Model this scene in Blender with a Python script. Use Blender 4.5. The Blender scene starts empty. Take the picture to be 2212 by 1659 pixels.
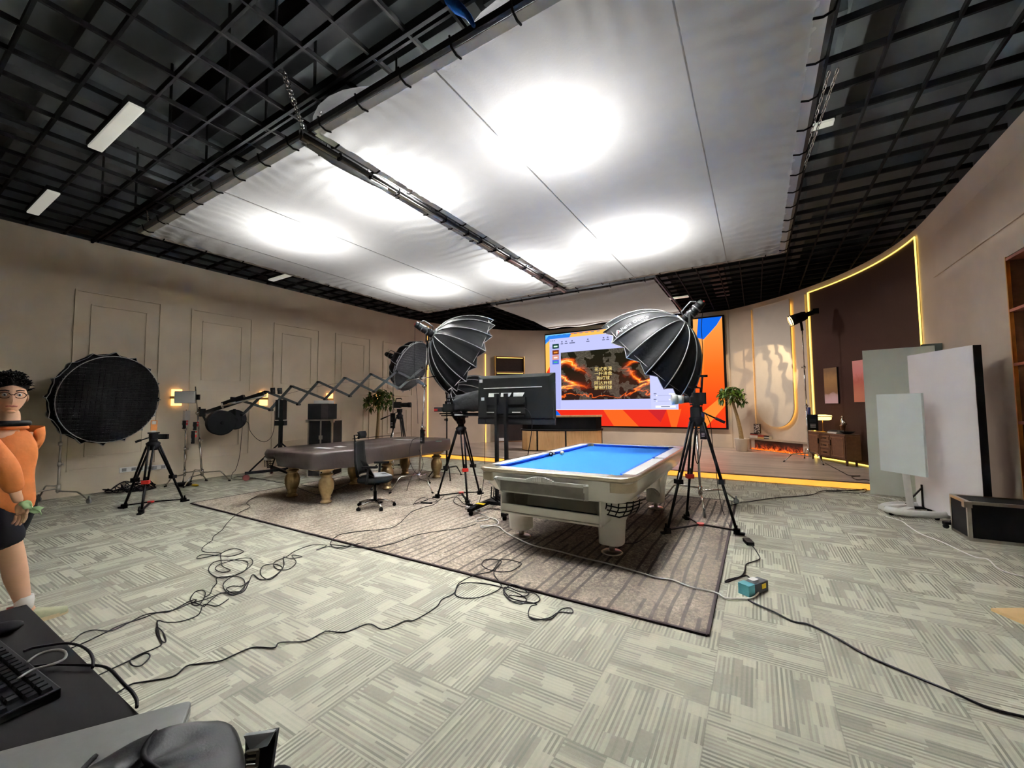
import bpy, bmesh, math, random
from mathutils import Vector, Matrix, Quaternion
random.seed(7)
PI = math.pi
SC = bpy.context.scene
COL = SC.collection
V = Vector

# ------------------------------------------------------------------ camera
F_PX, PITCH, ROLL, YAW, CAM_H = 877.2, math.radians(3.213), math.radians(-.504), math.radians(31.0), 1.42
_cp, _sp, _cr, _sr = math.cos(PITCH), math.sin(PITCH), math.cos(ROLL), math.sin(ROLL)
_c, _s = math.cos(YAW), math.sin(YAW)
_R = Matrix(((_cr, -_sr*_sp, _sr*_cp), (0, _cp, _sp), (-_sr, -_cr*_sp, _cr*_cp)))
_M = Matrix(((_c, _s, 0), (-_s, _c, 0), (0, 0, 1)))
RW = _R @ _M                                   # rows: camera right, forward, up in world axes
CAM = V((0, 0, CAM_H))
cd = bpy.data.cameras.new('camera'); cam = bpy.data.objects.new('camera', cd); COL.objects.link(cam)
cd.sensor_width = 36; cd.lens = F_PX*36/2212; cd.clip_start = .02; cd.clip_end = 100
cam.matrix_world = Matrix.Translation(CAM) @ Matrix((RW[0], RW[2], -RW[1])).transposed().to_4x4()
SC.camera = cam
SC.view_settings.view_transform = 'Standard'; SC.view_settings.look = 'None'
SC.view_settings.gamma = 1; SC.view_settings.use_curve_mapping = False
SC.view_settings.exposure = 0.1
SC.cycles.max_bounces = 8; SC.cycles.diffuse_bounces = 5; SC.cycles.glossy_bounces = 3
SC.cycles.transmission_bounces = 6; SC.cycles.transparent_max_bounces = 10
SC.cycles.sample_clamp_indirect = 120
SC.cycles.caustics_reflective = False; SC.cycles.caustics_refractive = False
SC.cycles.use_denoising = True

def ray(u, v):
    return RW.transposed() @ V(((u-1106)/F_PX, 1, -(v-829.5)/F_PX))
def G(u, v, z=0.0):                            # survey point on the level z
    d = ray(u, v); return CAM + d*((z-CAM_H)/d.z)
def DP(u, v, depth):                           # survey point at a depth in front of the camera
    return CAM + ray(u, v)*depth
def OY(u, v, y):
    d = ray(u, v); return CAM + d*(y/d.y)
def OX(u, v, x):
    d = ray(u, v); return CAM + d*(x/d.x)
def RG(u, v, base):                            # survey point at the same horizontal range as base
    d = ray(u, v); return CAM + d*(math.hypot(base[0], base[1])/math.hypot(d.x, d.y))
RIGHT, FWD = V((_c, _s, 0)), V((-_s, _c, 0))

# ------------------------------------------------------------------ materials
def lin(c):
    f = lambda x: x/12.92 if x <= .04045 else ((x+.055)/1.055)**2.4
    return (f(c[0]/255), f(c[1]/255), f(c[2]/255), 1)
class NT:
    def __init__(s, m): s.t = m.node_tree; s.n = s.t.nodes; s.l = s.t.links
    def add(s, typ, **kw):
        nd = s.n.new(typ)
        for k, v in kw.items():
            if k[0] == 'i' and k[1:].isdigit(): s.put(nd.inputs[int(k[1:])], v)
            elif k.startswith('in_'): s.put(nd.inputs[k[3:].replace('_', ' ')], v)
            else: setattr(nd, k, v)
        return nd
    def put(s, inp, v):
        if isinstance(v, bpy.types.NodeSocket): s.l.new(v, inp)
        elif isinstance(v, bpy.types.Node): s.l.new(v.outputs[0], inp)
        else: inp.default_value = v
    def m(s, op, a, b=0.0, c=0.0):
        nd = s.add('ShaderNodeMath', operation=op, i0=a, i1=b)
        if op in ('MULTIPLY_ADD', 'COMPARE', 'SMOOTH_MIN', 'WRAP'): s.put(nd.inputs[2], c)
        return nd.outputs[0]
    def mix(s, f, a, b):
        nd = s.n.new('ShaderNodeMix'); nd.data_type = 'RGBA'
        s.put(nd.inputs[0], f); s.put(nd.inputs[6], a); s.put(nd.inputs[7], b)
        return nd.outputs[2]
    def ramp(s, f, stops):
        nd = s.n.new('ShaderNodeValToRGB'); cr = nd.color_ramp
        while len(cr.elements) < len(stops): cr.elements.new(.5)
        for e, (p, c) in zip(cr.elements, stops): e.position = p; e.color = c if len(c) == 4 else (*c, 1)
        s.put(nd.inputs[0], f); return nd.outputs[0]
    def noise(s, scale, detail=3, vec=None, rough=.5, dist=0.0):
        nd = s.add('ShaderNodeTexNoise'); nd.inputs['Scale'].default_value = scale
        nd.inputs['Detail'].default_value = detail; nd.inputs['Roughness'].default_value = rough
        nd.inputs['Distortion'].default_value = dist
        if vec is not None: s.put(nd.inputs['Vector'], vec)
        return nd.outputs[0]
    def obj(s): return s.add('ShaderNodeTexCoord').outputs['Object']
    def pos(s): return s.add('ShaderNodeNewGeometry').outputs['Position']
    def sep(s, v):
        nd = s.add('ShaderNodeSeparateXYZ', i0=v); return nd.outputs
    def comb(s, x, y, z=0.0): return s.add('ShaderNodeCombineXYZ', i0=x, i1=y, i2=z).outputs[0]
    def bump(s, h, strength, dist=.01):
        nd = s.add('ShaderNodeBump'); nd.inputs['Strength'].default_value = strength
        nd.inputs['Distance'].default_value = dist; s.put(nd.inputs['Height'], h); return nd.outputs[0]
def blank(name):
    m = bpy.data.materials.new(name); m.use_nodes = True
    return m, NT(m), m.node_tree.nodes['Principled BSDF']
def mat(name, col, rough=.5, metal=0.0, var=.12, scale=14, bump=0.0, bscale=60, emit=None, estr=0.0, spec=.5, coat=0.0):
    m, t, b = blank(name)
    c = lin(col)
    if sum(col) < 150: spec = min(spec, .09)
    if var > 0:
        n = t.noise(scale, 4, t.obj())
        lo = tuple(x*(1-var) for x in c[:3])+(1,); hi = tuple(min(1, x*(1+var)) for x in c[:3])+(1,)
        t.put(b.inputs['Base Color'], t.ramp(n, [(.3, lo), (.7, hi)]))
    else: b.inputs['Base Color'].default_value = c
    b.inputs['Roughness'].default_value = rough; b.inputs['Metallic'].default_value = metal
    b.inputs['Specular IOR Level'].default_value = spec; b.inputs['Coat Weight'].default_value = coat
    if bump: t.put(b.inputs['Normal'], t.bump(t.noise(bscale, 3, t.obj()), bump))
    if emit: b.inputs['Emission Color'].default_value = lin(emit); b.inputs['Emission Strength'].default_value = estr
    return m
def emat(name, col, strength):
    m, t, b = blank(name)
    b.inputs['Base Color'].default_value = (*[x*.6 for x in lin(col)[:3]], 1); b.inputs['Roughness'].default_value = .5
    b.inputs['Emission Color'].default_value = lin(col); b.inputs['Emission Strength'].default_value = strength
    return m

# ------------------------------------------------------------------ meshes
class MB:
    def __init__(s): s.v = []; s.f = []; s.mi = []; s.cur = 0; s.sm = []
    def add(s, vs, fs, M=None, smooth=False):
        o = len(s.v)
        for p in vs:
            p = V(p); s.v.append(M @ p if M else p)
        for f in fs: s.f.append([i+o for i in f]); s.mi.append(s.cur); s.sm.append(smooth)
        return s
    def box(s, c, d, M=None, rz=0.0):
        x, y, z = d[0]/2, d[1]/2, d[2]/2
        T = Matrix.Translation(c) @ Matrix.Rotation(rz, 4, 'Z')
        if M: T = M @ T
        vs = [(-x,-y,-z),(x,-y,-z),(x,y,-z),(-x,y,-z),(-x,-y,z),(x,-y,z),(x,y,z),(-x,y,z)]
        return s.add(vs, [(3,2,1,0),(4,5,6,7),(0,1,5,4),(1,2,6,5),(2,3,7,6),(3,0,4,7)], T)
    def bb(s, lo, hi, M=None):
        return s.box([(a+b)/2 for a, b in zip(lo, hi)], [b-a for a, b in zip(lo, hi)], M)
    def rbox(s, c, d, r=.02, n=3, M=None, rz=0.0):            # rounded in plan
        x, y, z = d[0]/2, d[1]/2, d[2]/2
        pts = []
        for cx, cy, a0 in ((x-r,y-r,0),(-x+r,y-r,90),(-x+r,-y+r,180),(x-r,-y+r,270)):
            for k in range(n+1):
                a = math.radians(a0+90*k/n); pts.append((cx+r*math.cos(a), cy+r*math.sin(a)))
        T = Matrix.Translation(c) @ Matrix.Rotation(rz, 4, 'Z')
        if M: T = M @ T
        return s.prism(pts, -z, z, T)
    def prism(s, pts, z0, z1, M=None, smooth=False):
        n = len(pts)
        vs = [(p[0], p[1], z0) for p in pts]+[(p[0], p[1], z1) for p in pts]
        fs = [list(range(n))[::-1], list(range(n, 2*n))]+[(i, (i+1) % n, (i+1) % n+n, i+n) for i in range(n)]
        return s.add(vs, fs, M, smooth)
    def cyl(s, p0, p1, r0, r1=None, n=12, M=None, caps=True):
        r1 = r0 if r1 is None else r1
        p0, p1 = V(p0), V(p1); d = (p1-p0)
        q = d.to_track_quat('Z', 'Y').to_matrix()
        vs = []
        for p, r in ((p0, r0), (p1, r1)):
            for k in range(n):
                a = 2*PI*k/n; vs.append(p+q @ V((r*math.cos(a), r*math.sin(a), 0)))
        o = len(s.v)
        s.add(vs, [(i, (i+1) % n, (i+1) % n+n, i+n) for i in range(n)], M, True)
        if caps:
            for f in ([list(range(n))[::-1], list(range(n, 2*n))]):
                s.f.append([i+o for i in f]); s.mi.append(s.cur); s.sm.append(False)
        return s
    def bar(s, p0, p1, w, h, M=None, up=(0, 0, 1)):           # rectangular bar
        p0, p1 = V(p0), V(p1); d = (p1-p0).normalized(); u = V(up)
        if abs(d.dot(u)) > .98: u = V((0, 1, 0))
        x = d.cross(u).normalized()*w/2; y = x.cross(d).normalized()*h/2
        vs = [p+a*x+b*y for p in (p0, p1) for a, b in ((-1,-1),(1,-1),(1,1),(-1,1))]
        return s.add(vs, [(3,2,1,0),(4,5,6,7),(0,1,5,4),(1,2,6,5),(2,3,7,6),(3,0,4,7)], M)
    def tube(s, pts, r, n=6, closed=False, M=None):
        pts = [V(p) for p in pts]; m = len(pts); vs = []; prev = None
        for i, p in enumerate(pts):
            a = pts[i-1] if (i > 0 or closed) else p; b = pts[(i+1) % m] if (i < m-1 or closed) else p
            d = (b-a)
            if d.length < 1e-9: d = V((0, 0, 1))
            d.normalize()
            if prev is None:
                x = d.orthogonal().normalized()
            else:
                x = prev-d*prev.dot(d)
                x = x.normalized() if x.length > 1e-6 else d.orthogonal().normalized()
            prev = x; y = d.cross(x)
            rr = r[i] if isinstance(r, (list, tuple)) else r
            for k in range(n):
                t = 2*PI*k/n; vs.append(p+x*(rr*math.cos(t))+y*(rr*math.sin(t)))
        fs = []
        for i in range(m if closed else m-1):
            j = (i+1) % m
            for k in range(n): fs.append((i*n+k, i*n+(k+1) % n, j*n+(k+1) % n, j*n+k))
        if not closed: fs += [list(range(n))[::-1], [(m-1)*n+k for k in range(n)]]
        return s.add(vs, fs, M, True)
    def lathe(s, prof, n=20, M=None, caps=True, flute=0.0, nf=0):
        vs = []
        for r, z in prof:
            for k in range(n):
                a = 2*PI*k/n; rr = r
                if flute and isinstance(flute, tuple) and flute[1] < z < flute[2]: rr = r*(1-flute[0]*(k % 2))
                vs.append((rr*math.cos(a), rr*math.sin(a), z))
        m = len(prof)
        fs = [(i*n+k, i*n+(k+1) % n, (i+1)*n+(k+1) % n, (i+1)*n+k) for i in range(m-1) for k in range(n)]
        o = len(s.v); s.add(vs, fs, M, True)
        if caps:
            for f in (list(range(n))[::-1], [(m-1)*n+k for k in range(n)]):
                s.f.append([i+o for i in f]); s.mi.append(s.cur); s.sm.append(False)
        return s
    def ball(s, c, r, n=12, M=None, sc=(1, 1, 1)):
        m = n//2; prof = [(max(1e-4, r*math.sin(PI*i/m)), -r*math.cos(PI*i/m)) for i in range(m+1)]
        T = Matrix.Translation(c) @ Matrix.Diagonal((*sc, 1))
        return s.lathe(prof, n, (M @ T) if M else T)
    def grid(s, fn, nu, nv, M=None, smooth=True, wrap=False):
        vs = [fn(i/(nu-1), j/(nv-1)) for j in range(nv) for i in range(nu)]
        fs = [(j*nu+i, j*nu+i+1, (j+1)*nu+i+1, (j+1)*nu+i) for j in range(nv-1) for i in range(nu-1)]
        return s.add(vs, fs, M, smooth)
    def quad(s, a, b, c, d, M=None): return s.add([a, b, c, d], [(0, 1, 2, 3)], M)
    def mesh(s, name):
        me = bpy.data.meshes.new(name); me.from_pydata([tuple(p) for p in s.v], [], s.f); me.update()
        for p, k, q in zip(me.polygons, s.mi, s.sm): p.material_index = k; p.use_smooth = q
        return me

FRAME = {}                                      # world frame of every thing
def tag(o, label=None, cat=None, group=None, kind=None):
    if label: o['label'] = label
    if cat: o['category'] = cat
    if group: o['group'] = group
    if kind: o['kind'] = kind
    return o
def thing(name, label, cat, loc=(0, 0, 0), rz=0.0, group=None):
    o = bpy.data.objects.new(name, None); COL.objects.link(o)
    o.location = loc; o.rotation_euler = (0, 0, rz); o.empty_display_size = .1
    FRAME[o.name] = Matrix.Translation(loc) @ Matrix.Rotation(rz, 4, 'Z')
    return tag(o, label, cat, group)
def root(o):
    while o.parent: o = o.parent
    return o
def part(name, mb, m, parent=None, world=False, bevel=0.0, sub=0, label=None, solid=0.0):
    if isinstance(mb, MB):
        if world and parent is not None:
            inv = FRAME[root(parent).name].inverted() if root(parent).name in FRAME else Matrix()
            mb.v = [inv @ V(p) for p in mb.v]
        me = mb.mesh(name)
    else: me = mb
    for x in (m if isinstance(m, (list, tuple)) else [m]): me.materials.append(x)
    o = bpy.data.objects.new(name, me); COL.objects.link(o)
    if parent is not None: o.parent = parent
    if bevel:
        md = o.modifiers.new('bevel', 'BEVEL'); md.width = bevel; md.segments = 2; md.limit_method = 'ANGLE'; md.angle_limit = .6
    if solid:
        md = o.modifiers.new('solid', 'SOLIDIFY'); md.thickness = solid; md.offset = 0
    if sub:
        md = o.modifiers.new('sub', 'SUBSURF'); md.levels = sub; md.render_levels = sub
    if label: o['label'] = label
    return o
def solo(name, mb, m, label, cat, group=None, bevel=0.0, sub=0, solid=0.0):   # a thing that is one mesh: origin at its base
    lo = V([min(p[i] for p in mb.v) for i in range(3)]); hi = V([max(p[i] for p in mb.v) for i in range(3)])
    c = V(((lo.x+hi.x)/2, (lo.y+hi.y)/2, lo.z))
    mb.v = [V(p)-c for p in mb.v]
    o = part(name, mb, m, None, False, bevel, sub, None, solid); o.location = c
    FRAME[o.name] = Matrix.Translation(c)
    return tag(o, label, cat, group)
def struct(name, mb, m, label=None, parent=None, bevel=0.0):
    o = part(name, mb, m, parent, bevel=bevel)
    if parent is None: o['kind'] = 'structure'; FRAME[o.name] = Matrix()
    if label: o['label'] = label
    return o
def copy_tree(o, parent=None):
    c = o.copy(); COL.objects.link(c)
    if parent is not None: c.parent = parent
    for ch in list(o.children): copy_tree(ch, c)
    return c
def catmull(pts, k=6):
    P = [V(p) for p in pts]; out = []
    for i in range(len(P)-1):
        a = P[max(0, i-1)]; b = P[i]; c = P[i+1]; d = P[min(len(P)-1, i+2)]
        for j in range(k):
            t = j/k
            out.append(.5*((2*b)+(c-a)*t+(2*a-5*b+4*c-d)*t*t+(3*b-a-3*c+d)*t**3))
    out.append(P[-1]); return out
def text_mesh(s, size=1.0, extrude=0.0, align='CENTER'):
    cu = bpy.data.curves.new('t', 'FONT'); cu.body = s; cu.size = size; cu.extrude = extrude
    cu.align_x = align; cu.align_y = 'CENTER'; cu.resolution_u = 3
    o = bpy.data.objects.new('t', cu); COL.objects.link(o)
    dg = bpy.context.evaluated_depsgraph_get(); dg.update()
    me = bpy.data.meshes.new_from_object(o.evaluated_get(dg))
    bpy.data.objects.remove(o); bpy.data.curves.remove(cu)
    return me
def mesh_mb(me, fn):
    mb = MB(); mb.add([fn(v.co) for v in me.vertices], [list(p.vertices) for p in me.polygons]); return mb
def frame_of(origin, xdir, ydir):               # 4x4 with given x and y directions
    x = V(xdir).normalized(); z = x.cross(V(ydir)).normalized(); y = z.cross(x)
    M = Matrix((x, y, z)).transposed().to_4x4(); M.translation = V(origin); return M

def upf(origin, xdir):                          # upright frame: x along xdir, z up
    x = V((xdir[0], xdir[1], 0)).normalized(); z = V((0, 0, 1)); y = z.cross(x)
    M = Matrix((x, y, z)).transposed().to_4x4(); M.translation = V(origin); return M

# ------------------------------------------------------------------ palette
M = {}
M['black'] = mat('black_plastic', (15, 15, 16), .5, spec=.3)
M['blackmatte'] = mat('black_matte', (12, 12, 13), .8, spec=.2)
M['blackmetal'] = mat('black_metal', (16, 16, 18), .42, .2, spec=.35)
M['dark'] = mat('dark_grey', (34, 34, 36), .5, spec=.3)
M['grey'] = mat('grey_plastic', (120, 122, 124), .5)
M['chrome'] = mat('chrome', (215, 212, 208), .18, 1.0, .05)
M['steel'] = mat('brushed_steel', (190, 186, 178), .32, 1.0, .1)
M['white'] = mat('white_plastic', (222, 222, 220), .45, 0, .03)
M['red'] = mat('red_plastic', (190, 38, 30), .4)
M['yellow'] = mat('yellow_label', (240, 205, 30), .5, 0, .03)
M['orange'] = mat('orange_light', (230, 150, 80), .5)
M['blue'] = mat('blue_plastic', (60, 150, 190), .4)
M['navy'] = mat('navy_tape', (40, 45, 110), .5)
M['rubber'] = mat('rubber', (12, 12, 12), .85, spec=.2)
M['cable'] = mat('cable_rubber', (22, 20, 26), .5, 0, .05)
M['whitecable'] = mat('white_cable', (225, 225, 220), .45, 0, .03)
M['warm'] = emat('warm_led', (255, 196, 96), 3.0)
M['led'] = emat('amber_led', (255, 218, 100), 2.6)
M['paper'] = mat('paper', (230, 230, 228), .7, 0, .03)
# ================================================================== ROOM
XL, XR, CX, CY, CR, ZC, YN = -9.82, 2.42, -3.70, 8.85, 6.12, 4.36, -3.0
ST = .115                                        # stage height
def arc(deg, r=CR, z=0.0):
    a = math.radians(deg); return V((CX+r*math.cos(a), CY+r*math.sin(a), z))

def carpet_mat():
    m, t, b = blank('carpet_tiles')
    x, y, z = t.sep(t.pos())
    u = t.m('DIVIDE', t.m('ADD', x, .244+51), .51); v = t.m('DIVIDE', t.m('SUBTRACT', y, 2.185-51), .51)
    iu, iv = t.m('FLOOR', u), t.m('FLOOR', v)
    fu, fv = t.m('FRACT', u), t.m('FRACT', v)
    par = t.m('MODULO', t.m('ADD', iu, iv), 2.0)
    inv = t.m('SUBTRACT', 1.0, par)
    across = t.m('ADD', t.m('MULTIPLY', fu, inv), t.m('MULTIPLY', fv, par))
    along = t.m('ADD', t.m('MULTIPLY', fv, inv), t.m('MULTIPLY', fu, par))
    seed = t.m('ADD', t.m('MULTIPLY', iu, 17.3), t.m('MULTIPLY', iv, 5.71))
    def wn(a, bb): return t.add('ShaderNodeTexWhiteNoise', noise_dimensions='3D', i0=t.comb(a, bb, seed)).outputs['Value']
    ln = t.m('FLOOR', t.m('MULTIPLY', across, 46.0))
    seg = t.m('FLOOR', t.m('ADD', t.m('MULTIPLY', along, 3.0), wn(t.m('FLOOR', t.m('MULTIPLY', across, 8.0)), 3.0)))
    line = t.m('ADD', t.m('MULTIPLY', t.m('MODULO', ln, 2.0), .62), t.m('MULTIPLY', wn(ln, 0.0), .5))
    lseg = t.m('GREATER_THAN', wn(ln, t.m('ADD', seg, 40.0)), .86)
    line = t.m('ABSOLUTE', t.m('SUBTRACT', line, t.m('MULTIPLY', lseg, .6)))
    blk = wn(t.m('FLOOR', t.m('MULTIPLY', across, 6.0)), t.m('ADD', seg, 9.0))
    fill = t.m('GREATER_THAN', blk, .88); clear = t.m('LESS_THAN', blk, .16)
    d = t.m('MULTIPLY', line, t.m('SUBTRACT', 1.0, t.m('MULTIPLY', clear, .75)))
    d = t.m('MAXIMUM', d, t.m('MULTIPLY', fill, .72))
    n = t.noise(520, 2, t.pos()); n2 = t.noise(60, 3, t.pos())
    d = t.m('ADD', d, t.m('MULTIPLY', t.m('SUBTRACT', n, .5), .9))
    d = t.m('ADD', d, t.m('MULTIPLY', t.m('SUBTRACT', n2, .5), .35))
    edge = t.m('LESS_THAN', t.m('MINIMUM', t.m('MINIMUM', fu, t.m('SUBTRACT', 1.0, fu)), t.m('MINIMUM', fv, t.m('SUBTRACT', 1.0, fv))), .006)
    d = t.m('ADD', d, t.m('MULTIPLY', edge, .35))
    c = t.ramp(d, [(0.0, lin((184, 183, 167))[:3]), (.45, lin((162, 160, 145))[:3]), (1.0, lin((118, 116, 107))[:3])])
    t.put(b.inputs['Base Color'], c); b.inputs['Roughness'].default_value = .95
    b.inputs['Specular IOR Level'].default_value = .15
    t.put(b.inputs['Normal'], t.bump(d, .25, .004))
    return m
def stage_mat():
    m, t, b = blank('stage_laminate')
    x, y, z = t.sep(t.pos())
    row = t.m('FLOOR', t.m('MULTIPLY', y, 7.5)); fr = t.m('FRACT', t.m('MULTIPLY', y, 7.5))
    off = t.add('ShaderNodeTexWhiteNoise', noise_dimensions='1D', i1=row).outputs['Value']
    u = t.m('ADD', t.m('DIVIDE', x, 1.2), off)
    cell = t.add('ShaderNodeTexWhiteNoise', noise_dimensions='2D', i0=t.comb(t.m('FLOOR', u), row)).outputs['Value']
    grain = t.noise(6, 5, t.comb(t.m('MULTIPLY', x, .6), t.m('MULTIPLY', y, 12.0)), .6)
    k = t.m('ADD', t.m('MULTIPLY', cell, .5), t.m('MULTIPLY', grain, .6))
    c = t.ramp(k, [(.2, lin((136, 123, 115))[:3]), (.6, lin((174, 160, 149))[:3]), (.95, lin((200, 184, 172))[:3])])
    gap = t.m('LESS_THAN', fr, .05)
    c = t.mix(t.m('MULTIPLY', gap, .6), c, lin((45, 38, 36)))
    t.put(b.inputs['Base Color'], c); b.inputs['Roughness'].default_value = .32
    return m
def wall_mat(name, col):
    m, t, b = blank(name)
    n = t.noise(2.0, 3, t.pos()); c = lin(col)
    t.put(b.inputs['Base Color'], t.ramp(n, [(.3, [x*.95 for x in c[:3]]), (.7, [x*1.04 for x in c[:3]])]))
    b.inputs['Roughness'].default_value = .75
    t.put(b.inputs['Normal'], t.bump(t.noise(220, 2, t.pos()), .06, .003))
    return m
M['carpet'] = carpet_mat(); M['stage'] = stage_mat()
M['wall'] = wall_mat('beige_paint', (208, 195, 174)); M['wall2'] = wall_mat('beige_fabric_wall', (206, 190, 172))
M['deck'] = mat('black_ceiling_deck', (74, 79, 81), .85, 0, .1, 3)
M['grid'] = mat('black_grid_steel', (13, 13, 14), .85, 0, .1, spec=.1)
M['void'] = mat('black_paint', (24, 24, 25), .85)
M['darkwood'] = mat('dark_wall_panel', (62, 42, 38), .6, 0, .1, 60)

struct('floor', MB().bb((XL-.2, YN-.2, -.1), (XR+.6, 15.2, 0)), M['carpet'])
# stage: half disc in front of the curved wall
pts = [(XR, CY)]+[tuple(arc(a, CR)[:2]) for a in range(2, 180, 2)]+[(XL, CY)]
struct('stage_floor', MB().prism(pts, 0, ST), M['stage'], 'raised half round stage with dark laminate planks')
struct('trim_1', MB().bb((XL+.01, CY-.03, .006), (XR-.01, CY-.001, ST-.016)), emat('amber_step_light', (255, 178, 70), 1.05), 'amber light band along the stage step')
struct('trim_2', MB().bb((XL+.01, CY-.045, ST-.014), (XR-.01, CY-.001, ST+.004)), mat('step_nosing', (120, 100, 84), .4), 'thin nosing strip along the stage edge')

wl = struct('wall_left', MB().bb((XL-.12, YN, 0), (XL, CY, ZC)), M['wall'])
def lw(y): return XL if y <= CY else CX-math.sqrt(CR*CR-(y-CY)**2)
def mould(y0, y1, z0, z1, w=.028):
    mb = MB()
    for (a, b) in (((y0, z0), (y1, z0)), ((y1, z0), (y1, z1)), ((y1, z1), (y0, z1)), ((y0, z1), (y0, z0))):
        horiz = abs(a[0]-b[0]) > 1e-6
        p = V((lw(a[0])+.008, a[0], a[1])); q = V((lw(b[0])+.008, b[0], b[1]))
        d = (q-p).normalized()*w/2
        mb.bar(p-d, q+d, .03 if horiz else w, w if horiz else .03, up=(0, 0, 1) if horiz else (0, 1, 0))
    return mb
for k in range(5):
    y0 = 2.02+1.655*k; y1 = y0+1.145
    for z0, z1 in ((1.815, 3.47), (.42, 1.575)):
        part('moulding', mould(y0, y1, z0, z1), M['wall'], wl)
        part('moulding', mould(y0+.2, y1-.2, z0+.22, z1-.22, .018), M['wall'], wl)
struct('wall_back', MB().grid(lambda i, j: (lambda a, k: arc(a, CR+(0 if k < 2 else .12), (0, ZC, ZC, 0)[k]))(180*i, int(round(j*3))), 97, 4, smooth=False), M['wall2'])
struct('wall_screen', MB().bb((-6.99, 14.14, ST-.05), (-.66, 14.2, ZC)), M['wall2'], 'flat stretch of wall carrying the big screen')
# right wall, with the bookcase niche cut into it
NY0, NY1, NZ = 4.6, 6.60, 3.02
mb = MB().bb((XR, NY1, 0), (XR+.12, CY, ZC)).bb((XR, YN, 0), (XR+.12, NY0, ZC)).bb((XR, NY0, NZ), (XR+.12, NY1, ZC))
wr = struct('wall_right', mb, M['wall2'])
mb = MB()
mb.bb((XR-.02, -2.0, 3.345), (XR, 8.63, 3.965))
part('relief_panel', mb, M['wall2'], wr, bevel=.006)
struct('wall_near', MB().bb((XL-.12, YN-.12, 0), (XR+.5, YN, ZC)), M['wall'])
# black void above the open grid
mb = MB()
mb.bb((XL-.2, YN-.2, 5.45), (XR+.2, 15.2, 5.55))
for a, b in (((XL-.14, YN, ZC), (XL-.02, 15.1, 5.45)), ((XR+.02, YN, ZC), (XR+.14, 15.1, 5.45)), ((XL, YN-.12, ZC), (XR, YN, 5.45)), ((XL, 15.0, ZC), (XR, 15.12, 5.45))): mb.bb(a, b)
for yy in (-.6, 1.2, 3.1, 5.0, 6.9, 8.8, 10.7, 12.6): mb.bb((XL, yy-.06, 5.28), (XR, yy+.06, 5.45))
for xx in (-8.4, -6.9, -2.2, -.6, 1.0): mb.bb((xx-.09, YN, 5.18), (xx+.09, 14.6, 5.45))
struct('ceiling', mb, M['deck'])
mb = MB()
g = .4112; bw, bh = .0115, .04
x = -3.90-g*14
while x < XR:
    if x > XL:
        y1 = CY+math.sqrt(max(0, CR*CR-(x-CX)**2)); mb.bb((x-bw, YN, ZC), (x+bw, y1, ZC+bh))
    x += g
y = 1.02-g*9
while y < 15:
    h = (XR-XL)/2 if y < CY else math.sqrt(max(0, CR*CR-(y-CY)**2))
    if h > .2: mb.bb((CX-h, y-bw, ZC+.002), (CX+h, y+bw, ZC+bh+.02))
    y += g
for yy in (2.19,): mb.bb((XL, yy-.03, ZC-.03), (XR, yy+.0, ZC+.05))
for xx in (-8.0, -5.7, -4.35, -3.5, -1.6, .62): 
    for yy in (1.85, 2.22): mb.cyl((xx, yy, ZC), (xx, yy, 5.45), .014, n=6)
struct('trim_3', mb, M['grid'], 'open black steel ceiling grid of square cells')
solo('ceiling_duct', MB().bb((-6.05, 1.98, 4.95), (XR, 2.36, 5.2)), M['void'], 'long black duct running above the open ceiling grid', 'duct')
solo('ceiling_duct', MB().bb((-.9, 9.2, 4.62), (-.55, 13.4, 4.8)), mat('brown_duct', (66, 58, 56), .8), 'brown flat duct above the grid over the stage', 'duct')

# ---- back wall features
dp = struct('wall_back_panel', MB().grid(lambda i, j: (lambda a, k: arc(a, CR-(.012 if k in (1, 2) else -.01), (ST, ST, 4.2, 4.2)[k]))(3.9+32.2*i, int(round(j*3))), 40, 4, smooth=False), M['darkwood'], 'dark brown curved wall panel outlined in amber light')
tb = MB(); tb.tube([arc(3.6, CR-.03, z) for z in (ST, 4.215)], .011, 6)
part('led_strip', tb, M['led'], dp)
tb = MB(); tb.tube([arc(36.4, CR-.03, z) for z in (ST, 4.215)], .014, 6)
part('led_strip', tb, M['led'], dp)
tb = MB(); tb.tube([arc(3.6+32.8*i/40, CR-.03, 4.215) for i in range(41)], .010, 6)
part('led_strip', tb, M['led'], dp)
# pilasters either side of the arch
for i, (a0, a1) in enumerate(((37.2, 40.4), (53.0, 55.4))):
    struct('trim_%d' % (4+i), MB().grid(lambda u, w: (lambda a, k: arc(a, CR-(.05 if k in (1, 2) else -.01), (ST, ST, 4.2, 4.2)[k]))(a0+(a1-a0)*u, int(round(w*3))), 6, 4, smooth=False).add([arc(a, r, z) for a in (a0, a1) for r in (CR, CR-.05) for z in (ST, 4.2)], [(0, 1, 3, 2), (4, 6, 7, 5)]), M['wall2'])
def arch_pts(ac, w, z0, z1, n=20):               # outline of the hanging arch, as (angle offset metres, z)
    r = w/2
    return [(-r, z1)]+[(-r*math.cos(PI*i/n), z0+r-r*math.sin(PI*i/n)) for i in range(n+1)]+[(r, z1)]
def onarc(ac, s, z, off): return arc(ac-math.degrees(s/CR), CR-off, z)
o2 = arch_pts(46.6, 1.14, .80, 4.2); n = len(o2)
mb = MB()
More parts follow.
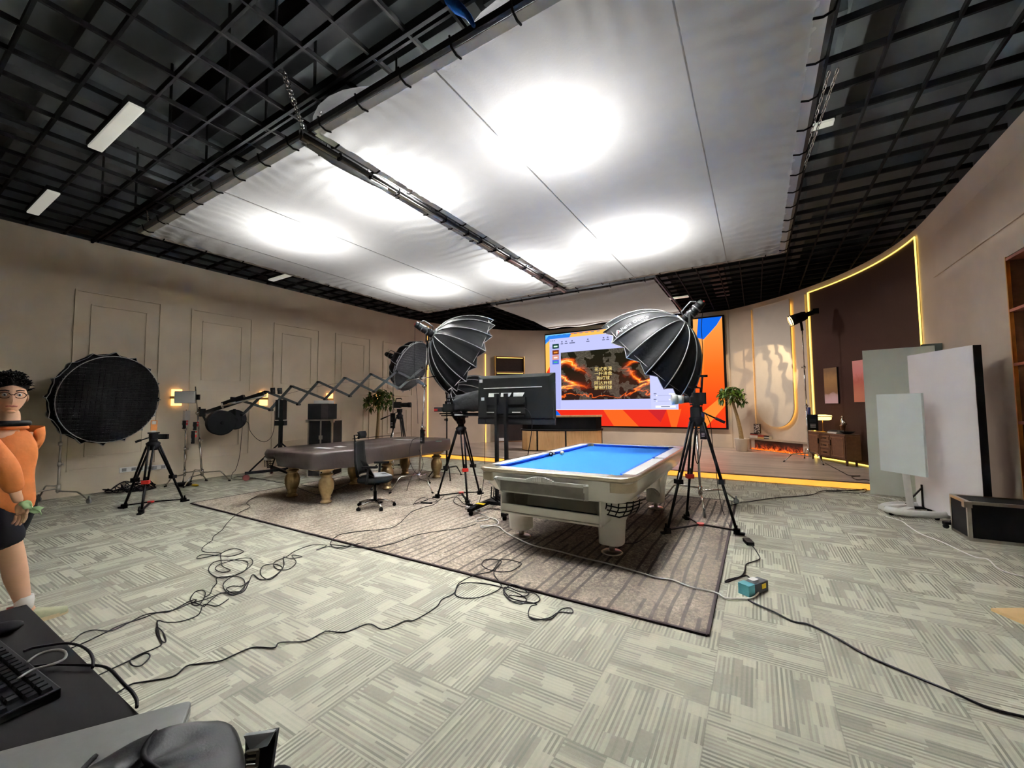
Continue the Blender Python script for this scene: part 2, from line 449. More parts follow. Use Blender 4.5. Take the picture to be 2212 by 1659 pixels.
# front face as strips so that it follows the curve
rows = []
for z in [.80+3.4*(k/40)**1.6 for k in range(41)]:
    r = .57; half = r if z >= .80+r else math.sqrt(max(1e-4, r*r-(.80+r-z)**2))
    rows.append((z, half))
vs = []; fs = []
for z, h in rows:
    for k in range(9): vs.append(onarc(46.6, -h+2*h*k/8, z, .10))
for j in range(40):
    for k in range(8): fs.append((j*9+k, j*9+k+1, j*9+k+10, j*9+k+9))
mb.add(vs, fs)
o = len(mb.v)
for off in (.10, .065): mb.add([onarc(46.6, s, z, off) for s, z in o2], [])
for k in range(n): mb.f.append([o+k, o+(k+1) % n, o+n+(k+1) % n, o+n+k]); mb.mi.append(0); mb.sm.append(False)
ar = thing('arch_panel', 'tall pale backlit panel with rounded bottom on the curved wall', 'wall panel', arc(46.6, CR-.05, .8))
part('panel', mb, mat('pale_panel', (205, 198, 186), .6, 0, .03, 4), ar, True)
tb = MB(); tb.tube([onarc(46.6, s*.88, min(4.08, z+.06), .035) for s, z in o2], .012, 6)
part('led_strip', tb, emat('soft_warm_led', (255, 196, 90), 8.0), ar, True)

# left part of the curved wall: display niche and light lines
ni = thing('display_shelf', 'dark recessed display shelf with brass edges on the curved wall behind the television', 'shelf', arc(135.4, CR-.1, ST))
T = upf(arc(135.4, CR-.17, 0), arc(130, CR)-arc(140.8, CR))
part('back', MB().bb((-.56, .06, ST), (.56, .09, 3.3), T), mat('dark_shelf_back', (46, 36, 34), .6), ni, True)
br = mat('brass', (196, 150, 84), .3, .9, .08)
bronze = mat('bronze_board', (120, 84, 52), .4, .3)
for z in (ST+.02, 1.15, 1.9, 2.72, 3.30): part('shelf_board', MB().bb((-.56, -.09, z-.018), (.56, .06, z+.018), T), bronze, ni, True)
for sx in (-1, 1): part('side_frame', MB().bb((sx*.56-.015, -.1, ST), (sx*.56+.015, .09, 3.32), T), br, ni, True)
for z in (2.7, 3.28, 1.88):
    part('led_strip', MB().bb((-.5, -.1, z-.035), (.5, -.085, z-.02), T), M['warm'], ni, True)
mb = MB().bb((-.5, -.08, ST+.05), (-.2, .05, ST+.1), T).bb((-.46, -.07, ST+.1), (-.24, .05, ST+.15), T)
solo('magazine_stack', mb, M['paper'], 'small stack of white magazines in the bottom of the display shelf', 'magazines')
for i, (a, z0, z1) in enumerate(((143.9, ST, 3.4), (165.3, ST, 4.2))):
    tb = MB(); tb.tube([arc(a, CR-.02, z) for z in (z0, z1)], .014, 6)
    struct('trim_%d' % (6+i), tb, emat('wall_line_led', (255, 200, 96), 2.2), 'thin vertical amber light line on the curved wall')

# ---- bookcase in the right wall niche
bk = thing('bookcase', 'dark wooden built-in bookcase with reddish shelves at the right edge', 'bookcase', (XR+.2, (NY0+NY1)/2, 0))
bw_ = mat('bookcase_wood', (70, 40, 26), .5, 0, .2, 20); rw = mat('red_wood', (150, 74, 52), .45, 0, .15, 20)
part('back', MB().bb((XR+.36, NY0, 0), (XR+.4, NY1, NZ)), bw_, bk, True)
for yy in (NY0, NY1-.02): part('side', MB().bb((XR+.005, yy+.001, 0), (XR+.36, yy+.019, NZ-.001)), bw_, bk, True)
for z in (.62, 1.2, 1.83, 2.42, 2.99): part('shelf', MB().bb((XR-.01, NY0+.02, z-.015), (XR+.36, NY1-.02, z+.015)), rw, bk, True)
for z in (.6, 1.18, 1.81, 2.40, 2.97): part('led_strip', MB().bb((XR+.30, NY0+.1, z-.02), (XR+.31, NY1-.03, z-.016)), emat('shelf_led', (255, 170, 60), 3.0), bk, True)
part('edge_trim', MB().bb((XR-.012, NY1-.022, 0), (XR+.02, NY1-.004, NZ)), br, bk, True)

# ---- sconces and outlets on the left wall
for k, (yy, lab) in enumerate(((3.45, 'lit wall sconce beside the white panel light, leftmost on the wall'), (5.10, 'lit wall sconce behind the crane arm, second from the left'), (6.80, 'lit wall sconce behind the stacked cases, third from the left'), (8.46, 'lit wall sconce behind the left potted tree, furthest along the wall'))):
    sc = thing('wall_sconce', lab, 'wall lamp', (XL+.04, yy, 1.66), 0, 'wall sconces along the left wall')
    part('lamp_shade', MB().bb((XL+.002, yy-.075, 1.685), (XL+.07, yy+.075, 1.82)).bb((XL+.002, yy-.075, 1.50), (XL+.07, yy+.075, 1.635)), emat('sconce_glow', (255, 190, 110), 2.6) if k == 0 else bpy.data.materials['sconce_glow'], sc, True)
    part('backplate', MB().bb((XL+.001, yy-.085, 1.635), (XL+.085, yy+.085, 1.685)), br, sc, True)
for (u, lab) in ((278, 'white double socket plate low on the wall, left of the tripod'), (313, 'white socket plate low on the wall behind the tripod legs'), (343, 'white double socket plate low on the wall, right of the tripod')):
    p = OX(u, 1014-(u-278)*.075, XL)
    sk = thing('wall_socket', lab, 'socket', (XL+.006, p.y, p.z), 0, 'socket plates on the left wall')
    part('plate', MB().bb((XL+.001, p.y-.13, p.z-.045), (XL+.012, p.y+.13, p.z+.045)), M['white'], sk, True, bevel=.003)
    for dy in (-.065, .065): part('outlet', MB().bb((XL+.012, p.y+dy-.03, p.z-.028), (XL+.014, p.y+dy+.03, p.z+.028)), M['grey'], sk, True)

# ---- faintly glowing ceiling lamps in the grid
def tube_lamp(x0, x1, y, w, lab):
    l = thing('ceiling_lamp', lab, 'ceiling lamp', ((x0+x1)/2, y, ZC-.05), 0, 'strip lamps in the ceiling grid')
    part('housing', MB().bb((x0-.01, y-w/2-.01, ZC-.02), (x1+.01, y+w/2+.01, ZC+.03)), M['grid'], l, True)
    part('diffuser', MB().bb((x0, y-w/2, ZC-.05), (x1, y+w/2, ZC-.021)), M['tube'], l, True, bevel=.008)
M['tube'] = mat('frosted_tube', (226, 226, 216), .4, 0, .02, emit=(226, 226, 214), estr=.32)
tube_lamp(-6.2, -4.98, 1.36, .12, 'long white strip lamp in the dark grid above the left, nearest')
tube_lamp(-9.03, -7.9, 1.37, .12, 'white strip lamp in the dark grid close to the left wall')
p = G(615, 598, ZC-.05); tube_lamp(p.x-.55, p.x+.35, p.y, .13, 'small white strip lamp seen between left wall and diffusion cloth')
for k, xx in enumerate((-4.6, -3.3, -2.0)):  # added fill lamps, hidden by the third cloth, brighten stage and back wall
    tube_lamp(xx-.55, xx+.55, 11.6, .15, 'added hidden fill strip lamp in the grid above the stage, %s of three' % ('left', 'middle', 'right')[k])
    ld = bpy.data.lights.new('stage_fill', 'AREA'); ld.shape = 'RECTANGLE'; ld.size = 1.1; ld.size_y = .15; ld.energy = 66; ld.color = (1, .93, .84)
    lo = bpy.data.objects.new('stage_fill', ld); COL.objects.link(lo); lo.location = (xx, 11.6, ZC-.06)
tube_lamp(-.4, .79, 5.17, .10, 'white strip lamp half hidden behind the right edge of the diffusion cloth')
# ================================================================== OVERHEAD DIFFUSION
ZS = 3.72
def silk_mat(name, tint=(236, 236, 236), transp=0.0):
    m = bpy.data.materials.new(name); m.use_nodes = True; t = NT(m); t.n.clear()
    out = t.add('ShaderNodeOutputMaterial')
    n = t.noise(7, 4, t.pos()); c = t.ramp(n, [(.3, [x*.97 for x in lin(tint)[:3]]), (.7, lin(tint)[:3])])
    d = t.add('ShaderNodeBsdfDiffuse'); tr = t.add('ShaderNodeBsdfTranslucent'); tp = t.add('ShaderNodeBsdfTransparent')
    bm = t.bump(t.noise(46, 4, t.pos(), .6, .6), .25, .006)
    for q in (d, tr): t.put(q.inputs['Color'], c); t.put(q.inputs['Normal'], bm)
    a = t.add('ShaderNodeMixShader'); a.inputs[0].default_value = .5; t.l.new(d.outputs[0], a.inputs[1]); t.l.new(tr.outputs[0], a.inputs[2])
    b = t.add('ShaderNodeMixShader'); b.inputs[0].default_value = transp; t.l.new(a.outputs[0], b.inputs[1]); t.l.new(tp.outputs[0], b.inputs[2])
    t.l.new(b.outputs[0], out.inputs[0]); return m
M['silk'] = silk_mat('white_silk')
M['seam'] = mat('silk_seam', (205, 205, 205), .8, 0, .03)
M['pipe'] = mat('dark_pipe', (58, 58, 60), .4, .6)
M['tie'] = mat('bungee', (22, 22, 22), .7)
from mathutils import noise as mnoise
def silk_sheet(x0, x1, y0, y1, z, nx, ny, amp=1.0, seed=0.0, sag=.02):
    def fn(i, j):
        x = x0+(x1-x0)*i; y = y0+(y1-y0)*j
        ex = min(x-x0, x1-x); ey = min(y-y0, y1-y)
        # gathers: ridges running in from the laced edges, strongest near the ties
        w = 0.0
        for e, s_, k in ((ex, y, 1.0), (ey, x, .9)):
            fade = math.exp(-e/.30)*(.35+.65*max(0, mnoise.noise(V((s_*.7+seed, e*.2, 3+seed))))*1.6)
            w += fade*.030*k*math.sin(s_*34+2.6*mnoise.noise(V((s_*1.7, e*1.5, seed)))*3)*min(1, e/.05)
        w += .006*mnoise.noise(V((x*1.1, y*1.1, seed)))+.0016*mnoise.noise(V((x*5, y*5, seed+4)))
        sg = sag*math.sin(PI*i)*math.sin(PI*j)
        return (x, y, z-sg+amp*w)
    return MB().grid(fn, nx, ny)
def silk_frame(name, lab, x0, x1, y0, y1, z, seams, ties, nx, ny, drape=None, amp=1.0, seed=0.0):
    r = thing(name, lab, 'diffusion frame', ((x0+x1)/2, (y0+y1)/2, z), 0, 'overhead diffusion frames')
    g = .045
    part('silk', silk_sheet(x0+g, x1-g, y0+g, y1-g, z, nx, ny, amp, seed), M['silk'], r, True)
    for a, b in (((x0, y0), (x1, y0)), ((x1, y0), (x1, y1)), ((x1, y1), (x0, y1)), ((x0, y1), (x0, y0))):
        part('frame_pipe', MB().bar((a[0], a[1], z+.03), (b[0], b[1], z+.03), .032, .05), M['pipe'], r, True)
    mb = MB()
    for a, b in (((x0+.05, y0+.05), (x1-.05, y0+.05)), ((x1-.05, y0+.05), (x1-.05, y1-.05)), ((x1-.05, y1-.05), (x0+.05, y1-.05)), ((x0+.05, y1-.05), (x0+.05, y0+.05))):
        mb.bar((a[0], a[1], z-.004), (b[0], b[1], z-.004), .07, .006)
    part('hem', mb, M['seam'], r, True)
    for s_ in seams:
        part('seam', MB().bar((s_, y0+.05, z-.026), (s_, y1-.05, z-.026), .012, .004), M['silk'], r, True)
    for s_, axis, c in ties:
        d = {'x0': V((-1, 0, 0)), 'x1': V((1, 0, 0)), 'y0': V((0, -1, 0)), 'y1': V((0, 1, 0))}[axis]
        p = V((x0 if axis == 'x0' else x1 if axis == 'x1' else s_, y0 if axis == 'y0' else y1 if axis == 'y1' else s_, z))
        part('bungee_tie', MB().tube([p-d*.09+V((0, 0, -.012)), p-d*.04+V((0, 0, -.025)), p+d*.012+V((0, 0, -.01)), p+d*.03+V((0, 0, .05))], .008, 5), M['tie'], r, True)
    return r
def spread(a, b, n, axis): return [(a+(b-a)*(k+.5)/n, axis, 0) for k in range(n)]
SX0, SX1, SXM, SY0, SY1 = -6.82, .46, -3.17, 1.93, 7.34
silk_frame('diffusion_frame', 'large white overhead diffusion cloth on the left half, beside the left wall', SX0, SXM-.055, SY0, SY1, ZS, (-4.70, -6.12),
    spread(SX0, SXM, 8, 'y0')+spread(SY0, SY1, 11, 'x0')+spread(SX0, SXM, 7, 'y1')+spread(SY0, SY1, 12, 'x1'), 130, 170, seed=1.3)
silk_frame('diffusion_frame', 'large white overhead diffusion cloth on the right half, above the pool table', SXM+.055, SX1, SY0, SY1, ZS, (-1.78, -.32),
    spread(SXM, SX1, 8, 'y0')+spread(SY0, SY1, 14, 'x1')+spread(SXM, SX1, 7, 'y1')+spread(SY0, SY1, 12, 'x0'), 130, 170, seed=7.7)
# sagging third cloth over the stage
r = thing('diffusion_frame', 'smaller pinkish white sagging diffusion cloth in front of the big screen', 'diffusion frame', (-3.34, 9.1, 3.75), 0, 'overhead diffusion frames')
def fn(i, j):
    x = -5.13+3.59*i; y = 7.68+3.02*j
    d = min(1-j, .3)/.3; e = math.sin(PI*i)
    z = 3.74-.10*math.sin(PI*j)*e-.05*(1-d)*(1+mnoise.noise(V((x*2, y, 0))))+.012*mnoise.noise(V((x*1.7, y*1.7, 8)))
    return (x, y, z)
part('silk', MB().grid(fn, 50, 44), M['silk'], r, True)
for a, b in (((-5.15, 7.66), (-1.52, 7.66)), ((-1.52, 7.66), (-1.52, 10.72)), ((-5.15, 10.72), (-5.15, 7.66)), ((-1.52, 10.72), (-5.15, 10.72))):
    part('frame_pipe', MB().bar((*a, 3.79), (*b, 3.79), .03, .04), M['pipe'], r, True)
for k in range(6): part('bungee_tie', MB().tube([(-5.0+.66*k, 7.72, 3.735), (-5.0+.66*k, 7.67, 3.73), (-5.0+.66*k, 7.64, 3.8)], .008, 5), M['tie'], r, True)
# joint between the two cloths: wrapped pipes with clamps
jp = thing('truss_pipe', 'metal pipe bundle running between the two large diffusion cloths', 'pipe', (SXM, (SY0+SY1)/2, ZS-.03))
part('pipe', MB().cyl((SXM-.02, SY0-.02, ZS-.03), (SXM-.02, SY1+.02, ZS-.03), .021, n=10), M['steel'], jp, True)
part('pipe', MB().cyl((SXM+.025, SY0-.02, ZS-.025), (SXM+.025, SY1+.02, ZS-.025), .016, n=10), M['pipe'], jp, True)
part('cloth_roll', MB().tube([(SXM-.03, SY0+.05, ZS-.05), (SXM-.035, SY0+.3, ZS-.06), (SXM-.03, SY0+.75, ZS-.055), (SXM-.02, SY0+.9, ZS-.045)], [.022, .034, .03, .02], 8), mat('grey_cloth_roll', (120, 122, 124), .7), jp, True)
for k, yy in enumerate((2.25, 2.6, 2.95, 3.7, 4.15, 4.45, 4.8, 5.2, 5.7, 6.3, 6.9)):
    part('clamp', MB().box((SXM, yy, ZS-.03), (.085, .018, .06)), M['blackmetal'], jp, True)
# hanging chains from the grid
def chain(p0, p1, lab):
    p0, p1 = V(p0), V(p1); mb = MB(); n = max(6, int((p1-p0).length/.045)); d = (p1-p0)/n
    ax = d.normalized(); s1 = ax.orthogonal().normalized(); s2 = ax.cross(s1)
    for k in range(n):
        c = p0+d*(k+.5); s_ = s1 if k % 2 else s2
        mb.tube([c+ax*(d.length*.62*math.cos(a))+s_*(.012*math.sin(a)) for a in [2*PI*q/8 for q in range(8)]], .0045, 4, True)
    solo('chain', mb, M['chrome'], lab, 'chain', 'chains holding the diffusion frames')
chain((-3.47, 1.90, ZC), (-3.2, SY0-.0, ZS+.06), 'steel chain at the near end of the pipe between the big cloths, left strand')
chain((-3.40, 1.87, ZC), (-3.16, SY0-.02, ZS+.06), 'steel chain at the near end of the pipe between the big cloths, right strand')
chain((-3.49, 2.27, ZC), (-3.49, 2.30, ZS+.06), 'short steel chain hanging behind the truss near the pipe between cloths')
chain((-7.6, 2.24, ZC), (-6.84, 2.05, ZS+.06), 'steel chain at the left corner of the left diffusion cloth')
for dx, w in ((0, 'upper'), (.06, 'lower')):
    chain((.66+dx, 4.4, ZC), (SX1+dx*.5, 4.9, ZS+.05), 'steel chain at the right edge of the right diffusion cloth, %s strand' % w)
q0, q1 = G(968, 0, 4.34), G(1024, 56, ZS+.02)
mb = MB(); mb.tube([q0, q0.lerp(q1, .35)+V((0, .02, .02)), q0.lerp(q1, .7)+V((.02, 0, 0)), q1], [.03, .04, .022, .012], 7)
solo('tie_strap', mb, mat('blue_film', (40, 110, 210), .25, 0, .3, 30), 'bright blue plastic strap tied at the near edge of the diffusion cloth', 'strap')
# lamps above the cloth
LP = 560
for k, (x, y) in enumerate(((-1.40, 3.02), (-3.2, 2.96), (-5.1, 3.08), (-1.40, 5.55), (-3.2, 5.85), (-5.28, 5.64))):
    ld = bpy.data.lights.new('lamp_light', 'AREA'); ld.shape = 'DISK'; ld.size = .36; ld.spread = math.radians(82); ld.energy = LP*(1.6, .82, .70, 1.5, .78, .70)[k]
    lh = thing('overhead_lamp', ('brightest overhead lamp glowing through the right cloth, nearest the camera', 'overhead lamp glowing through the joint between the cloths, nearer one', 'overhead lamp glowing through the left cloth, nearer one', 'overhead lamp glowing through the right cloth, further one', 'overhead lamp glowing through the joint between the cloths, further one', 'overhead lamp glowing through the left cloth, further one')[k], 'overhead lamp', (x, y, ZS+.08), 0, 'overhead lamps behind the diffusion cloth')
    part('upward_shield', MB().lathe([(.80, .42), (.70, .50), (.5, .57), (.25, .61), (.02, .62)], 28, caps=False), M['blackmatte'], lh)  # unseen black dome added to keep cloth glow off the ceiling deck
    part('housing', MB().cyl((0, 0, .63), (0, 0, .86), .16, .12, 16).cyl((0, 0, .86), (0, 0, 1.40), .012, n=6), M['blackmetal'], lh)
    ld.color = (1, .985, .95); lo = bpy.data.objects.new('lamp_light', ld); COL.objects.link(lo); lo.location = (x, y, ZS+.36)
    ld = bpy.data.lights.new('spill_light', 'AREA'); ld.shape = 'DISK'; ld.size = .4; ld.energy = 37*(.62, .95, .8, 1.15, 1.2, 1.05)[k]
    ld.color = (1, .985, .95); lo = bpy.data.objects.new('spill_light', ld); COL.objects.link(lo); lo.location = (x, y, ZS+.585)
# ================================================================== RUG
def rug_mat():
    m, t, b = blank('brown_rug')
    x, y, z = t.sep(t.pos())
    wob = t.noise(1.3, 2, t.pos())
    xx = t.m('ADD', x, t.m('MULTIPLY', t.m('SUBTRACT', wob, .5), .05))
    s = t.m('MULTIPLY', xx, 10.5); i = t.m('FLOOR', s); f = t.m('FRACT', s)
    seg = t.m('FLOOR', t.m('ADD', t.m('MULTIPLY', y, 1.7), t.m('MULTIPLY', t.add('ShaderNodeTexWhiteNoise', noise_dimensions='1D', i1=i).outputs[0], 3.0)))
    on = t.m('GREATER_THAN', t.add('ShaderNodeTexWhiteNoise', noise_dimensions='2D', i0=t.comb(i, seg)).outputs[0], .22)
    w = t.m('MULTIPLY', t.m('LESS_THAN', f, .26), on)
    big = t.noise(.75, 4, t.pos(), .6, .5)
    mott = t.noise(46, 5, t.pos(), .75); fine = t.noise(260, 2, t.pos())
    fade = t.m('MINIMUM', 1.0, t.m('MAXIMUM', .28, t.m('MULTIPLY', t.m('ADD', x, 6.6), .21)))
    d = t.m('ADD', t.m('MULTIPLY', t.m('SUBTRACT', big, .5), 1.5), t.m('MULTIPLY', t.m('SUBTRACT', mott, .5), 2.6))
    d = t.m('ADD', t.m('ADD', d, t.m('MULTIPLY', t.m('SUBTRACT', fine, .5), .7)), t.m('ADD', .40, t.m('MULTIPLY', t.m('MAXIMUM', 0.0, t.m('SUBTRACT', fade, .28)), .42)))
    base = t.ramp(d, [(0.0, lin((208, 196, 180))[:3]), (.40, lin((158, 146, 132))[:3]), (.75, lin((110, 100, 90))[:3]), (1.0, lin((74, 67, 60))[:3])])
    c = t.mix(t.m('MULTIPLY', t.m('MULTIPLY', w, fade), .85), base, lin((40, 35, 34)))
    t.put(b.inputs['Base Color'], c); b.inputs['Roughness'].default_value = .9
    b.inputs['Specular IOR Level'].default_value = .2
    t.put(b.inputs['Normal'], t.bump(mott, .35, .006)); return m
rug = thing('rug', 'large brown rug with dark stripes lying under both billiard tables', 'rug', (-3.84, 4.83, 0))
RZ = .012
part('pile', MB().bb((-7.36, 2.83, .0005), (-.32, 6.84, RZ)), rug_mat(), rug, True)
mb = MB()
for a, b in (((-7.37, 2.825), (-.31, 2.825)), ((-.31, 2.825), (-.31, 6.845)), ((-.31, 6.845), (-7.37, 6.845)), ((-7.37, 6.845), (-7.37, 2.825))):
    mb.bar((*a, .0075), (*b, .0075), .022, .014)
part('binding', mb, mat('dark_binding', (40, 32, 34), .8), rug, True)

# ================================================================== POOL TABLE
PX0, PX1, PY0, PY1, PZ = -2.475, -.885, 3.375, 6.40, .82
PCX, PCY = (PX0+PX1)/2, (PY0+PY1)/2
hw, hl = (PX1-PX0)/2, (PY1-PY0)/2
pt = thing('pool_table', 'white pool table with bright blue cloth standing on the rug', 'pool table', (PCX, PCY, RZ))
pz = PZ-RZ
tw = mat('white_gelcoat', (222, 222, 214), .28, 0, .03, 4, coat=.3); rw_ = mat('white_rail', (226, 226, 222), .35, 0, .03, 6)
tm = mat('champagne_metal', (186, 176, 154), .28, .8, .08); cl = mat('blue_billiard_cloth', (24, 118, 220), .85, 0, .05, 300)
cl2 = mat('blue_cushion_cloth', (20, 84, 190), .8, 0, .05, 200)
def rr(hx, hy, r, n=8):
    out = []
    for cx, cy, a0 in ((hx-r, hy-r, 0), (-hx+r, hy-r, 90), (-hx+r, -hy+r, 180), (hx-r, -hy+r, 270)):
        for k in range(n+1): a = math.radians(a0+90*k/n); out.append((cx+r*math.cos(a), cy+r*math.sin(a)))
    return out
def ring(mb, prof):                              # stack of closed outlines [(pts, z)]
    n = len(prof[0][0]); vs = [(p[0], p[1], z) for pts, z in prof for p in pts]
    mb.add(vs, [(i*n+k, i*n+(k+1) % n, (i+1)*n+(k+1) % n, (i+1)*n+k) for i in range(len(prof)-1) for k in range(n)], None, True); return mb
R0 = .15
o1 = rr(hw, hl, R0); o2 = rr(hw-.012, hl-.012, R0-.01); o3 = rr(hw-.03, hl-.03, R0-.02); o4 = rr(hw-.115, hl-.105, .07)
part('edge_trim', ring(MB(), [(o3, pz-.046), (o2, pz-.044), (o1, pz-.03), (o1, pz-.012), (o2, pz-.001), (o3, pz)]), tm, pt)
oa, ob, oc, od = rr(hw-.02, hl-.02, R0-.02), rr(hw-.035, hl-.035, R0-.02), rr(hw-.10, hl-.13, .12), rr(hw-.13, hl-.17, .1)
mb = ring(MB(), [(oa, pz-.047), (ob, pz-.12), (oc, pz-.235), (od, pz-.255)])
mb.add([(p[0], p[1], pz-.255) for p in od], [list(range(len(od)))])
part('apron', mb, tw, pt)
CW = .035                                        # cushion width
ix, iy = hw-.155, hl-.155
bed = MB().bb((-ix-.05, -iy-.05, pz-.075), (ix+.05, iy+.05, pz-.036)); part('cloth_bed', bed, cl, pt)
def rail(p, q, nrm, m0, m1):                     # rail along p-q, nrm points inward
    p, q, nr = V((*p, 0)), V((*q, 0)), V((*nrm, 0)); d = (q-p).normalized(); o = -nr
    W = .118
    a0, b0 = p+o*W, q+o*W
    z0, z1 = pz-.06, pz-.002
    vs = []
    for z in (z0, z1): vs += [a0+V((0, 0, z)), b0+V((0, 0, z)), q+V((0, 0, z)), p+V((0, 0, z))]
    part('rail', MB().add(vs, [(3,2,1,0), (4,5,6,7), (0,1,5,4), (1,2,6,5), (2,3,7,6), (3,0,4,7)]), rw_, pt, bevel=.003)
    i0, i1 = p+d*m0+nr*CW, q-d*m1+nr*CW
    vs = [p+V((0, 0, pz-.002)), q+V((0, 0, pz-.002)), i1+V((0, 0, pz-.006)), i0+V((0, 0, pz-.006)),
          p+V((0, 0, pz-.036)), q+V((0, 0, pz-.036)), i1-nr*.02+V((0, 0, pz-.036)), i0-nr*.02+V((0, 0, pz-.036))]
    part('cushion', MB().add(vs, [(0,1,2,3), (7,6,5,4), (0,4,5,1), (1,5,6,2), (2,6,7,3), (3,7,4,0)]), cl2, pt)
pk = .075
rail((-ix+pk, -iy), (ix-pk, -iy), (0, 1), .05, .05); rail((ix-pk, iy), (-ix+pk, iy), (0, -1), .05, .05)
rail((ix, -iy+pk), (ix, -.06), (-1, 0), .05, .02); rail((ix, .06), (ix, iy-pk), (-1, 0), .02, .05)
rail((-ix, iy-pk), (-ix, .06), (1, 0), .05, .02); rail((-ix, -.06), (-ix, -iy+pk), (1, 0), .02, .05)
for sx in (-1, 1):
    for sy in (-1, 1):
        # corner casting: quarter block round the pocket
        c = V((sx*(ix-.0), sy*(iy-.0)))
        outl = []
        ox, oy = sx*(hw-.028), sy*(hl-.028); r = R0-.02
        for k in range(9):
            a = PI/2*k/8; outl.append((ox-sx*r+sx*r*math.cos(a), oy-sy*r+sy*r*math.sin(a)))
        ps = [(ox, sy*(iy-pk))]+outl+[(sx*(ix-pk), oy), (sx*(ix-pk), sy*iy)]
        ps += [(c.x-sx*.02, c.y+sy*.035), (c.x+sx*.035, c.y-sy*.02)]
        ps += [(sx*ix, sy*(iy-pk))]
        if sx*sy < 0: ps = ps[::-1]
        part('corner_casting', MB().prism(ps, pz-.05, pz+.001), tm, pt, label='champagne metal corner casting')
        part('corner_cap', ring(MB(), [([(sx*(hw-.016-R0+R0*math.cos(a)), sy*(hl-.016-R0+R0*math.sin(a))) for a in [PI/2*k/8*1.0 for k in range(9)]]+[(sx*(hw-.2), sy*(hl-.016)), (sx*(hw-.2), sy*(hl-.2)), (sx*(hw-.016), sy*(hl-.2))], z) for z in (pz-.13, pz-.049)][::(1 if sx*sy > 0 else -1)]), tm, pt)
        part('pocket', MB().lathe([(.012, pz-.16), (.045, pz-.15), (.062, pz-.06), (.06, pz-.033)], 14, Matrix.Translation((c.x-sx*.005, c.y-sy*.005, 0))), M['blackmatte'], pt)
    part('pocket', MB().lathe([(.012, pz-.16), (.045, pz-.15), (.06, pz-.06), (.06, pz-.033)], 14, Matrix.Translation((sx*(ix+.025), 0, 0))), M['blackmatte'], pt)
    part('side_casting', MB().bb((min(sx*(ix+.05), sx*(hw-.03)), -.06, pz-.05), (max(sx*(ix+.05), sx*(hw-.03)), .06, pz)), tm, pt)
# sculpted legs with arches
LX, LY = .5, .985                                # leg centres
ins = -.06                                        # feet sit slightly left of the top's middle
def legpanel(axis, off, a0, a1, zt, rise, zb):
    n = 24; pts = [(a0, zt), (a0, zb)]
    m0, m1 = a0+.13, a1-.13
    for k in range(n+1):
        t_ = k/n; u = m0+(m1-m0)*t_; pts.append((u, zb+(rise-zb)*(max(0, math.sin(PI*t_)))**.55))
    pts += [(a1, zb), (a1, zt)]
    mb = MB(); nn = len(pts); th = .05
    if axis == 'x': f = lambda u, z, w: (u, off+w, z)
    else: f = lambda u, z, w: (off+w, u, z)
    vs = [f(u, z, -th/2) for u, z in pts]+[f(u, z, th/2) for u, z in pts]
    # strips instead of one concave face
    fs = []
    lower = list(range(1, nn-1))
    vs2 = [f(pts[i][0], zt, -th/2) for i in lower]; o = len(vs); vs += vs2; vs3 = [f(pts[i][0], zt, th/2) for i in lower]; o3 = len(vs); vs += vs3
    for k in range(len(lower)-1):
        a, b = lower[k], lower[k+1]
        fs += [(a, b, o+k+1, o+k), (a+nn, o3+k, o3+k+1, b+nn), (a, a+nn, b+nn, b)]
    mb.add(vs, fs); return mb
zt = pz-.25
for sx in (-1, 1): part('side_panel', legpanel('y', ins+sx*(LX+.06), -LY-.1, LY+.1, zt, .42, .115), tw, pt)
for sy in (-1, 1): part('end_panel', legpanel('x', sy*(LY+.06), ins-LX-.1, ins+LX+.1, zt, .44, .115), tw, pt)
for sx in (-1, 1):
    for sy in (-1, 1):
        lg = MB(); rows = []
        for k in range(9):
            t_ = k/8; z = .10+(zt-.10)*t_; h = .115+.05*t_**2
            rows.append(([(ins+sx*LX+p[0]+sx*.015*t_, sy*LY+p[1]+sy*.02*t_) for p in rr(h, h, h*.72, 5)], z))
        ring(lg, rows); lg.add([(p[0], p[1], .10) for p in rows[0][0]], [list(range(len(rows[0][0])))[::-1]])
        l = part('leg', lg, tw, pt)
        part('foot', MB().cyl((ins+sx*LX, sy*LY, .012), (ins+sx*LX, sy*LY, .12), .028, n=14).lathe([(.10, 0), (.105, .006), (.09, .018), (.03, .026)], 22, Matrix.Translation((ins+sx*LX, sy*LY, 0))), M['steel'], l, label='round metal levelling foot')
# ornamental recess on the near end
yf = -hl+.045
orn = mat('ornament_plastic', (196, 198, 192), .22, .15, .05)
def fz(z): return yf+(pz-.12-z)*.55+.0          # apron leans inward toward the bottom
x0, x1 = -.52, .40
mb = MB()
for (a, za), (b, zb) in (((x0, pz-.09), (x1, pz-.09)), ((x0+.03, pz-.215), (x1-.03, pz-.215))): mb.bar((a, fz(za)-.055, za), (b, fz(zb)-.055, zb), .03, .022, up=(0, 1, 0))
for xx, s_ in ((x0, 1), (x1, -1)): mb.bar((xx, fz(pz-.085)-.055, pz-.08), (xx+s_*.03, fz(pz-.215)-.055, pz-.222), .045, .03)
mb.bar((-.06, fz(pz-.1)-.05, pz-.09), (-.06, fz(pz-.21)-.05, pz-.215), .018, .02)
for k in range(13):                                # raised crest
    u = -.17+.022*k; hgt = .028*math.sin(PI*k/12); mb.box((u, fz(pz-.085)-.058, pz-.078+hgt/2), (.023, .02, .022+hgt))
part('ornament_frame', mb, orn, pt, bevel=.004)
part('recess', MB().bb((x0+.04, fz(pz-.1)-.05, pz-.205), (x1-.02, fz(pz-.1)-.045, pz-.10)), mat('grey_recess', (118, 116, 110), .5), pt)
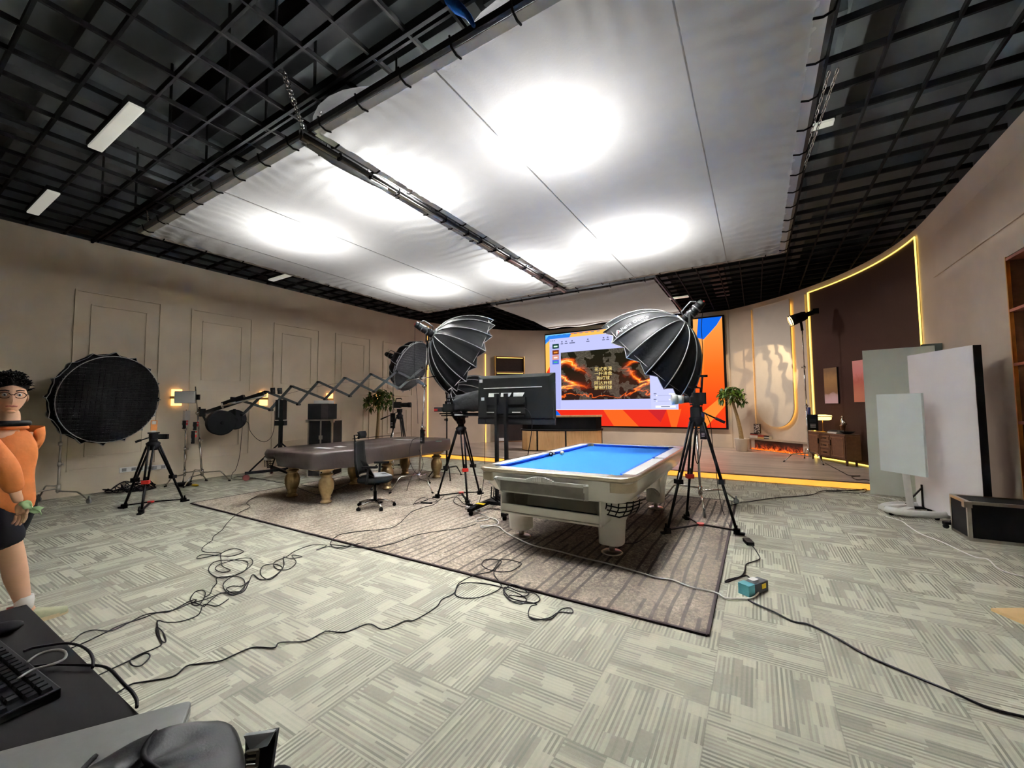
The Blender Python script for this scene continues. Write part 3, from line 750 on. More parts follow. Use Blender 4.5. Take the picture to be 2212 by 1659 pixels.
# open ball tray under the near end
ty0 = -hl+.12
tr_ = MB()
tr_.bb((-.55, ty0, .37), (.46, ty0+.02, .445)).bb((-.55, ty0, .345), (.46, ty0+.36, .365)).bb((-.55, ty0+.34, .36), (.46, ty0+.36, .56)).bb((-.57, ty0, .345), (-.55, ty0+.36, .57)).bb((.46, ty0, .345), (.48, ty0+.36, .57))
part('ball_tray', tr_, tw, pt, bevel=.006)
part('tray_liner', MB().bb((-.54, ty0+.03, .366), (.45, ty0+.33, .372)), M['blackmatte'], pt)
mb = MB()
for k in range(4): z = .56-.04*k; mb.tube([(.50, ty0+.10, z), (.62, ty0+.06, z), (.72-.02*k, ty0+.14, z-.0), (.78-.03*k, ty0+.34, z)], .007, 5)
for x_, y_ in ((.50, .10), (.55, .08), (.62, .06), (.68, .10), (.72, .16), (.75, .26)): mb.tube([(x_, ty0+y_, .57), (x_-.01, ty0+y_+.01, .50), (x_-.05, ty0+y_+.05, .435)], .006, 5)
part('ball_basket', mb, M['blackmetal'], pt)
mb = MB()
for sx in (-1,):
    for k in range(3): mb.tube([(-.74, ty0+.1+.05*k, .57), (-.75, ty0+.1+.05*k, .46), (-.66, ty0+.1+.05*k, .42)], .007, 5)
part('ball_basket', mb, M['blackmetal'], pt)
# balls
bz = PZ-.036
p8, pc = G(1190.5, 981, bz+.03), G(1214.3, 978.5, bz+.03)
b8 = thing('billiard_ball', 'black ball on the blue cloth beside the left middle pocket', 'billiard ball', (p8.x, p8.y, bz+.029), 0, 'balls on the pool table')
part('ball_body', MB().ball((0, 0, 0), .0286, 20), mat('black_ball', (18, 18, 20), .08, coat=1), b8)
wv = (CAM-V((p8.x, p8.y, bz))).normalized(); q = (wv+V((-.2, 0, .25))).normalized()
part('number_spot', MB().lathe([(.0005, .0283), (.008, .0276), (.0115, .0265)], 14, q.to_track_quat('Z', 'Y').to_matrix().to_4x4(), caps=False), M['white'], b8)
solo('billiard_ball', MB().ball((pc.x, pc.y, bz+.029), .0286, 20), mat('cue_ball', (238, 232, 190), .1, 0, .02, coat=1), 'pale cream cue ball on the blue cloth', 'billiard ball', 'balls on the pool table')

# ================================================================== COVERED TABLE
TX0, TX1, TY0, TY1, TZ = -6.74, -5.28, 3.47, 6.55, .80
tcx, tcy = (TX0+TX1)/2, (TY0+TY1)/2
st = thing('snooker_table', 'snooker table with fat gold carved legs under a dark cover', 'snooker table', (tcx, tcy, RZ))
gold = mat('gold_paint', (164, 142, 102), .4, .55, .15, 20); mah = mat('mahogany', (70, 24, 22), .35, 0, .15, 20)
hx, hy = (TX1-TX0)/2-.05, (TY1-TY0)/2-.05
part('frame', MB().bb((-hx+.12, -hy+.14, .55), (hx-.12, hy-.14, .70)), mah, st, bevel=.01)
part('rail_body', MB().rbox((0, 0, .735), (2*hx-.09, 2*hy-.09, .06), .12), mat('oak_rail', (150, 120, 74), .4), st)
mb = MB()
for sy in (-1, 1): mb.bb((-hx+.16, sy*(hy-.13)-.012, .50), (hx-.16, sy*(hy-.13)+.012, .56))
for sx in (-1, 1): mb.bb((sx*(hx-.11)-.012, -hy+.16, .50), (sx*(hx-.11)+.012, hy-.16, .56))
part('gold_moulding', mb, gold, st)
prof = [(.075, 0), (.085, .015), (.08, .03), (.062, .045), (.06, .07), (.075, .085), (.062, .10), (.085, .14), (.108, .21), (.112, .28), (.10, .34), (.075, .375), (.07, .39), (.095, .41), (.095, .43), (.062, .445), (.06, .46), (.10, .48), (.10, .50)]
for yy in (-1.17, 0.0, 1.28):
    for xx in (-.44, .44):
        b = MB().bb((xx-.10, yy-.10, .50), (xx+.10, yy+.10, .62)); l = part('leg_block', b, mah, st, bevel=.008)
        part('turned_leg', MB().lathe(prof, 32, Matrix.Translation((xx, yy, 0)), flute=(.09, .12, .36)), gold, l)
mb = MB()
for k in range(4): mb.tube([(-hx+.03, -hy+.02+.02*k, .60-.03*k), (-hx+.12, -hy-.02, .58-.03*k), (-hx+.22, -hy+.02, .60-.03*k)], .006, 5)
for k in range(5): mb.tube([(-hx+.03+.045*k, -hy-.012, .62), (-hx+.03+.045*k, -hy-.01, .50)], .005, 5)
part('ball_basket', mb, M['blackmetal'], st)
part('ball_return', MB().lathe([(.02, .60), (.05, .61), (.052, .65)], 12, Matrix.Translation((-hx+.1, -hy-.0, 0))), M['white'], st)
# the leather cover
def cover_fn(i, j):
    # i runs around the outline, j from the middle of the top to the hem
    n = 1
    a = 2*PI*i
    w, l = (TX1-TX0)/2, (TY1-TY0)/2
    ca, sa = math.cos(a), math.sin(a); e = 8
    s_ = (abs(ca)**e+abs(sa)**e)**(-1/e)
    x, y = ca*s_*w, sa*s_*l
    if j < .5:
        k = (j/.5)**.8; z = TZ+.006*mnoise.noise(V((x*k*2, y*k*2, 5)))-.012*k**12
        return (tcx+x*k, tcy+y*k, z)
    k = (j-.5)/.5
    near = max(0, -sa)**6
    left = 1 if (ca < 0 and near > .2) else 0
    drop = .235-.015*math.sin(a*3)
    corner = max(0, 1-abs(abs(ca)-abs(sa))/.35)
    per = (x*1.0+y*1.3)
    fold = .018*k*math.sin(per*9+2*mnoise.noise(V((per*2, k, 1))))*(.4+corner)+.02*k*mnoise.noise(V((per*3, k*2, 9)))
    drop *= 1+.12*mnoise.noise(V((per*1.2, 3, 7)))
    if sa < -.2 and x < -w*.15: drop *= .55+.45*min(1, max(0, (x+w*.15)/(-w*.2)+1)) if x > -w*.35 else .55   # lifted hem at the near left
    out = 1+fold*.6+.012*math.sin(PI*k)
    return (tcx+x*out, tcy+y*out, TZ-.012-drop*k)
lm, t, b = blank('brown_leatherette')
n1 = t.noise(2.2, 4, t.pos(), .6); n2 = t.noise(140, 3, t.pos())
t.put(b.inputs['Base Color'], t.ramp(n1, [(.3, lin((44, 36, 35))[:3]), (.75, lin((62, 52, 50))[:3])]))
t.put(b.inputs['Roughness'], t.ramp(n1, [(.3, (.30,)*3), (.7, (.48,)*3)]))
t.put(b.inputs['Normal'], t.bump(t.m('ADD', n2, t.m('MULTIPLY', t.noise(9, 3, t.pos()), 3.0)), .18, .01))
mb = MB().grid(cover_fn, 161, 34)
solo('table_cover', mb, lm, 'dark brown leatherette cover draped over the snooker table', 'table cover')
# scattered things on the cover: strip lamp bar, cable clip, tissue
q = G(858, 944, TZ+.02)
solo('thin_bar', MB().bar(G(762, 948, TZ+.012), G(850, 940, TZ+.012), .02, .012), M['black'], 'thin black bar lying on the far end of the leather cover', 'bar')
def slip(u, v, w, d, lab, col=(225, 228, 226), rz=.3):
    p = G(u, v, TZ+.008); solo('paper_slip', MB().box((p.x, p.y, TZ+.009), (w, d, .004), rz=rz), mat('slip_%d' % u, col, .6, 0, .05), lab, 'paper', 'papers on the table cover')
slip(700, 968, .34, .10, 'white paper strip on the leather cover near its front left corner', rz=.1)
slip(735, 965, .22, .12, 'white crumpled paper in the middle of the near part of the leather cover', rz=-.2)
slip(870, 950, .34, .14, 'white sheet on the far half of the leather cover', rz=.2)
slip(948, 953, .10, .06, 'mint green card on the far right corner of the leather cover', (120, 205, 180))

# ================================================================== OFFICE CHAIR
cb = G(810, 1096, RZ); cz = RZ
ch = thing('office_chair', 'black mesh office chair with chrome star base beside the covered table', 'office chair', (cb.x, cb.y, cz), math.radians(31))
ch.scale = (.85, .85, .85)
fab = mat('chair_fabric', (13, 14, 14), .9, 0, .1, 80, spec=.2); meshm = mat('chair_mesh', (20, 21, 21), .8, 0, .2, 200, spec=.2)
def cush(i, j):
    a = 2*PI*i; e = 4; s_ = (abs(math.cos(a))**e+abs(math.sin(a))**e)**(-1/e)
    x, y = math.cos(a)*s_*.25, math.sin(a)*s_*.245
    if j < .34: k = j/.34; return (x*k, y*k, .515+.012*(1-k*k)-.03*max(0, x*k-.17)*3)
    if j < .67: k = (j-.34)/.33; return (x*(1+.03*math.sin(PI*k)), y*(1+.03*math.sin(PI*k)), .51-.075*k-.03*max(0, x-.17)*3)
    k = (j-.67)/.33; return (x*(1-k), y*(1-k), .435)
part('seat', MB().grid(cush, 33, 13), fab, ch)
def backfn(i, j):
    z = .56+.52*j; w = .215*(1-.18*j)*(1+.1*math.sin(PI*j))
    x = -.255-.06*math.sin(PI*j*.9)*.4-.05*j+.05*(2*i-1)**2
    return (x, w*(2*i-1), z)
part('backrest', MB().grid(backfn, 13, 13), meshm, ch, solid=.022)
fr = MB(); edge = [backfn(0, k/12) for k in range(13)]+[backfn(k/12, 1) for k in range(1, 12)]+[backfn(1, 1-k/12) for k in range(13)]+[backfn(1-k/12, 0) for k in range(1, 12)]
fr.tube(edge, .014, 6, True); fr.tube([(-.05, 0, .42), (-.2, 0, .42), (-.30, 0, .52), (-.335, 0, .75), (-.345, 0, 1.10)], .022, 8)
part('back_frame', fr, M['black'], ch)
hd = MB().grid(lambda i, j: (-.285+.05*(2*i-1)**2+.02*math.sin(PI*j), .15*(2*i-1), 1.15+.11*j), 11, 7)
h = part('headrest', hd, meshm, ch, solid=.03)
part('headrest_arm', MB().tube([(-.345, 0, 1.08), (-.36, 0, 1.2), (-.30, 0, 1.2)], .014, 6), M['black'], h)
for sy in (-1, 1):
    a = MB().tube([(-.05, sy*.22, .44), (-.05, sy*.29, .44), (-.03, sy*.295, .50), (-.02, sy*.295, .69)], [.018, .02, .022, .018], 8)
    l = part('armrest', a, M['black'], ch); part('arm_pad', MB().rbox((.01, sy*.295, .705), (.26, .085, .03), .035), M['rubber'], l)
part('mechanism', MB().rbox((-.02, 0, .41), (.22, .16, .05), .03).tube([(.02, -.1, .40), (.03, -.22, .38), (.03, -.25, .36)], .009, 6).ball((.03, -.26, .35), .022, 8), M['black'], ch)
part('gas_lift', MB().cyl((0, 0, .10), (0, 0, .27), .028, n=14).cyl((0, 0, .27), (0, 0, .40), .018, n=12), M['black'], ch)
base = part('star_base', MB().cyl((0, 0, .085), (0, 0, .125), .045, n=16), M['chrome'], ch)
for k in range(5):
    a = math.radians(18+72*k); d = V((math.cos(a), math.sin(a), 0))
    s_ = part('base_arm', MB().tube([d*.03+V((0, 0, .115)), d*.16+V((0, 0, .105)), d*.31+V((0, 0, .065))], [.024, .02, .015], 8), M['chrome'], ch)
    c = d*.31; t2 = V((-d.y, d.x, 0))
    part('caster', MB().cyl(c+t2*.024+V((0, 0, .028)), c-t2*.024+V((0, 0, .028)), .028, n=14).cyl(c+V((0, 0, .03)), c+V((0, 0, .07)), .012, n=8), M['rubber'], s_)
# open laptop left on the chair
cf = FRAME[ch.name] @ V((.03, .0, .445))
lt = thing('laptop', 'open dark laptop with shiny lid resting on the office chair seat', 'laptop', cf, math.radians(31+35))
part('keyboard_base', MB().rbox((0.03, 0, .012), (.24, .34, .014), .01), M['grey'], lt)
part('trackpad', MB().bb((.06, -.05, .0195), (.13, .05, .0205)), M['dark'], lt)
ML = Matrix.Translation((-.09, 0, .02)) @ Matrix.Rotation(math.radians(-28), 4, 'Y')
part('lid', MB().rbox((0, 0, .115), (.008, .34, .23), .003, M=ML), mat('lid_metal', (120, 122, 126), .25, .7), lt)
part('screen', MB().bb((.0045, -.16, .01), (.0055, .16, .22), ML), mat('dead_screen', (30, 32, 34), .12), lt)
# ================================================================== STANDS, TRIPODS, SOFTBOXES
def cstand(name, lab, base, top, legs, casters=(), cat='light stand', group=None, m='chrome', rz=0, sandbag=False):
    """base: floor point, top: world point of the stand head, legs: list of (angle deg, reach, knee height)"""
    base, top = V(base), V(top)
    r = thing(name, lab, cat, base, 0, group)
    mm = M[m]; hub = base+V((0, 0, .22)); d = top-hub
    part('column', MB().cyl(hub-V((0, 0, .08)), hub+d*.38, .0175, n=12), mm, r, True)
    part('middle_riser', MB().cyl(hub+d*.36, hub+d*.70, .0145, n=12), mm, r, True)
    part('top_riser', MB().cyl(hub+d*.68, top, .0115, n=10), mm, r, True)
    for k, f in enumerate((.37, .69)):
        p = hub+d*f; a = math.radians(40+150*k)
        part('clamp_collar', MB().cyl(p-V((0, 0, .03)), p+V((0, 0, .03)), .026, n=12).cyl(p, p+V((.055*math.cos(a), .055*math.sin(a), 0)), .009, n=8).bar(p+V((.05*math.cos(a), .05*math.sin(a), -.02)), p+V((.05*math.cos(a), .05*math.sin(a), .02)), .012, .012), mm, r, True)
    part('leg_hub', MB().cyl(hub-V((0, 0, .06)), hub+V((0, 0, .05)), .027, n=14), mm, r, True)
    for i, (a, L, kz) in enumerate(legs):
        a = math.radians(a); u = V((math.cos(a), math.sin(a), 0)); z0 = hub.z-.05+.04*i
        has = i < len(casters) and casters[i]
        ez = base.z+(.055 if has else .008)
        p0 = V((hub.x, hub.y, z0)); p1 = p0+u*(L*.62); p2 = V((hub.x, hub.y, ez))+u*L
        l = part('leg', MB().tube([p0, p1, p1+u*(L*.07)-V((0, 0, .02)), p2-u*(L*.0)+V((0, 0, .0))], .0115, 8), mm, r, True)
        if has:
            part('caster', MB().cyl(V((p2.x, p2.y, base.z+.04))+V((-u.y, u.x, 0))*.012, V((p2.x, p2.y, base.z+.04))-V((-u.y, u.x, 0))*.012, .04, n=16).cyl(p2+V((0, 0, .0)), p2+V((0, 0, .06)), .014, n=8), M['grey'], l, True)
        else:
            part('leg_tip', MB().cyl(p2-u*.03+V((0, 0, .012)), p2+u*.01+V((0, 0, .002)), .0135, n=8), M['rubber'], l, True)
    return r

FAB = mat('softbox_fabric', (15, 16, 18), .6, 0, .12, 30, spec=.35, bump=.25, bscale=22)
PIPING = mat('silver_piping', (170, 172, 172), .4, .2, .05)
DIFF = mat('diffuser_cloth', (232, 230, 228), .8, 0, .03)
LAMP = mat('lamp_body', (34, 36, 37), .45, .3); LAMPL = mat('lamp_grey', (120, 124, 124), .4, .4)
TXW = mat('print_white', (205, 208, 210), .5, 0, 0); TXR = mat('print_red', (190, 40, 44), .5, 0, 0)
def softbox(name, lab, hub, axis, up, R=.75, D=.62, n=16, grid=False, twist=0.0, text=None, back=True, lamp=True, front=True, dark=False):
    hub = V(hub); a = V(axis).normalized(); e1 = V(up)-a*V(up).dot(a); e1.normalize(); e2 = a.cross(e1)
    r = thing(name, lab, 'softbox lamp', hub, 0, 'parabolic softbox lamps')
    t0, t1 = .14, 1.38
    def pr(t): return R*math.sin(t)/math.sin(t1), D*(1-math.cos(t))/(1-math.cos(t1))
    def P(th, t, off=0.0):
        rad, dd = pr(t); ph = ((th-twist)/(2*PI/n)) % 1.0; q = abs(ph-.5)*2      # q=1 on a rib, 0 between ribs
        k = math.cos(PI/n)/math.cos((ph-.5)*2*PI/n); rad2 = rad*k*(1-.065*(1-q*q)*math.sin(min(1, (t-t0)/.9)*PI*.5))
        dd2 = dd-(.07*(1-q) if t > t1-.01 else 0)
        th2 = th
        return hub+a*(dd2+off*0)+(e1*math.cos(th2)+e2*math.sin(th2))*(rad2+off)
    sub = 4; N = n*sub; K = 13
    mb = MB().grid(lambda i, j: P(2*PI*i+twist, t0+(t1-t0)*j), N+1, K)
    part('canopy', mb, FAB, r, True)
    for k in range(n):
        th = 2*PI*k/n+twist
        part('rib', MB().tube([P(th, t0+(t1-t0)*j/12, .004) for j in range(13)], .0075, 5), PIPING, r, True)
    rim = MB().tube([P(2*PI*i/N+twist, t1, .002) for i in range(N)], .005, 4, True)
    part('rim', rim, PIPING, r, True)
    rad, dd = pr(t1-.06); c = hub+a*(dd-.03)
    def disc(i, j):
        th = 2*PI*i; return c+(e1*math.cos(th)+e2*math.sin(th))*(rad*.965*j)
    if front: part('diffuser', MB().grid(disc, 49, 4), FAB if dark else DIFF, r, True)
    if grid:
        gb = MB(); g = 30; c2 = c+a*(.09 if dark else .012); rg = rad*(.93 if dark else .965)
        for k in range(-g+1, g):
            s_ = rg*k/g; h = math.sqrt(max(0, rg*rg-s_*s_))
            for p, q in ((e1, e2), (e2, e1)):
                w = .006*math.sin(k*2.3)
                gb.quad(c2+p*s_-q*h, c2+p*s_+q*h, c2+p*(s_+w)+q*h+a*.045, c2+p*(s_+w)-q*h+a*.045)
        part('grid', gb, mat(name+'_egg_crate', (84, 85, 88), .3, 0, .3, 60) if dark else mat('egg_crate_light', (96, 96, 100), .5, 0, .3, 60), r, True)
        part('grid_ring', MB().tube([c2+a*.045+(e1*math.cos(2*PI*i/64)+e2*math.sin(2*PI*i/64))*rg for i in range(64)], .006, 5, True), PIPING, r, True)
    rr0, d0 = pr(t0)
    part('speed_ring', MB().cyl(hub+a*(d0-.02), hub+a*(d0+.02), rr0*1.12, rr0*1.16, 28), LAMPL, r, True)
    if lamp:
        l = part('lamp_head', MB().cyl(hub-a*.30, hub+a*.0, .062, .07, 18).cyl(hub-a*.36, hub-a*.30, .05, .06, 16), LAMP, r, True)
        for k in range(4): part('cooling_ring', MB().cyl(hub-a*(.08+.055*k), hub-a*(.06+.055*k), .072, n=18), LAMPL if k % 2 else LAMP, l, True)
        part('lamp_plug', MB().cyl(hub-a*.37-V((0, 0, .0)), hub-a*.37-V((0, 0, .05)), .014, n=8), M['red'], l, True)
        part('handle', MB().tube([hub-a*.05+e1*.08, hub-a*.08+e1*.13, hub-a*.26+e1*.13, hub-a*.3+e1*.07], .011, 6), LAMPL, l, True)
        y = hub-a*.12
        part('yoke', MB().bar(y+e2*.085+V((0, 0, .02)), y+e2*.085-V((0, 0, .18)), .03, .01).bar(y-e2*.085+V((0, 0, .02)), y-e2*.085-V((0, 0, .18)), .03, .01).bar(y+e2*.09-V((0, 0, .18)), y-e2*.09-V((0, 0, .18)), .03, .012).cyl(y-V((0, 0, .18)), y-V((0, 0, .28)), .02, n=10), M['black'], l, True)
    if text:
        gore, ts, sc_, flip = text
        thc = twist+2*PI*(gore+.5)/n
        for s_, m_, u0, v0, k in (('A', TXR if False else TXW, -.20, 0, 1.7), ('light Dome', TXW, .03, .015, 1.0), ('150', TXW, .14, -.055, .75)):
            me = text_mesh(s_, .085*k*sc_)
            if s_ == 'A': me2 = text_mesh('/', .085*1.2*sc_)
            def fn(co, u0=u0, v0=v0):
                u, v = (co.x+u0*sc_), (co.y+v0*sc_)
                if flip: u, v = -u, -v
                t = ts-u*flip_t/ R; rad, dd = pr(t)
                return P(thc+v/max(.2, rad), t, .007)
            flip_t = 1.0 if not flip else 1.0
            part('lettering', mesh_mb(me, fn), m_, r, True, label='white printed lettering')
            if s_ == 'A': part('lettering', mesh_mb(me2, fn), TXR, r, True, label='red stroke of the printed mark')
    return r
def axis_from(dx, dy, df):                        # screen right / up / forward components
    return RIGHT*dx+V((0, 0, 1))*dy+FWD*df

# --- big softbox on the far left, grid towards the camera
bL = V((-9.28, 2.0, 0)); hubL = DP(187, 880, 8.05)
aL = axis_from(.95, -.13, -.24)
softbox('softbox_lamp', 'large black softbox with honeycomb grid facing the camera, at the left wall', RG(214, 862, (-9.25, 2.1))+V((0, 0, .03))-aL*.38, aL, (0, 0, 1), R=.76, D=.62, grid=True, dark=True)
tpL = RG(131, 955, (-9.35, 1.98)); 
cstand('light_stand', 'chrome wheeled stand holding the big gridded softbox by the left wall', (tpL.x, tpL.y, 0), tpL+V((0, 0, .28)), ((20, .62, .2), (-75, .5, .2), (205, .34, .2)), (1, 1, 1), m='steel')
# --- centre softbox above the covered table
baseC = G(905, 1056, RZ)
hubC = RG(936, 723, (baseC.x+.12, baseC.y+.12))
aC = axis_from(.80, -.47, .38)
softbox('softbox_lamp', 'large black softbox with white ribs on chrome stand between the two billiard tables', hubC, aC, (0, 0, 1), R=.80, D=.78, text=(9, .95, .9, True))
yk = hubC-aC.normalized()*.12-V((0, 0, .28))
cstand('light_stand', 'chrome stand between the tables holding the centre softbox, black battery pack clamped', baseC, yk, ((-20, .5, .2), (110, .5, .2), (-105, .55, .2)))
def battery(p, lab, w=.06, h=.22, d=.05):
    r = thing('battery_pack', lab, 'battery pack', p, 0, 'battery packs on stands')
    part('case', MB().rbox((0, 0, h/2), (w, d, h), .01), M['black'], r)
    part('plate', MB().box((0, -d/2-.002, h*.62), (w*.6, .004, h*.2)), M['dark'], r)
    for k in range(3): part('indicator', MB().box((0, -d/2-.003, h*(.2+.09*k)), (w*.5, .004, h*.03)), M['white'], r)
    part('clamp', MB().box((0, d/2+.015, h*.6), (.03, .03, .05)).box((0, d/2+.015, h*.92), (.04, .03, .03)), M['red'], r)
    return r
pb = baseC.lerp(yk, (1.0)/(yk.z)); rt = (CAM-pb); rt.z = 0; rt.normalize()
battery(V((pb.x, pb.y, .80))+rt*.055+RIGHT*-.0, 'black battery pack with red clip on the chrome stand between the tables', .07, .24)
# arm across the centre stand
pa = RG(907, 820, yk)
solo('grip_arm', MB().cyl(RG(884, 822, yk)-RIGHT*.05+rt*.03, RG(940, 813, yk)+RIGHT*.02+rt*.03, .009, n=8).box(RG(908, 817, yk)+rt*.02, (.05, .05, .06)), M['chrome'], 'short chrome grip arm clamped across the centre stand', 'grip arm')
# --- right softbox
baseR = V((-.72, 6.30, RZ)); hubR = RG(1478, 694, (-.80, 6.29))
aR = axis_from(-.60, -.70, .40)
softbox('softbox_lamp', 'large black softbox with white ribs over the pool table, in front of the big screen', hubR, aR, (0, 0, 1), R=.84, D=.82, text=(13, .98, 1.0, False))
yR = hubR-aR.normalized()*.12-V((0, 0, .28))
cstand('light_stand', 'wheeled chrome stand behind the right camera tripod holding the right softbox', G(1520, 1066, RZ) if False else baseR, yR, ((-80, .62, .2), (40, .55, .2), (165, .55, .2)), (1, 1, 0))
# --- rear softbox near the left tree
hubB = DP(858, 776, 9.9); aB = axis_from(.86, -.42, -.30)
softbox('softbox_lamp', 'black softbox with light honeycomb grid behind the crane arm tip, beside the tree', hubB, aB, (0, 0, 1), R=.66, D=.50, grid=True)
yB = hubB-aB.normalized()*.12-V((0, 0, .28))
cstand('light_stand', 'thin chrome stand behind the covered table holding the rear softbox', (yB.x, yB.y, 0), yB, ((200, .45, .2), (80, .45, .2), (-40, .45, .2)))
battery(V((yB.x, yB.y, .93))+rt*.05, 'black battery pack on the thin stand in front of the left tree', .12, .36, .06)
# --- low softbox hidden behind the camera
hubD = DP(976, 838, 8.3); aD = axis_from(.80, -.50, .28)
softbox('softbox_lamp', 'low black softbox mostly hidden behind the hooded camera and television', hubD, aD, (0, 0, 1), R=.56, D=.5)
yD = hubD-aD.normalized()*.12-V((0, 0, .28))
cstand('light_stand', 'black stand behind the hooded camera carrying the low softbox', (yD.x, yD.y, ST if yD.y > CY else 0), yD, ((200, .4, .2), (80, .4, .2), (-40, .4, .2)), m='blackmetal')

# --- tripods
def tripod(lab, feet, crown, bowl_z, spread_z=.05, red=True, mid=None, name='tripod', handle=None, low=True):
    c = V((sum(f[0] for f in feet)/3, sum(f[1] for f in feet)/3, min(f[2] for f in feet)))
    if crown is not None: c = V((crown[0], crown[1], c.z))
    r = thing(name, lab, 'tripod', c)
    top = V((c.x, c.y, bowl_z))
    part('bowl', MB().lathe([(.05, -.10), (.075, -.05), (.085, 0), (.05, .03)], 18, Matrix.Translation(top)), M['blackmetal'], r, True)
    for k, f in enumerate(feet):
        f = V(f); u = (f-top); uh = V((u.x, u.y, 0)).normalized(); t2 = V((-uh.y, uh.x, 0))
        s0 = top+uh*.07-V((0, 0, .04)); q = f+V((0, 0, .03)); m1 = s0.lerp(q, .52); m2 = s0.lerp(q, .56)
        l = part('leg', MB().cyl(s0+t2*.028, m2+t2*.02, .0135, n=8).cyl(s0-t2*.028, m2-t2*.02, .0135, n=8), M['blackmetal'], r, True)
        part('lower_tube', MB().cyl(s0.lerp(q, .48), q, .0155, n=8), M['black'], l, True)
        part('leg_joint', MB().box(m2, (.085, .06, .05), rz=math.atan2(uh.y, uh.x)+PI/2), M['red'] if (red and k == 1) else M['black'], l, True)
        part('foot', MB().box(f+V((0, 0, .03)), (.06, .05, .06), rz=math.atan2(uh.y, uh.x)).box(f+uh*.03+V((0, 0, .012)), (.09, .05, .022), rz=math.atan2(uh.y, uh.x)).cyl(f+V((0, 0, .04))-t2*.03, f+V((0, 0, .10))-t2*.02, .012, n=6), M['rubber'], l, True)
        sp = V((c.x, c.y, c.z+spread_z)) if low else top.lerp(V((c.x, c.y, c.z)), .62)
        q2 = f+V((0, 0, .04)) if low else s0.lerp(q, .6)
        part('spreader_arm', MB().bar(sp, q2, .026, .016), M['black'], r, True)
    part('spreader_hub', MB().cyl(V((c.x, c.y, (c.z+spread_z if low else top.lerp(c, .62).z)-.012)), V((c.x, c.y, (c.z+spread_z if low else top.lerp(c, .62).z)+.014)), .04, n=12), M['red'] if red else M['black'], r, True)
    part('fluid_head', MB().cyl(top+V((0, 0, .02)), top+V((0, 0, .07)), .05, n=16).box(top+V((0, 0, .10)), (.10, .08, .07)).cyl(top+V((-.06, 0, .10)), top+V((.06, 0, .10)), .036, n=14).box(top+V((0, 0, .145)), (.07, .12, .02)), M['black'], r, True)
    if handle:
        h = V(handle); b = top+V((0, 0, .10))
        hd = part('pan_handle', MB().cyl(b, h, .0085, n=8), M['blackmetal'], r, True)
        part('grip', MB().cyl(b.lerp(h, .68), h, .016, n=10), M['rubber'], hd, True)
    return r
# left tripod with a phone
cl_ = V((-7.53, 2.40)); tpz = .94
t1 = tripod('black video tripod with red rings holding an orange phone, left foreground', [tuple(G(268, 1098)), tuple(G(305, 1110)), tuple(G(396, 1084))], cl_, tpz, spread_z=.10, handle=RG(292, 955, cl_))
a0 = V((cl_.x, cl_.y, tpz+.155)); 
cage = thing('phone', 'phone in a pale orange case standing upright on the left tripod', 'phone', a0)
fc = (CAM-a0); fc.z = 0; fc.normalize(); T = upf(a0, V((-fc.y, fc.x, 0)))
part('phone_body', MB().rbox((0, 0, .10), (.075, .012, .15), .005, M=T), M['orange'], cage, True)
part('camera_bump', MB().rbox((0, -.009, .14), (.05, .008, .045), .01, M=T), M['white'], cage, True)
part('clamp', MB().box((0, 0, .012), (.05, .03, .024), M=T).box((0, .012, .09), (.085, .014, .02), M=T), M['white'], cage, True)
dv = RG(352, 943, cl_); 
mn = thing('monitor', 'small black monitor clamped on the right of the left tripod', 'monitor', dv)
part('monitor_body', MB().box((0, 0, 0), (.14, .04, .07), rz=.6).box((-.10, .0, -.01), (.08, .02, .03), rz=.3), M['black'], mn)
part('monitor_screen', MB().box((0.012, -.02, 0.0), (.10, .004, .05), rz=.6), M['dark'], mn)
# centre tripod with the hooded camera
cc = V((-3.93, 5.0)); 
t2_ = tripod('black tripod with red ring under the hooded studio camera, between the tables', [tuple(G(945, 1076, RZ)), tuple(G(1010, 1090, RZ)), tuple(G(1036, 1068, RZ))], cc, 1.10, spread_z=.10)
o = V((cc.x, cc.y, 1.10+.158)); rg = thing('prompter_camera', 'studio camera with black cloth hood and teleprompter on the centre tripod', 'camera', o)
T = upf(o, RIGHT*.96-FWD*.28)
bx = part('camera_body', MB().rbox((-.16, 0, .15), (.26, .12, .13), .02, M=T).box((-.18, 0, .25), (.16, .03, .02), M=T).bar((-.26, 0, .20), (-.26, 0, .26), .02, .02, T).cyl((-.36, .03, .13), (-.26, .03, .13), .035, n=12, M=T), M['black'], rg, True)
part('top_handle', MB().tube([(-.24, 0, .22), (-.24, 0, .30), (-.10, 0, .31), (-.06, 0, .24)], .012, 6, M=T), M['blackmetal'], bx, True)
part('viewfinder', MB().box((-.36, -.05, .13), (.12, .06, .07), M=T).box((-.42, -.05, .13), (.01, .05, .05), M=T), M['dark'], bx, True)
part('red_label', MB().box((-.39, -.083, .125), (.06, .004, .035), M=T), M['red'], bx, True)
def hood(i, j):
    a = PI*i; x = -.06+.47*j; w = .17+.05*j; h = .24+.10*j
    z = .10+h*math.sin(a)**.6 if 0 < i < 1 else .10
    wob = .018*mnoise.noise(V((x*9, a*3, 2)))
    return (x, -(w+wob)*math.cos(a)*(1 if True else 0), z+wob)
part('cloth_hood', MB().grid(hood, 25, 13, T), mat('black_cloth', (17, 17, 18), .7, 0, .15, 30, bump=.4, bscale=25), rg, True, solid=.008)
part('rig_plate', MB().bb((-.32, -.10, .055), (.48, .10, .075), T).cyl((-.30, -.08, .035), (.50, -.08, .035), .009, n=8, M=T).cyl((-.30, .08, .035), (.50, .08, .035), .009, n=8, M=T).box((.0, 0, .02), (.2, .1, .04), M=T), M['blackmetal'], rg, True)
part('prompter_screen', MB().bb((.02, -.20, .03), (.36, .20, .052), T), M['dark'], rg, True)
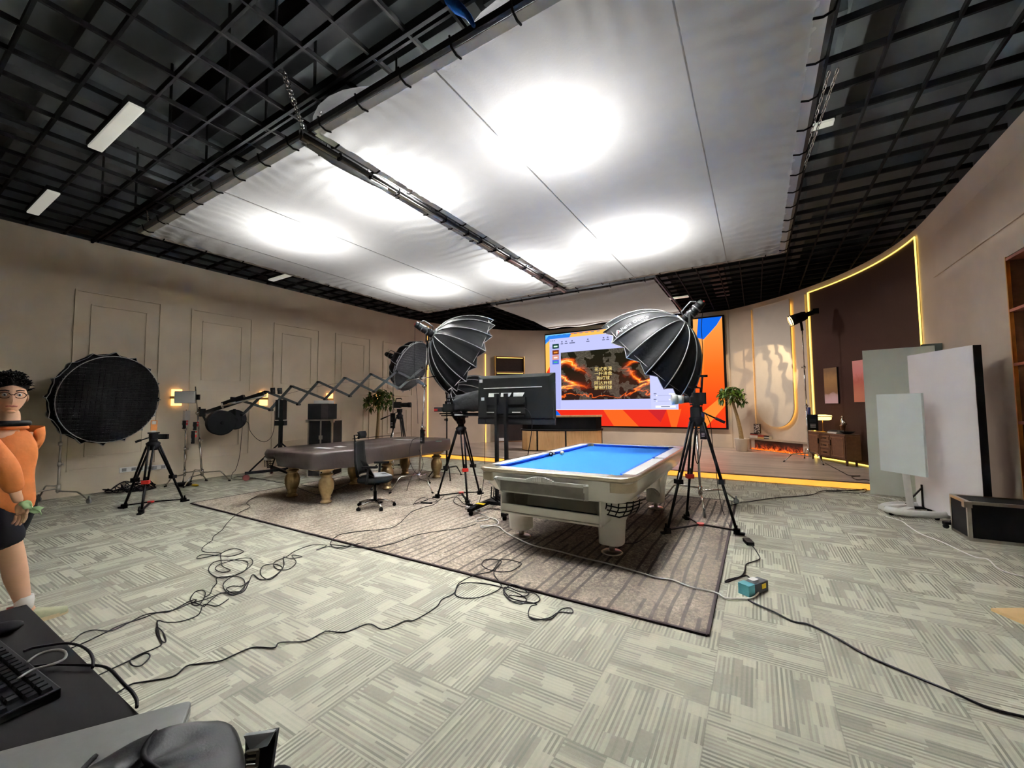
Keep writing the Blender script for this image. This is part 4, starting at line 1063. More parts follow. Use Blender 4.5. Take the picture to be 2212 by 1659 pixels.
part('spirit_label', MB().bb((-.02, -.203, .04), (.12, -.199, .055), T), M['white'], rg, True)
part('lens', MB().cyl((-.03, 0, .15), (.12, 0, .15), .05, .055, 18, T), M['black'], rg, True)
# right tripod with the white lens camera
cr_ = V((-.60, 5.15)); fr_ = [tuple(G(1442, 1152, RZ)), tuple(G(1483, 1122, RZ)), tuple(G(1592, 1154, RZ))]
t3 = tripod('tall black tripod with red lock standing at the right side of the pool table', fr_, cr_, 1.27, spread_z=.05, handle=RG(1566, 913, cr_))
o = V((cr_.x, cr_.y, 1.27+.158)); wc = thing('camera', 'black camera with white lens hood pointing left on the right tripod', 'camera', o)
T = upf(o, RIGHT*.98-FWD*.2)
b_ = part('camera_body', MB().rbox((.03, 0, .07), (.14, .12, .13), .02, M=T).rbox((-.02, 0, .05), (.1, .1, .07), .01, M=T), M['black'], wc, True)
part('lens', MB().cyl((-.08, 0, .06), (-.15, 0, .06), .038, .042, 18, T), M['dark'], wc, True)
part('lens_hood', MB().cyl((-.14, 0, .06), (-.21, 0, .06), .045, .052, 20, T).cyl((-.205, 0, .06), (-.27, 0, .06), .056, .06, 20, T), M['white'], wc, True, label='white lens hood')
part('top_arm', MB().tube([(.05, 0, .13), (.05, 0, .19), (-.01, 0, .20), (-.05, 0, .19)], .01, 6, M=T).box((-.03, 0, .205), (.09, .03, .02), M=T).cyl((.06, 0, .13), (.08, 0, .34), .01, n=8, M=T).box((.08, 0, .33), (.10, .03, .025), M=T), M['blackmetal'], wc, True)
part('cheese_plate', MB().box((0, 0, .0), (.12, .1, .02), M=T).box((-.03, -.05, -.09), (.09, .05, .11), M=T), M['dark'], wc, True)
# far camera behind the covered table
cf_ = V((-7.42, 7.05)); ff = [tuple(cf_+V((.38*math.cos(math.radians(a)), .38*math.sin(math.radians(a)))))+(0.0,) for a in (-20, 100, 220)]
tripod('small black tripod behind the covered table near the left tree', ff, cf_, 1.24, red=False, handle=RG(822, 906, cf_))
o = V((cf_.x, cf_.y, 1.24+.158)); fcam = thing('camera', 'black handheld video camera with top handle on the far tripod near the tree', 'camera', o)
T = upf(o, RIGHT)
part('camera_body', MB().rbox((-.05, 0, .09), (.17, .12, .15), .02, M=T), M['black'], fcam, True)
part('top_handle', MB().tube([(-.10, 0, .16), (-.09, 0, .24), (.03, 0, .25), (.05, 0, .22)], .014, 6, M=T), M['dark'], fcam, True)
part('lens', MB().cyl((.03, 0, .09), (.20, 0, .09), .05, .055, 16, T).cyl((.20, 0, .09), (.28, 0, .09), .06, n=16, M=T), M['black'], fcam, True)

# ================================================================== TELEVISION ON A CART
pl, pr_ = DP(1032, 863, 5.92), DP(1198, 860, 5.36)
ctr = (pl+pr_)/2; T = upf((ctr.x, ctr.y, 0), pr_-pl); W = (pr_-pl).length
zb, zt_ = 1.175, 1.87
tv = thing('television', 'large television seen from behind on a black wheeled stand', 'television', (ctr.x, ctr.y, RZ))
shell = mat('tv_shell', (14, 15, 15), .65, 0, .1, 120, bump=.15, bscale=200)
# local y points away from the camera: screen on the far side
part('panel', MB().bb((-W/2, .02, zb+.08), (W/2, .05, zt_), T), shell, tv, True, bevel=.006)
mb = MB(); z2 = zt_-.035
mb.add([(-W/2, .02, zt_), (W/2, .02, zt_), (W/2-.07, -.02, z2-.01), (-W/2+.07, -.02, z2-.01), (-W/2, .02, zb+.08), (W/2, .02, zb+.08), (W/2-.02, -.02, zb+.09), (-W/2+.02, -.02, zb+.09)], [(0, 3, 2, 1), (3, 7, 6, 2), (0, 4, 7, 3), (1, 2, 6, 5), (4, 5, 6, 7)], T)
part('rear_shell', mb, shell, tv, True)
part('bottom_bar', MB().bb((-W/2, .0, zb), (W/2, .045, zb+.085), T), M['dark'], tv, True, bevel=.004)
part('screen', MB().bb((-W/2+.01, .051, zb+.03), (W/2-.01, .054, zt_-.01), T), mat('tv_screen', (16, 17, 20), .1), tv, True)
part('ridge', MB().bb((-W/2+.12, -.03, zt_-.19), (W/2-.17, -.018, zt_-.178), T), M['white'], tv, True)
for x_, z_ in ((-W/2+.07, zt_-.075), (-W/2+.10, zb+.36)): part('white_sticker', MB().box((x_, -.022, z_), (.05, .004, .045), M=T), M['paper'], tv, True)
hz = zb+.05
hump = MB().bb((-.42, -.06, hz+.09), (.20, -.02, hz+.33), T)
part('electronics_hump', hump, shell, tv, True, bevel=.012)
for k in range(3): part('vent', MB().add([T @ V(p) for p in ((-.40+.2*k, -.02, hz+.39), (-.23+.2*k, -.02, hz+.39), (-.24+.2*k, -.066, hz+.335), (-.38+.2*k, -.066, hz+.335))], [(0, 3, 2, 1)]), mat('vent_grey', (176, 180, 178), .5) if k == 0 else bpy.data.materials['vent_grey'], tv, True)
mt_ = part('mount', MB().bb((-.44, -.09, hz+.225), (.19, -.065, hz+.25), T).bb((-.44, -.09, hz+.055), (.19, -.065, hz+.08), T).bb((-.25, -.13, hz-.06), (-.21, -.07, hz+.38), T).bb((-.10, -.13, hz-.06), (-.06, -.07, hz+.38), T).bb((-.22, -.12, hz+.10), (-.08, -.09, hz+.22), T), M['black'], tv, True)
for x0_ in (-.41, -.0): part('slot', MB().bb((x0_, -.07, hz+.115), (x0_+.13, -.062, hz+.125), T), M['white'], tv, True)
for x_ in (-.23, -.08): part('post', MB().bb((x_-.02, -.12, .08), (x_+.02, -.07, hz+.10), T), M['black'], tv, True)
part('crossbar', MB().bb((-.22, -.11, .44), (-.09, -.08, .47), T), M['black'], tv, True)
part('yellow_tag', MB().box((-.23, -.123, .60), (.035, .005, .06), M=T), M['yellow'], tv, True)
part('yellow_label', MB().box((-.33, -.36, .137), (.12, .06, .005), M=T), M['yellow'], tv, True)
for sx in (-.38, .12):
    l = part('base_leg', MB().bar((sx, -.45, .10), (sx, .40, .10), .07, .06, T).bar((sx, -.45, .10), (sx, -.56, .085), .07, .05, T), M['black'], tv, True, bevel=.01)
    for yy in (-.52, .38): part('caster', MB().cyl((sx-.015, yy, RZ+.03), (sx+.015, yy, RZ+.03), .03, n=14, M=T).cyl((sx, yy, .03), (sx, yy, .10), .012, n=8, M=T), M['rubber'], l, True)
part('base_beam', MB().bb((-.40, -.16, .085), (.14, -.03, .13), T), M['black'], tv, True)

# ================================================================== CAMERA CRANE
jb = V((-8.59, 4.84))
JP = lambda u, v, k=0.0: DP(u, v, 8.2+(u-435)*.0022+k)
Z2 = lambda x, y, k=0.0: JP(330+x/3.687, 700+y/3.687, k)
jib = thing('camera_crane', 'black scissor arm camera crane with round counterweights beside the left wall', 'camera crane', (jb.x, jb.y, 0))
arm = mat('crane_arm', (58, 62, 64), .4, .3, .1)
Tn = [(640, 590), (905, 540), (1110, 497), (1322, 462), (1533, 430), (1740, 400), (1945, 378), (2150, 350)]
Bn = [(720, 725), (940, 685), (1160, 640), (1375, 600), (1570, 575), (1765, 540), (1965, 515), (2170, 490)]
w_ = FWD*.03
for k in range(len(Tn)):
    part('scissor_bar', MB().bar(Z2(*Bn[k])-w_, Z2(*Tn[k+1])-w_, .035, .05) if k+1 < len(Tn) else MB().bar(Z2(2080, 420)-w_, Z2(2170, 490)-w_, .035, .05), arm, jib, True)
    if k+1 < len(Bn): part('scissor_bar', MB().bar(Z2(*Tn[k])+w_, Z2(*Bn[k+1])+w_, .035, .05), arm, jib, True)
for p in Tn+Bn: part('pivot_pin', MB().cyl(Z2(*p)-FWD*.06, Z2(*p)+FWD*.06, .024, n=10), M['blackmetal'], jib, True)
part('rear_boom', MB().bar(Z2(420, 705), Z2(900, 545), .09, .07).bar(Z2(560, 640), Z2(730, 580), .12, .09), M['black'], jib, True)
part('silver_rod', MB().cyl(Z2(545, 655, -.12), Z2(905, 570, -.12), .017, n=10).cyl(Z2(600, 640, -.12), Z2(660, 625, -.12), .026, n=10).bar(Z2(548, 630, -.12), Z2(560, 680, -.12), .03, .03), M['steel'], jib, True)
wax = (RIGHT*.75-FWD*.55+V((0, 0, -.05))).normalized(); c1 = Z2(540, 785, -.25); c2 = Z2(650, 760, .1)
for c, rad in ((c1, .245), (c2, .205)):
    wt = part('counterweight', MB().cyl(c-wax*.06, c+wax*.08, rad, n=32).cyl(c-wax*.075, c-wax*.05, rad*.8, n=32).cyl(c-wax*.1, c+wax*.12, .03, n=12), M['blackmatte'], jib, True, bevel=.012)
part('red_mark', MB().box(c1-wax*.08+RIGHT*.02-V((0, 0, .05)), (.05, .01, .01)), M['red'], jib, True)
part('weight_bar', MB().bar(c1, c2, .05, .05).bar(c2, Z2(650, 680), .05, .05), M['black'], jib, True)
for x_, y_ in ((955, 525), (1010, 527)): part('knob', MB().cyl(Z2(x_, y_-18), Z2(x_+3, y_+30), .045, n=14).cyl(Z2(x_, y_-10), Z2(x_+1, y_+4), .047, n=14), M['dark'], jib, True)
part('control_grip', MB().box(Z2(390, 705), (.10, .10, .16)).cyl(Z2(400, 730), Z2(445, 810), .02, n=8).cyl(Z2(372, 660), Z2(380, 720), .02, n=8), M['black'], jib, True)
zc_ = Z2(1025, 600).z
part('center_post', MB().bb((jb.x-.03, jb.y-.03, .55), (jb.x+.03, jb.y+.03, 1.2)), M['black'], jib, True)
part('post_head', MB().box((jb.x, jb.y, 1.40), (.16, .15, .42), rz=.54).box((jb.x, jb.y, 1.12), (.20, .12, .10), rz=.54), M['black'], jib, True)
part('post_scale', MB().box(V((jb.x, jb.y, 1.42))-FWD*.085, (.02, .006, .36), rz=.54), M['grey'], jib, True)
for a in (0, 90, 180, 270):
    u = V((math.cos(math.radians(a+45+31)), math.sin(math.radians(a+45+31)), 0))
    l = part('base_leg', MB().bar(V((jb.x, jb.y, .15)), V((jb.x, jb.y, .15))+u*.62, .05, .05), M['black'], jib, True)
    part('strut', MB().cyl(V((jb.x, jb.y, .72)), V((jb.x, jb.y, .17))+u*.55, .016, n=8), M['black'], l, True)
    e = V((jb.x, jb.y, 0))+u*.60; t_ = V((-u.y, u.x, 0))
    part('caster', MB().cyl(e+t_*.018+V((0, 0, .06)), e-t_*.018+V((0, 0, .06)), .06, n=18).cyl(e+V((0, 0, .06)), e+V((0, 0, .15)), .016, n=8), mat('caster_red', (70, 30, 28), .5) if a == 0 else bpy.data.materials['caster_red'], l, True)

# ================================================================== LEFT WALL GEAR
def light_panel_stand(lab1, base, topuv, lab2, panel, rr_=0.0):
    base = V(base); tp = RG(*topuv, base)
    cstand('light_stand', lab1, base, tp, ((-60, .42, .2), (60, .45, .2), (190, .34, .2)))
pa_ = V((-9.22, 3.70, 0)); light_panel_stand('chrome stand with tall riser beside the crane weights, front of the pair', pa_, (422, 835), '', None)
pb_ = V((-9.50, 3.52, 0)); tb_ = RG(402, 885, pb_)
cstand('light_stand', 'shorter chrome stand just behind the tall one at the left wall', pb_, tb_, ((-70, .36, .2), (80, .36, .2), (165, .2, .2)))
cpan = RG(399, 858, pa_); T = upf(cpan, RIGHT*.97+FWD*.2)
lp = thing('panel_light', 'small white light panel held on the tall chrome stand next to a wall sconce', 'light panel', cpan)
part('panel_face', MB().rbox((0, 0, 0), (.34, .02, .22), .005, M=T), mat('panel_face', (215, 214, 216), .5, 0, .02), lp, True)
part('panel_frame', MB().bb((-.175, .012, -.115), (.175, .03, .115), T), M['grey'], lp, True)
part('bracket', MB().cyl((.10, .03, .0), (.23, .05, -.03), .011, n=8, M=T).box((.20, .05, .0), (.05, .05, .10), M=T), M['black'], lp, True)
p = RG(403, 897, pb_); mb = MB().box(p, (.09, .09, .18)).box(p+V((0, 0, -.15)), (.07, .07, .14)); solo('lamp_ballast', mb, M['steel'], 'silver ballast unit clamped on the shorter chrome stand', 'ballast')
p = RG(401, 915, pb_); battery(p+rt*.05-V((0, 0, .1)), 'black battery on the shorter chrome stand by the left wall', .05, .16)
p = RG(424, 918, pa_); battery(p+rt*.05-V((0, 0, .1)), 'small black battery high on the tall chrome stand', .05, .16)
p = RG(420, 942, pa_); battery(p+rt*.05-V((0, 0, .14)), 'black transformer hanging low on the tall chrome stand', .05, .24)
p = G(396, 1050); solo('sandbag', MB().ball((p.x, p.y, .035), .15, 14, sc=(1.3, .8, .22)), M['blackmatte'], 'flat black bag on the carpet at the foot of the chrome stands', 'bag')
p = G(421, 1050); solo('glove', MB().ball((p.x, p.y, .02), .09, 10, sc=(1.3, .5, .2)), M['yellow'], 'yellow strap lying beside the flat black bag', 'strap')
# cable heap on the carpet near the wall
rnd = random.Random(3); hp = G(262, 1061)+V((.12, .1, 0)); pts = []
for k in range(90):
    a = k*.55; rr1 = .16+.13*rnd.random(); pts.append(V((hp.x+rr1*math.cos(a)*.9+.12*math.sin(k*.21), hp.y+rr1*math.sin(a)*.9+.1*math.cos(k*.13), .012+.16*rnd.random()*(1-k/140))))
solo('cable_coil', MB().tube(catmull(pts, 3), .008, 5), M['cable'], 'tangled heap of black cable on the carpet by the left wall', 'cable')
p = G(303, 1057); solo('round_base', MB().lathe([(.22, 0), (.22, .02), (.05, .03)], 24, Matrix.Translation(p)), M['blackmetal'], 'flat black round plate on the carpet behind the left tripod', 'plate')
# stacked cases
cs = V((-7.92, 5.42, 0)); T = upf(cs, RIGHT)
def flight_case(lab, T, w, d, h, z=0.0, name='flight_case'):
    r = thing(name, lab, 'flight case', (T.translation.x, T.translation.y, z), 0, 'flight cases')
    part('shell', MB().bb((-w/2+.006, -d/2+.006, z+.006), (w/2-.006, d/2-.006, z+h-.006), T), mat('case_black', (13, 12, 13), .6, 0, .1) if 'case_black' not in bpy.data.materials else bpy.data.materials['case_black'], r, True)
    e = .03
    for sx in (-1, 1):
        for sy in (-1, 1): part('corner_rail', MB().bb((sx*w/2-(e if sx > 0 else 0), sy*d/2-(e if sy > 0 else 0), z), (sx*w/2+(0 if sx > 0 else e), sy*d/2+(0 if sy > 0 else e), z+h), T), M['steel'], r, True)
    for zz in (z, z+h-e):
        for sy in (-1, 1): part('edge_rail', MB().bb((-w/2+e, sy*d/2-(e if sy > 0 else 0), zz), (w/2-e, sy*d/2+(0 if sy > 0 else e), zz+e), T), M['steel'], r, True)
        for sx in (-1, 1): part('edge_rail', MB().bb((sx*w/2-(e if sx > 0 else 0), -d/2+e, zz), (sx*w/2+(0 if sx > 0 else e), d/2-e, zz+e), T), M['steel'], r, True)
    for sx in (-1, 1): part('corner_ball', MB().box((sx*w/2, -d/2, z+h-.03), (.06, .06, .06), M=T), M['steel'], r, True)
    return r
fcs = flight_case('tall black flight case with steel edges standing behind the covered table', T, .52, .5, 1.19)
part('latch', MB().box((.02, -.26, .82), (.07, .02, .08), M=T).bb((.0, -.255, .0), (.03, -.248, 1.19), T), M['steel'], fcs, True)
p = RG(697, 890, cs); T2 = upf((p.x, p.y, 0), RIGHT)
sp_ = thing('speaker_box', 'black box standing on top of the tall flight case', 'box', (p.x, p.y, 1.19))
part('cabinet', MB().bb((-.22, -.2, 1.191), (.22, .2, 1.52), T2), M['blackmatte'], sp_, True, bevel=.008)
part('side_face', MB().bb((.06, -.204, 1.20), (.21, -.2, 1.51), T2), mat('dark_felt', (52, 46, 46), .9), sp_, True)
p2 = RG(700, 868, cs); solo('white_box', MB().box((p2.x, p2.y, 1.556), (.32, .26, .07), rz=.54), M['white'], 'flat white box lying on top of the black box', 'box', bevel=.006)
# ================================================================== BIG SCREEN
SY = 14.02
scx0, scx1, scz0, scz1 = -6.90, -.82, .72, 4.16
SCR = lambda u, v: OY(u, v, SY)
scr = thing('led_screen', 'huge lit screen on the curved wall showing orange and blue desktop with a slide', 'screen', ((scx0+scx1)/2, SY, scz0))
part('housing', MB().bb((scx0-.06, SY+.02, scz0-.05), (scx1+.06, SY+.12, scz1+.05)), M['blackmatte'], scr, True)
def scr_mat(name, fn, strength=1.0):
    m = bpy.data.materials.new(name); m.use_nodes = True; t = NT(m); t.n.clear()
    out = t.add('ShaderNodeOutputMaterial'); e = t.add('ShaderNodeEmission'); t.put(e.inputs[0], fn(t)); e.inputs[1].default_value = strength
    t.l.new(e.outputs[0], out.inputs[0]); return m
SS = 1.0
def poly(name, pts, m, dy, label=None):           # flat picture element on the screen; pts in photo survey pixels
    w = [SCR(*p) for p in pts]
    mb = MB().add([(min(max(p.x, scx0), scx1), SY-dy, min(max(p.z, scz0), scz1)) for p in w], [list(range(len(w)))])
    part(name, mb, m, scr, True, label=label)
def rect(name, x0, x1, z0, z1, m, dy): part(name, MB().quad((x0, SY-dy, z0), (x1, SY-dy, z0), (x1, SY-dy, z1), (x0, SY-dy, z1)), m, scr, True)
flat = lambda c, s=SS: scr_mat('pixels_%d_%d_%d' % c, lambda t: lin(c), s)
def wallp(t):
    x, y, z = t.sep(t.pos())
    a = t.m('DIVIDE', t.m('SUBTRACT', z, .7), 3.4)
    a = t.m('ADD', a, t.m('MULTIPLY', t.m('SUBTRACT', x, -2.0), .09))
    return t.ramp(a, [(0.0, lin((238, 46, 26))[:3]), (.32, lin((250, 74, 24))[:3]), (.62, lin((255, 128, 40))[:3]), (1.0, lin((255, 176, 92))[:3])])
rect('wallpaper', scx0, scx1, scz0, scz1, scr_mat('screen_orange', wallp, SS), .0)
bl = flat((18, 104, 232)); bl2 = flat((108, 196, 246)); yl = flat((250, 196, 92)); rd = flat((236, 50, 30)); rd2 = flat((250, 104, 36)); rd3 = flat((206, 40, 44))
poly('blue_shape', [(1508, 685), (1561, 680), (1548, 702), (1534, 718), (1520, 733), (1505, 730)], bl, .002)
poly('orange_shape', [(1521, 735), (1549, 703), (1562, 686), (1568, 880), (1520, 900)], scr_mat('screen_orange_ray', lambda t: t.ramp(t.m('DIVIDE', t.m('SUBTRACT', t.sep(t.pos())[2], 1.2), 2.8), [(0, lin((244, 60, 22))[:3]), (.5, lin((255, 112, 34))[:3]), (1, lin((255, 158, 70))[:3])]), SS), .003)
poly('orange_ray', [(1500, 905), (1570, 850), (1572, 876), (1525, 925), (1490, 925)], scr_mat('screen_light_ray', lambda t: lin((255, 140, 52)), SS), .004)
poly('red_shape', [(1262, 885), (1303, 885), (1326, 922), (1288, 922)], rd, .003)
poly('ray', [(1303, 885), (1345, 885), (1380, 924), (1326, 922)], rd2, .003)
poly('red_shape', [(1345, 885), (1440, 885), (1425, 925), (1380, 924)], rd, .003)
poly('dark_red_shape', [(1400, 886), (1440, 885), (1427, 912)], rd3, .004)
poly('ray', [(1440, 885), (1472, 883), (1462, 925), (1450, 925)], rd2, .003)
poly('blue_corner', [(1196, 886), (1203, 887), (1216, 902), (1194, 902)], bl, .003)
poly('blue_corner', [(1174, 722), (1232, 715), (1230, 728), (1188, 732), (1186, 737), (1174, 745)], bl2, .002)
poly('blue_corner', [(1185, 726), (1234, 721), (1229, 730), (1188, 734), (1177, 742), (1176, 735)], flat((50, 132, 236)), .003)
poly('yellow_shape', [(1232, 722), (1330, 707), (1330, 724), (1230, 731)], yl, .002)
poly('yellow_shape', [(1174, 745), (1187, 737), (1189, 790), (1180, 806), (1174, 806)], yl, .002)
poly('menu_bar', [(1174, 722.5), (1232, 716), (1340, 703.5), (1340, 706.5), (1232, 719.5), (1174, 726)], flat((150, 214, 244)), .005)
lav = flat((196, 200, 250)); lav2 = flat((182, 186, 242)); white = flat((246, 246, 255))
p0, p1 = SCR(1187, 733), SCR(1189, 884.5); p2 = SCR(1466, 884.6)
wx0, wx1, wz0, wz1 = p0.x, p2.x, p1.z, p0.z
rect('window', wx0, wx1, wz0, wz1, lav, .006)
rect('window_border', wx0, wx1, wz0-.02, wz0, white, .0065)
rect('sidebar', wx0, SCR(1210, 800).x, wz0+.01, wz1-.3, lav2, .007)
s0, s1 = SCR(1211.5, 762), SCR(1212.5, 864.6); sx1 = SCR(1405, 862).x
def slide(t):
    x, y, z = t.sep(t.pos())
    u = t.m('DIVIDE', t.m('SUBTRACT', x, s0.x), sx1-s0.x); v = t.m('DIVIDE', t.m('SUBTRACT', z, s1.z), s0.z-s1.z)
    base = t.ramp(v, [(0, lin((46, 30, 26))[:3]), (.35, lin((60, 34, 24))[:3]), (.6, lin((38, 30, 20))[:3]), (1, lin((30, 30, 20))[:3])])
    w = t.noise(2.1, 4, t.comb(t.m('MULTIPLY', u, 1.6), t.m('MULTIPLY', v, 1.3)), .55, 1.5)
    def ribbon(c0, amp, freq, ph, wid, side):
        c = t.m('ADD', t.m('ADD', c0, t.m('MULTIPLY', t.m('SINE', t.m('ADD', t.m('MULTIPLY', u, freq), ph)), amp)), t.m('MULTIPLY', t.m('SUBTRACT', w, .5), .5))
        d = t.m('ABSOLUTE', t.m('SUBTRACT', v, c)); g = t.m('SUBTRACT', 1.0, t.m('MINIMUM', 1.0, t.m('DIVIDE', d, wid)))
        fade = t.m('MINIMUM', 1.0, t.m('MAXIMUM', 0.0, t.m('MULTIPLY', t.m('SUBTRACT', t.m('ABSOLUTE', t.m('SUBTRACT', u, .52)), .14), 4.0))) if side else 1.0
        return t.m('MULTIPLY', t.m('MULTIPLY', g, g), fade)
    r1 = ribbon(.62, .16, 7.0, 1.2, .12, True); r2 = ribbon(.45, .14, 8.0, 2.6, .10, True); r3 = ribbon(.20, .12, 6.5, .4, .06, True); r4 = ribbon(.08, .06, 9.0, .0, .03, False)
    hot = t.m('MAXIMUM', t.m('MAXIMUM', r1, r2), t.m('MAXIMUM', r3, t.m('MULTIPLY', r4, .6)))
    fl = t.ramp(hot, [(0, (0, 0, 0)), (.15, lin((110, 26, 8))[:3]), (.5, lin((246, 98, 18))[:3]), (.85, lin((255, 196, 60))[:3]), (1, lin((255, 240, 170))[:3])])
    vo = t.add('ShaderNodeTexVoronoi', feature='DISTANCE_TO_EDGE', i0=t.comb(t.m('MULTIPLY', u, 60.0), t.m('MULTIPLY', v, 34.0), t.m('MULTIPLY', w, 2.0))).outputs[0]
    spk = t.m('LESS_THAN', vo, .045)
    mask = t.m('GREATER_THAN', t.noise(3.2, 3, t.comb(t.m('MULTIPLY', u, 1.7), v)), .50)
    dn = t.m('MULTIPLY', t.m('MULTIPLY', spk, mask), t.m('MULTIPLY', t.noise(30, 2, t.comb(u, v)), .8))
    add = t.n.new('ShaderNodeMix'); add.data_type = 'RGBA'; add.blend_type = 'ADD'; add.inputs[0].default_value = 1
    t.put(add.inputs[6], base); t.put(add.inputs[7], fl)
    return t.mix(dn, add.outputs[2], lin((220, 205, 180)))
rect('slide', s0.x, sx1, s1.z, s0.z, scr_mat('slide_picture', slide, SS), .009)
for k, (c, vv) in enumerate((((16, 58, 54), 744), ((120, 52, 22), 757), ((220, 150, 130), 768), ((80, 110, 220), 778))):
    a, b = SCR(1193.5, vv), SCR(1207.5, vv+8.5)
    rect('thumbnail', a.x, b.x, b.z, a.z, flat(c), .009)
    rect('thumbnail_detail', a.x+(b.x-a.x)*.2, a.x+(b.x-a.x)*.8, b.z+(a.z-b.z)*.3, b.z+(a.z-b.z)*.62, flat(((210, 240, 220), (236, 150, 60), (250, 236, 230), (70, 190, 150))[k]), .011)
gold_px = scr_mat('gold_letters', lambda t: t.ramp(t.m('FRACT', t.m('MULTIPLY', t.m('SUBTRACT', t.sep(t.pos())[2], SCR(1303, 842).z), 6.1)), [(0, lin((200, 150, 60))[:3]), (.5, lin((255, 236, 160))[:3]), (1, lin((240, 200, 110))[:3])]), SS*1.1)
for s_, vv in (('花式表演', 797.6), ('一杆清盘', 807.4), ('狗打球', 817.4), ('阿达开球', 828), ('蒙眼打球', 838)):
    p = SCR(1303, vv); me = text_mesh(s_, .158)
    part('slide_lettering', mesh_mb(me, lambda co: (p.x+co.x*1.04, SY-.012, p.z+co.y)), gold_px, scr, True, label='gold slide lettering')
gr_ = flat((110, 114, 150)); gp = flat((150, 154, 196))
for u_, w_2 in ((1214, .10), (1223, .12), (1236, .22), (1270, .12), (1304, .1), (1313, .1), (1423, .12), (1432, .12)):
    p = SCR(u_, 738); rect('toolbar_icon', p.x-w_2/2, p.x+w_2/2, wz1-.24, wz1-.20, gr_, .009); rect('toolbar_icon', p.x-.03, p.x+.03, wz1-.17, wz1-.12, gr_, .009)
for k in range(3): rect('window_button', wx0+.05+.07*k, wx0+.08+.07*k, wz1-.09, wz1-.06, gr_, .009)
for k in range(9): rect('menu_word', -6.6+.22*k, -6.48+.22*k, scz1-.055, scz1-.035, flat((60, 110, 180)), .009)
p3 = SCR(1408, 848); rect('inspector', sx1+.02, wx1, wz0+.01, wz1-.3, flat((204, 208, 252)), .008)
for vv, k in ((851, 0), (863, 0)):
    a, b = SCR(1412, vv), SCR(1452, vv)
    rect('slider_line', a.x, b.x, a.z-.06, a.z-.052, gp, .010); rect('slider_knob', a.x+.08, a.x+.12, a.z-.075, a.z-.037, white, .011)
    rect('slider_label', a.x, a.x+.09, a.z-.01, a.z+.02, gr_, .010); rect('value_box', b.x-.1, b.x+.12, a.z-.03, a.z+.01, white, .010)
a, b = SCR(1416, 876), SCR(1460, 881); rect('action_button', a.x, b.x, b.z, a.z, white, .010); rect('button_text', a.x+.18, b.x-.18, (a.z+b.z)/2-.012, (a.z+b.z)/2+.012, gr_, .011)

# ================================================================== RECEPTION DESK ON THE STAGE
dT = upf((-4.93, 11.0, 0), V((math.cos(math.radians(24)), math.sin(math.radians(24)))))
dk = thing('stage_desk', 'curved wooden desk with black band on the stage in front of the big screen', 'desk', (-4.93, 11.0, ST))
def dpath(s_, off=0.0):                           # bowed front, s in -1..1
    x = 1.19*s_; y = .20*s_*s_-.10+(.12*max(0, abs(s_)-.85)/.15 if abs(s_) > .85 else 0)
    return V((x*(1+off*.1), y+off, 0))
oakm, t, b = blank('oak_veneer')
g1 = t.noise(3, 5, t.comb(t.m('MULTIPLY', t.sep(t.obj())[0], 6.0), t.m('MULTIPLY', t.sep(t.obj())[1], 6.0), t.m('MULTIPLY', t.sep(t.obj())[2], .7)), .6, .8)
t.put(b.inputs['Base Color'], t.ramp(g1, [(.3, lin((206, 158, 104))[:3]), (.7, lin((230, 188, 134))[:3])])); b.inputs['Roughness'].default_value = .4
def dband(s0_, s1_, z0, z1, off, th=.03, n=14):
    mb = MB(); vs = []
    for z in (z0, z1):
        for o in (off, off+th):
            for k in range(n+1): vs.append(dpath(s0_+(s1_-s0_)*k/n, o)+V((0, 0, z)))
    m = n+1; fs = []
    for k in range(n): fs += [(k, k+1, k+1+2*m, k+2*m), (m+k+1, m+k, m+k+2*m+0, m+k+1+2*m), (k, m+k, m+k+1, k+1), (2*m+k, 2*m+k+1, 3*m+k+1, 3*m+k)]
    fs += [(0, 2*m, 3*m, m), (n, m+n, 3*m+n, 2*m+n)]
    return mb.add(vs, fs, dT)
part('carcass', dband(-.99, .99, ST, .72, .03, .55), M['blackmatte'], dk, True)
for s0_, s1_ in ((-.99, -.62), (-.58, .08), (.12, .98)): part('front_panel', dband(s0_, s1_, ST+.02, .70, 0), oakm, dk, True)
part('counter', dband(-1.02, 1.02, .70, .745, -.05, .66), M['black'], dk, True)
part('upper_band', dband(-.98, .98, .745, 1.10, .12, .2), mat('black_gloss', (12, 12, 13), .2), dk, True)
part('wood_top', dband(-1.0, 1.0, 1.10, 1.15, .08, .34), oakm, dk, True)

# ================================================================== FIREPLACE, PLANTS, SIDEBOARD
f0, f1 = V((-.24, 13.79, ST)), V((1.09, 12.53, ST)); fT = upf((f0+f1)/2, f1-f0); fw = (f1-f0).length
fz0, fz1 = ST, .46
fp = thing('fireplace', 'long low electric fireplace with glowing embers against the curved wall', 'fireplace', tuple((f0+f1)/2))
stone = mat('stone_frame', (168, 152, 134), .5, 0, .06)
part('frame', MB().bb((-fw/2, 0, .30), (fw/2, .13, fz1-ST), fT).bb((-fw/2, 0, 0), (-fw/2+.035, .13, .30), fT).bb((fw/2-.035, 0, 0), (fw/2, .13, .30), fT).bb((-fw/2, 0, 0), (fw/2, .13, .018), fT), stone, fp, True)
fire = bpy.data.materials.new('ember_bed'); fire.use_nodes = True; t = NT(fire); b = fire.node_tree.nodes['Principled BSDF']
p_ = t.pos(); zz = t.m('DIVIDE', t.m('SUBTRACT', t.sep(p_)[2], ST+.02), .3)
nn_ = t.noise(9, 5, p_, .7, .8); low = t.m('MAXIMUM', 0.0, t.m('SUBTRACT', 1.0, t.m('MULTIPLY', zz, 1.15)))
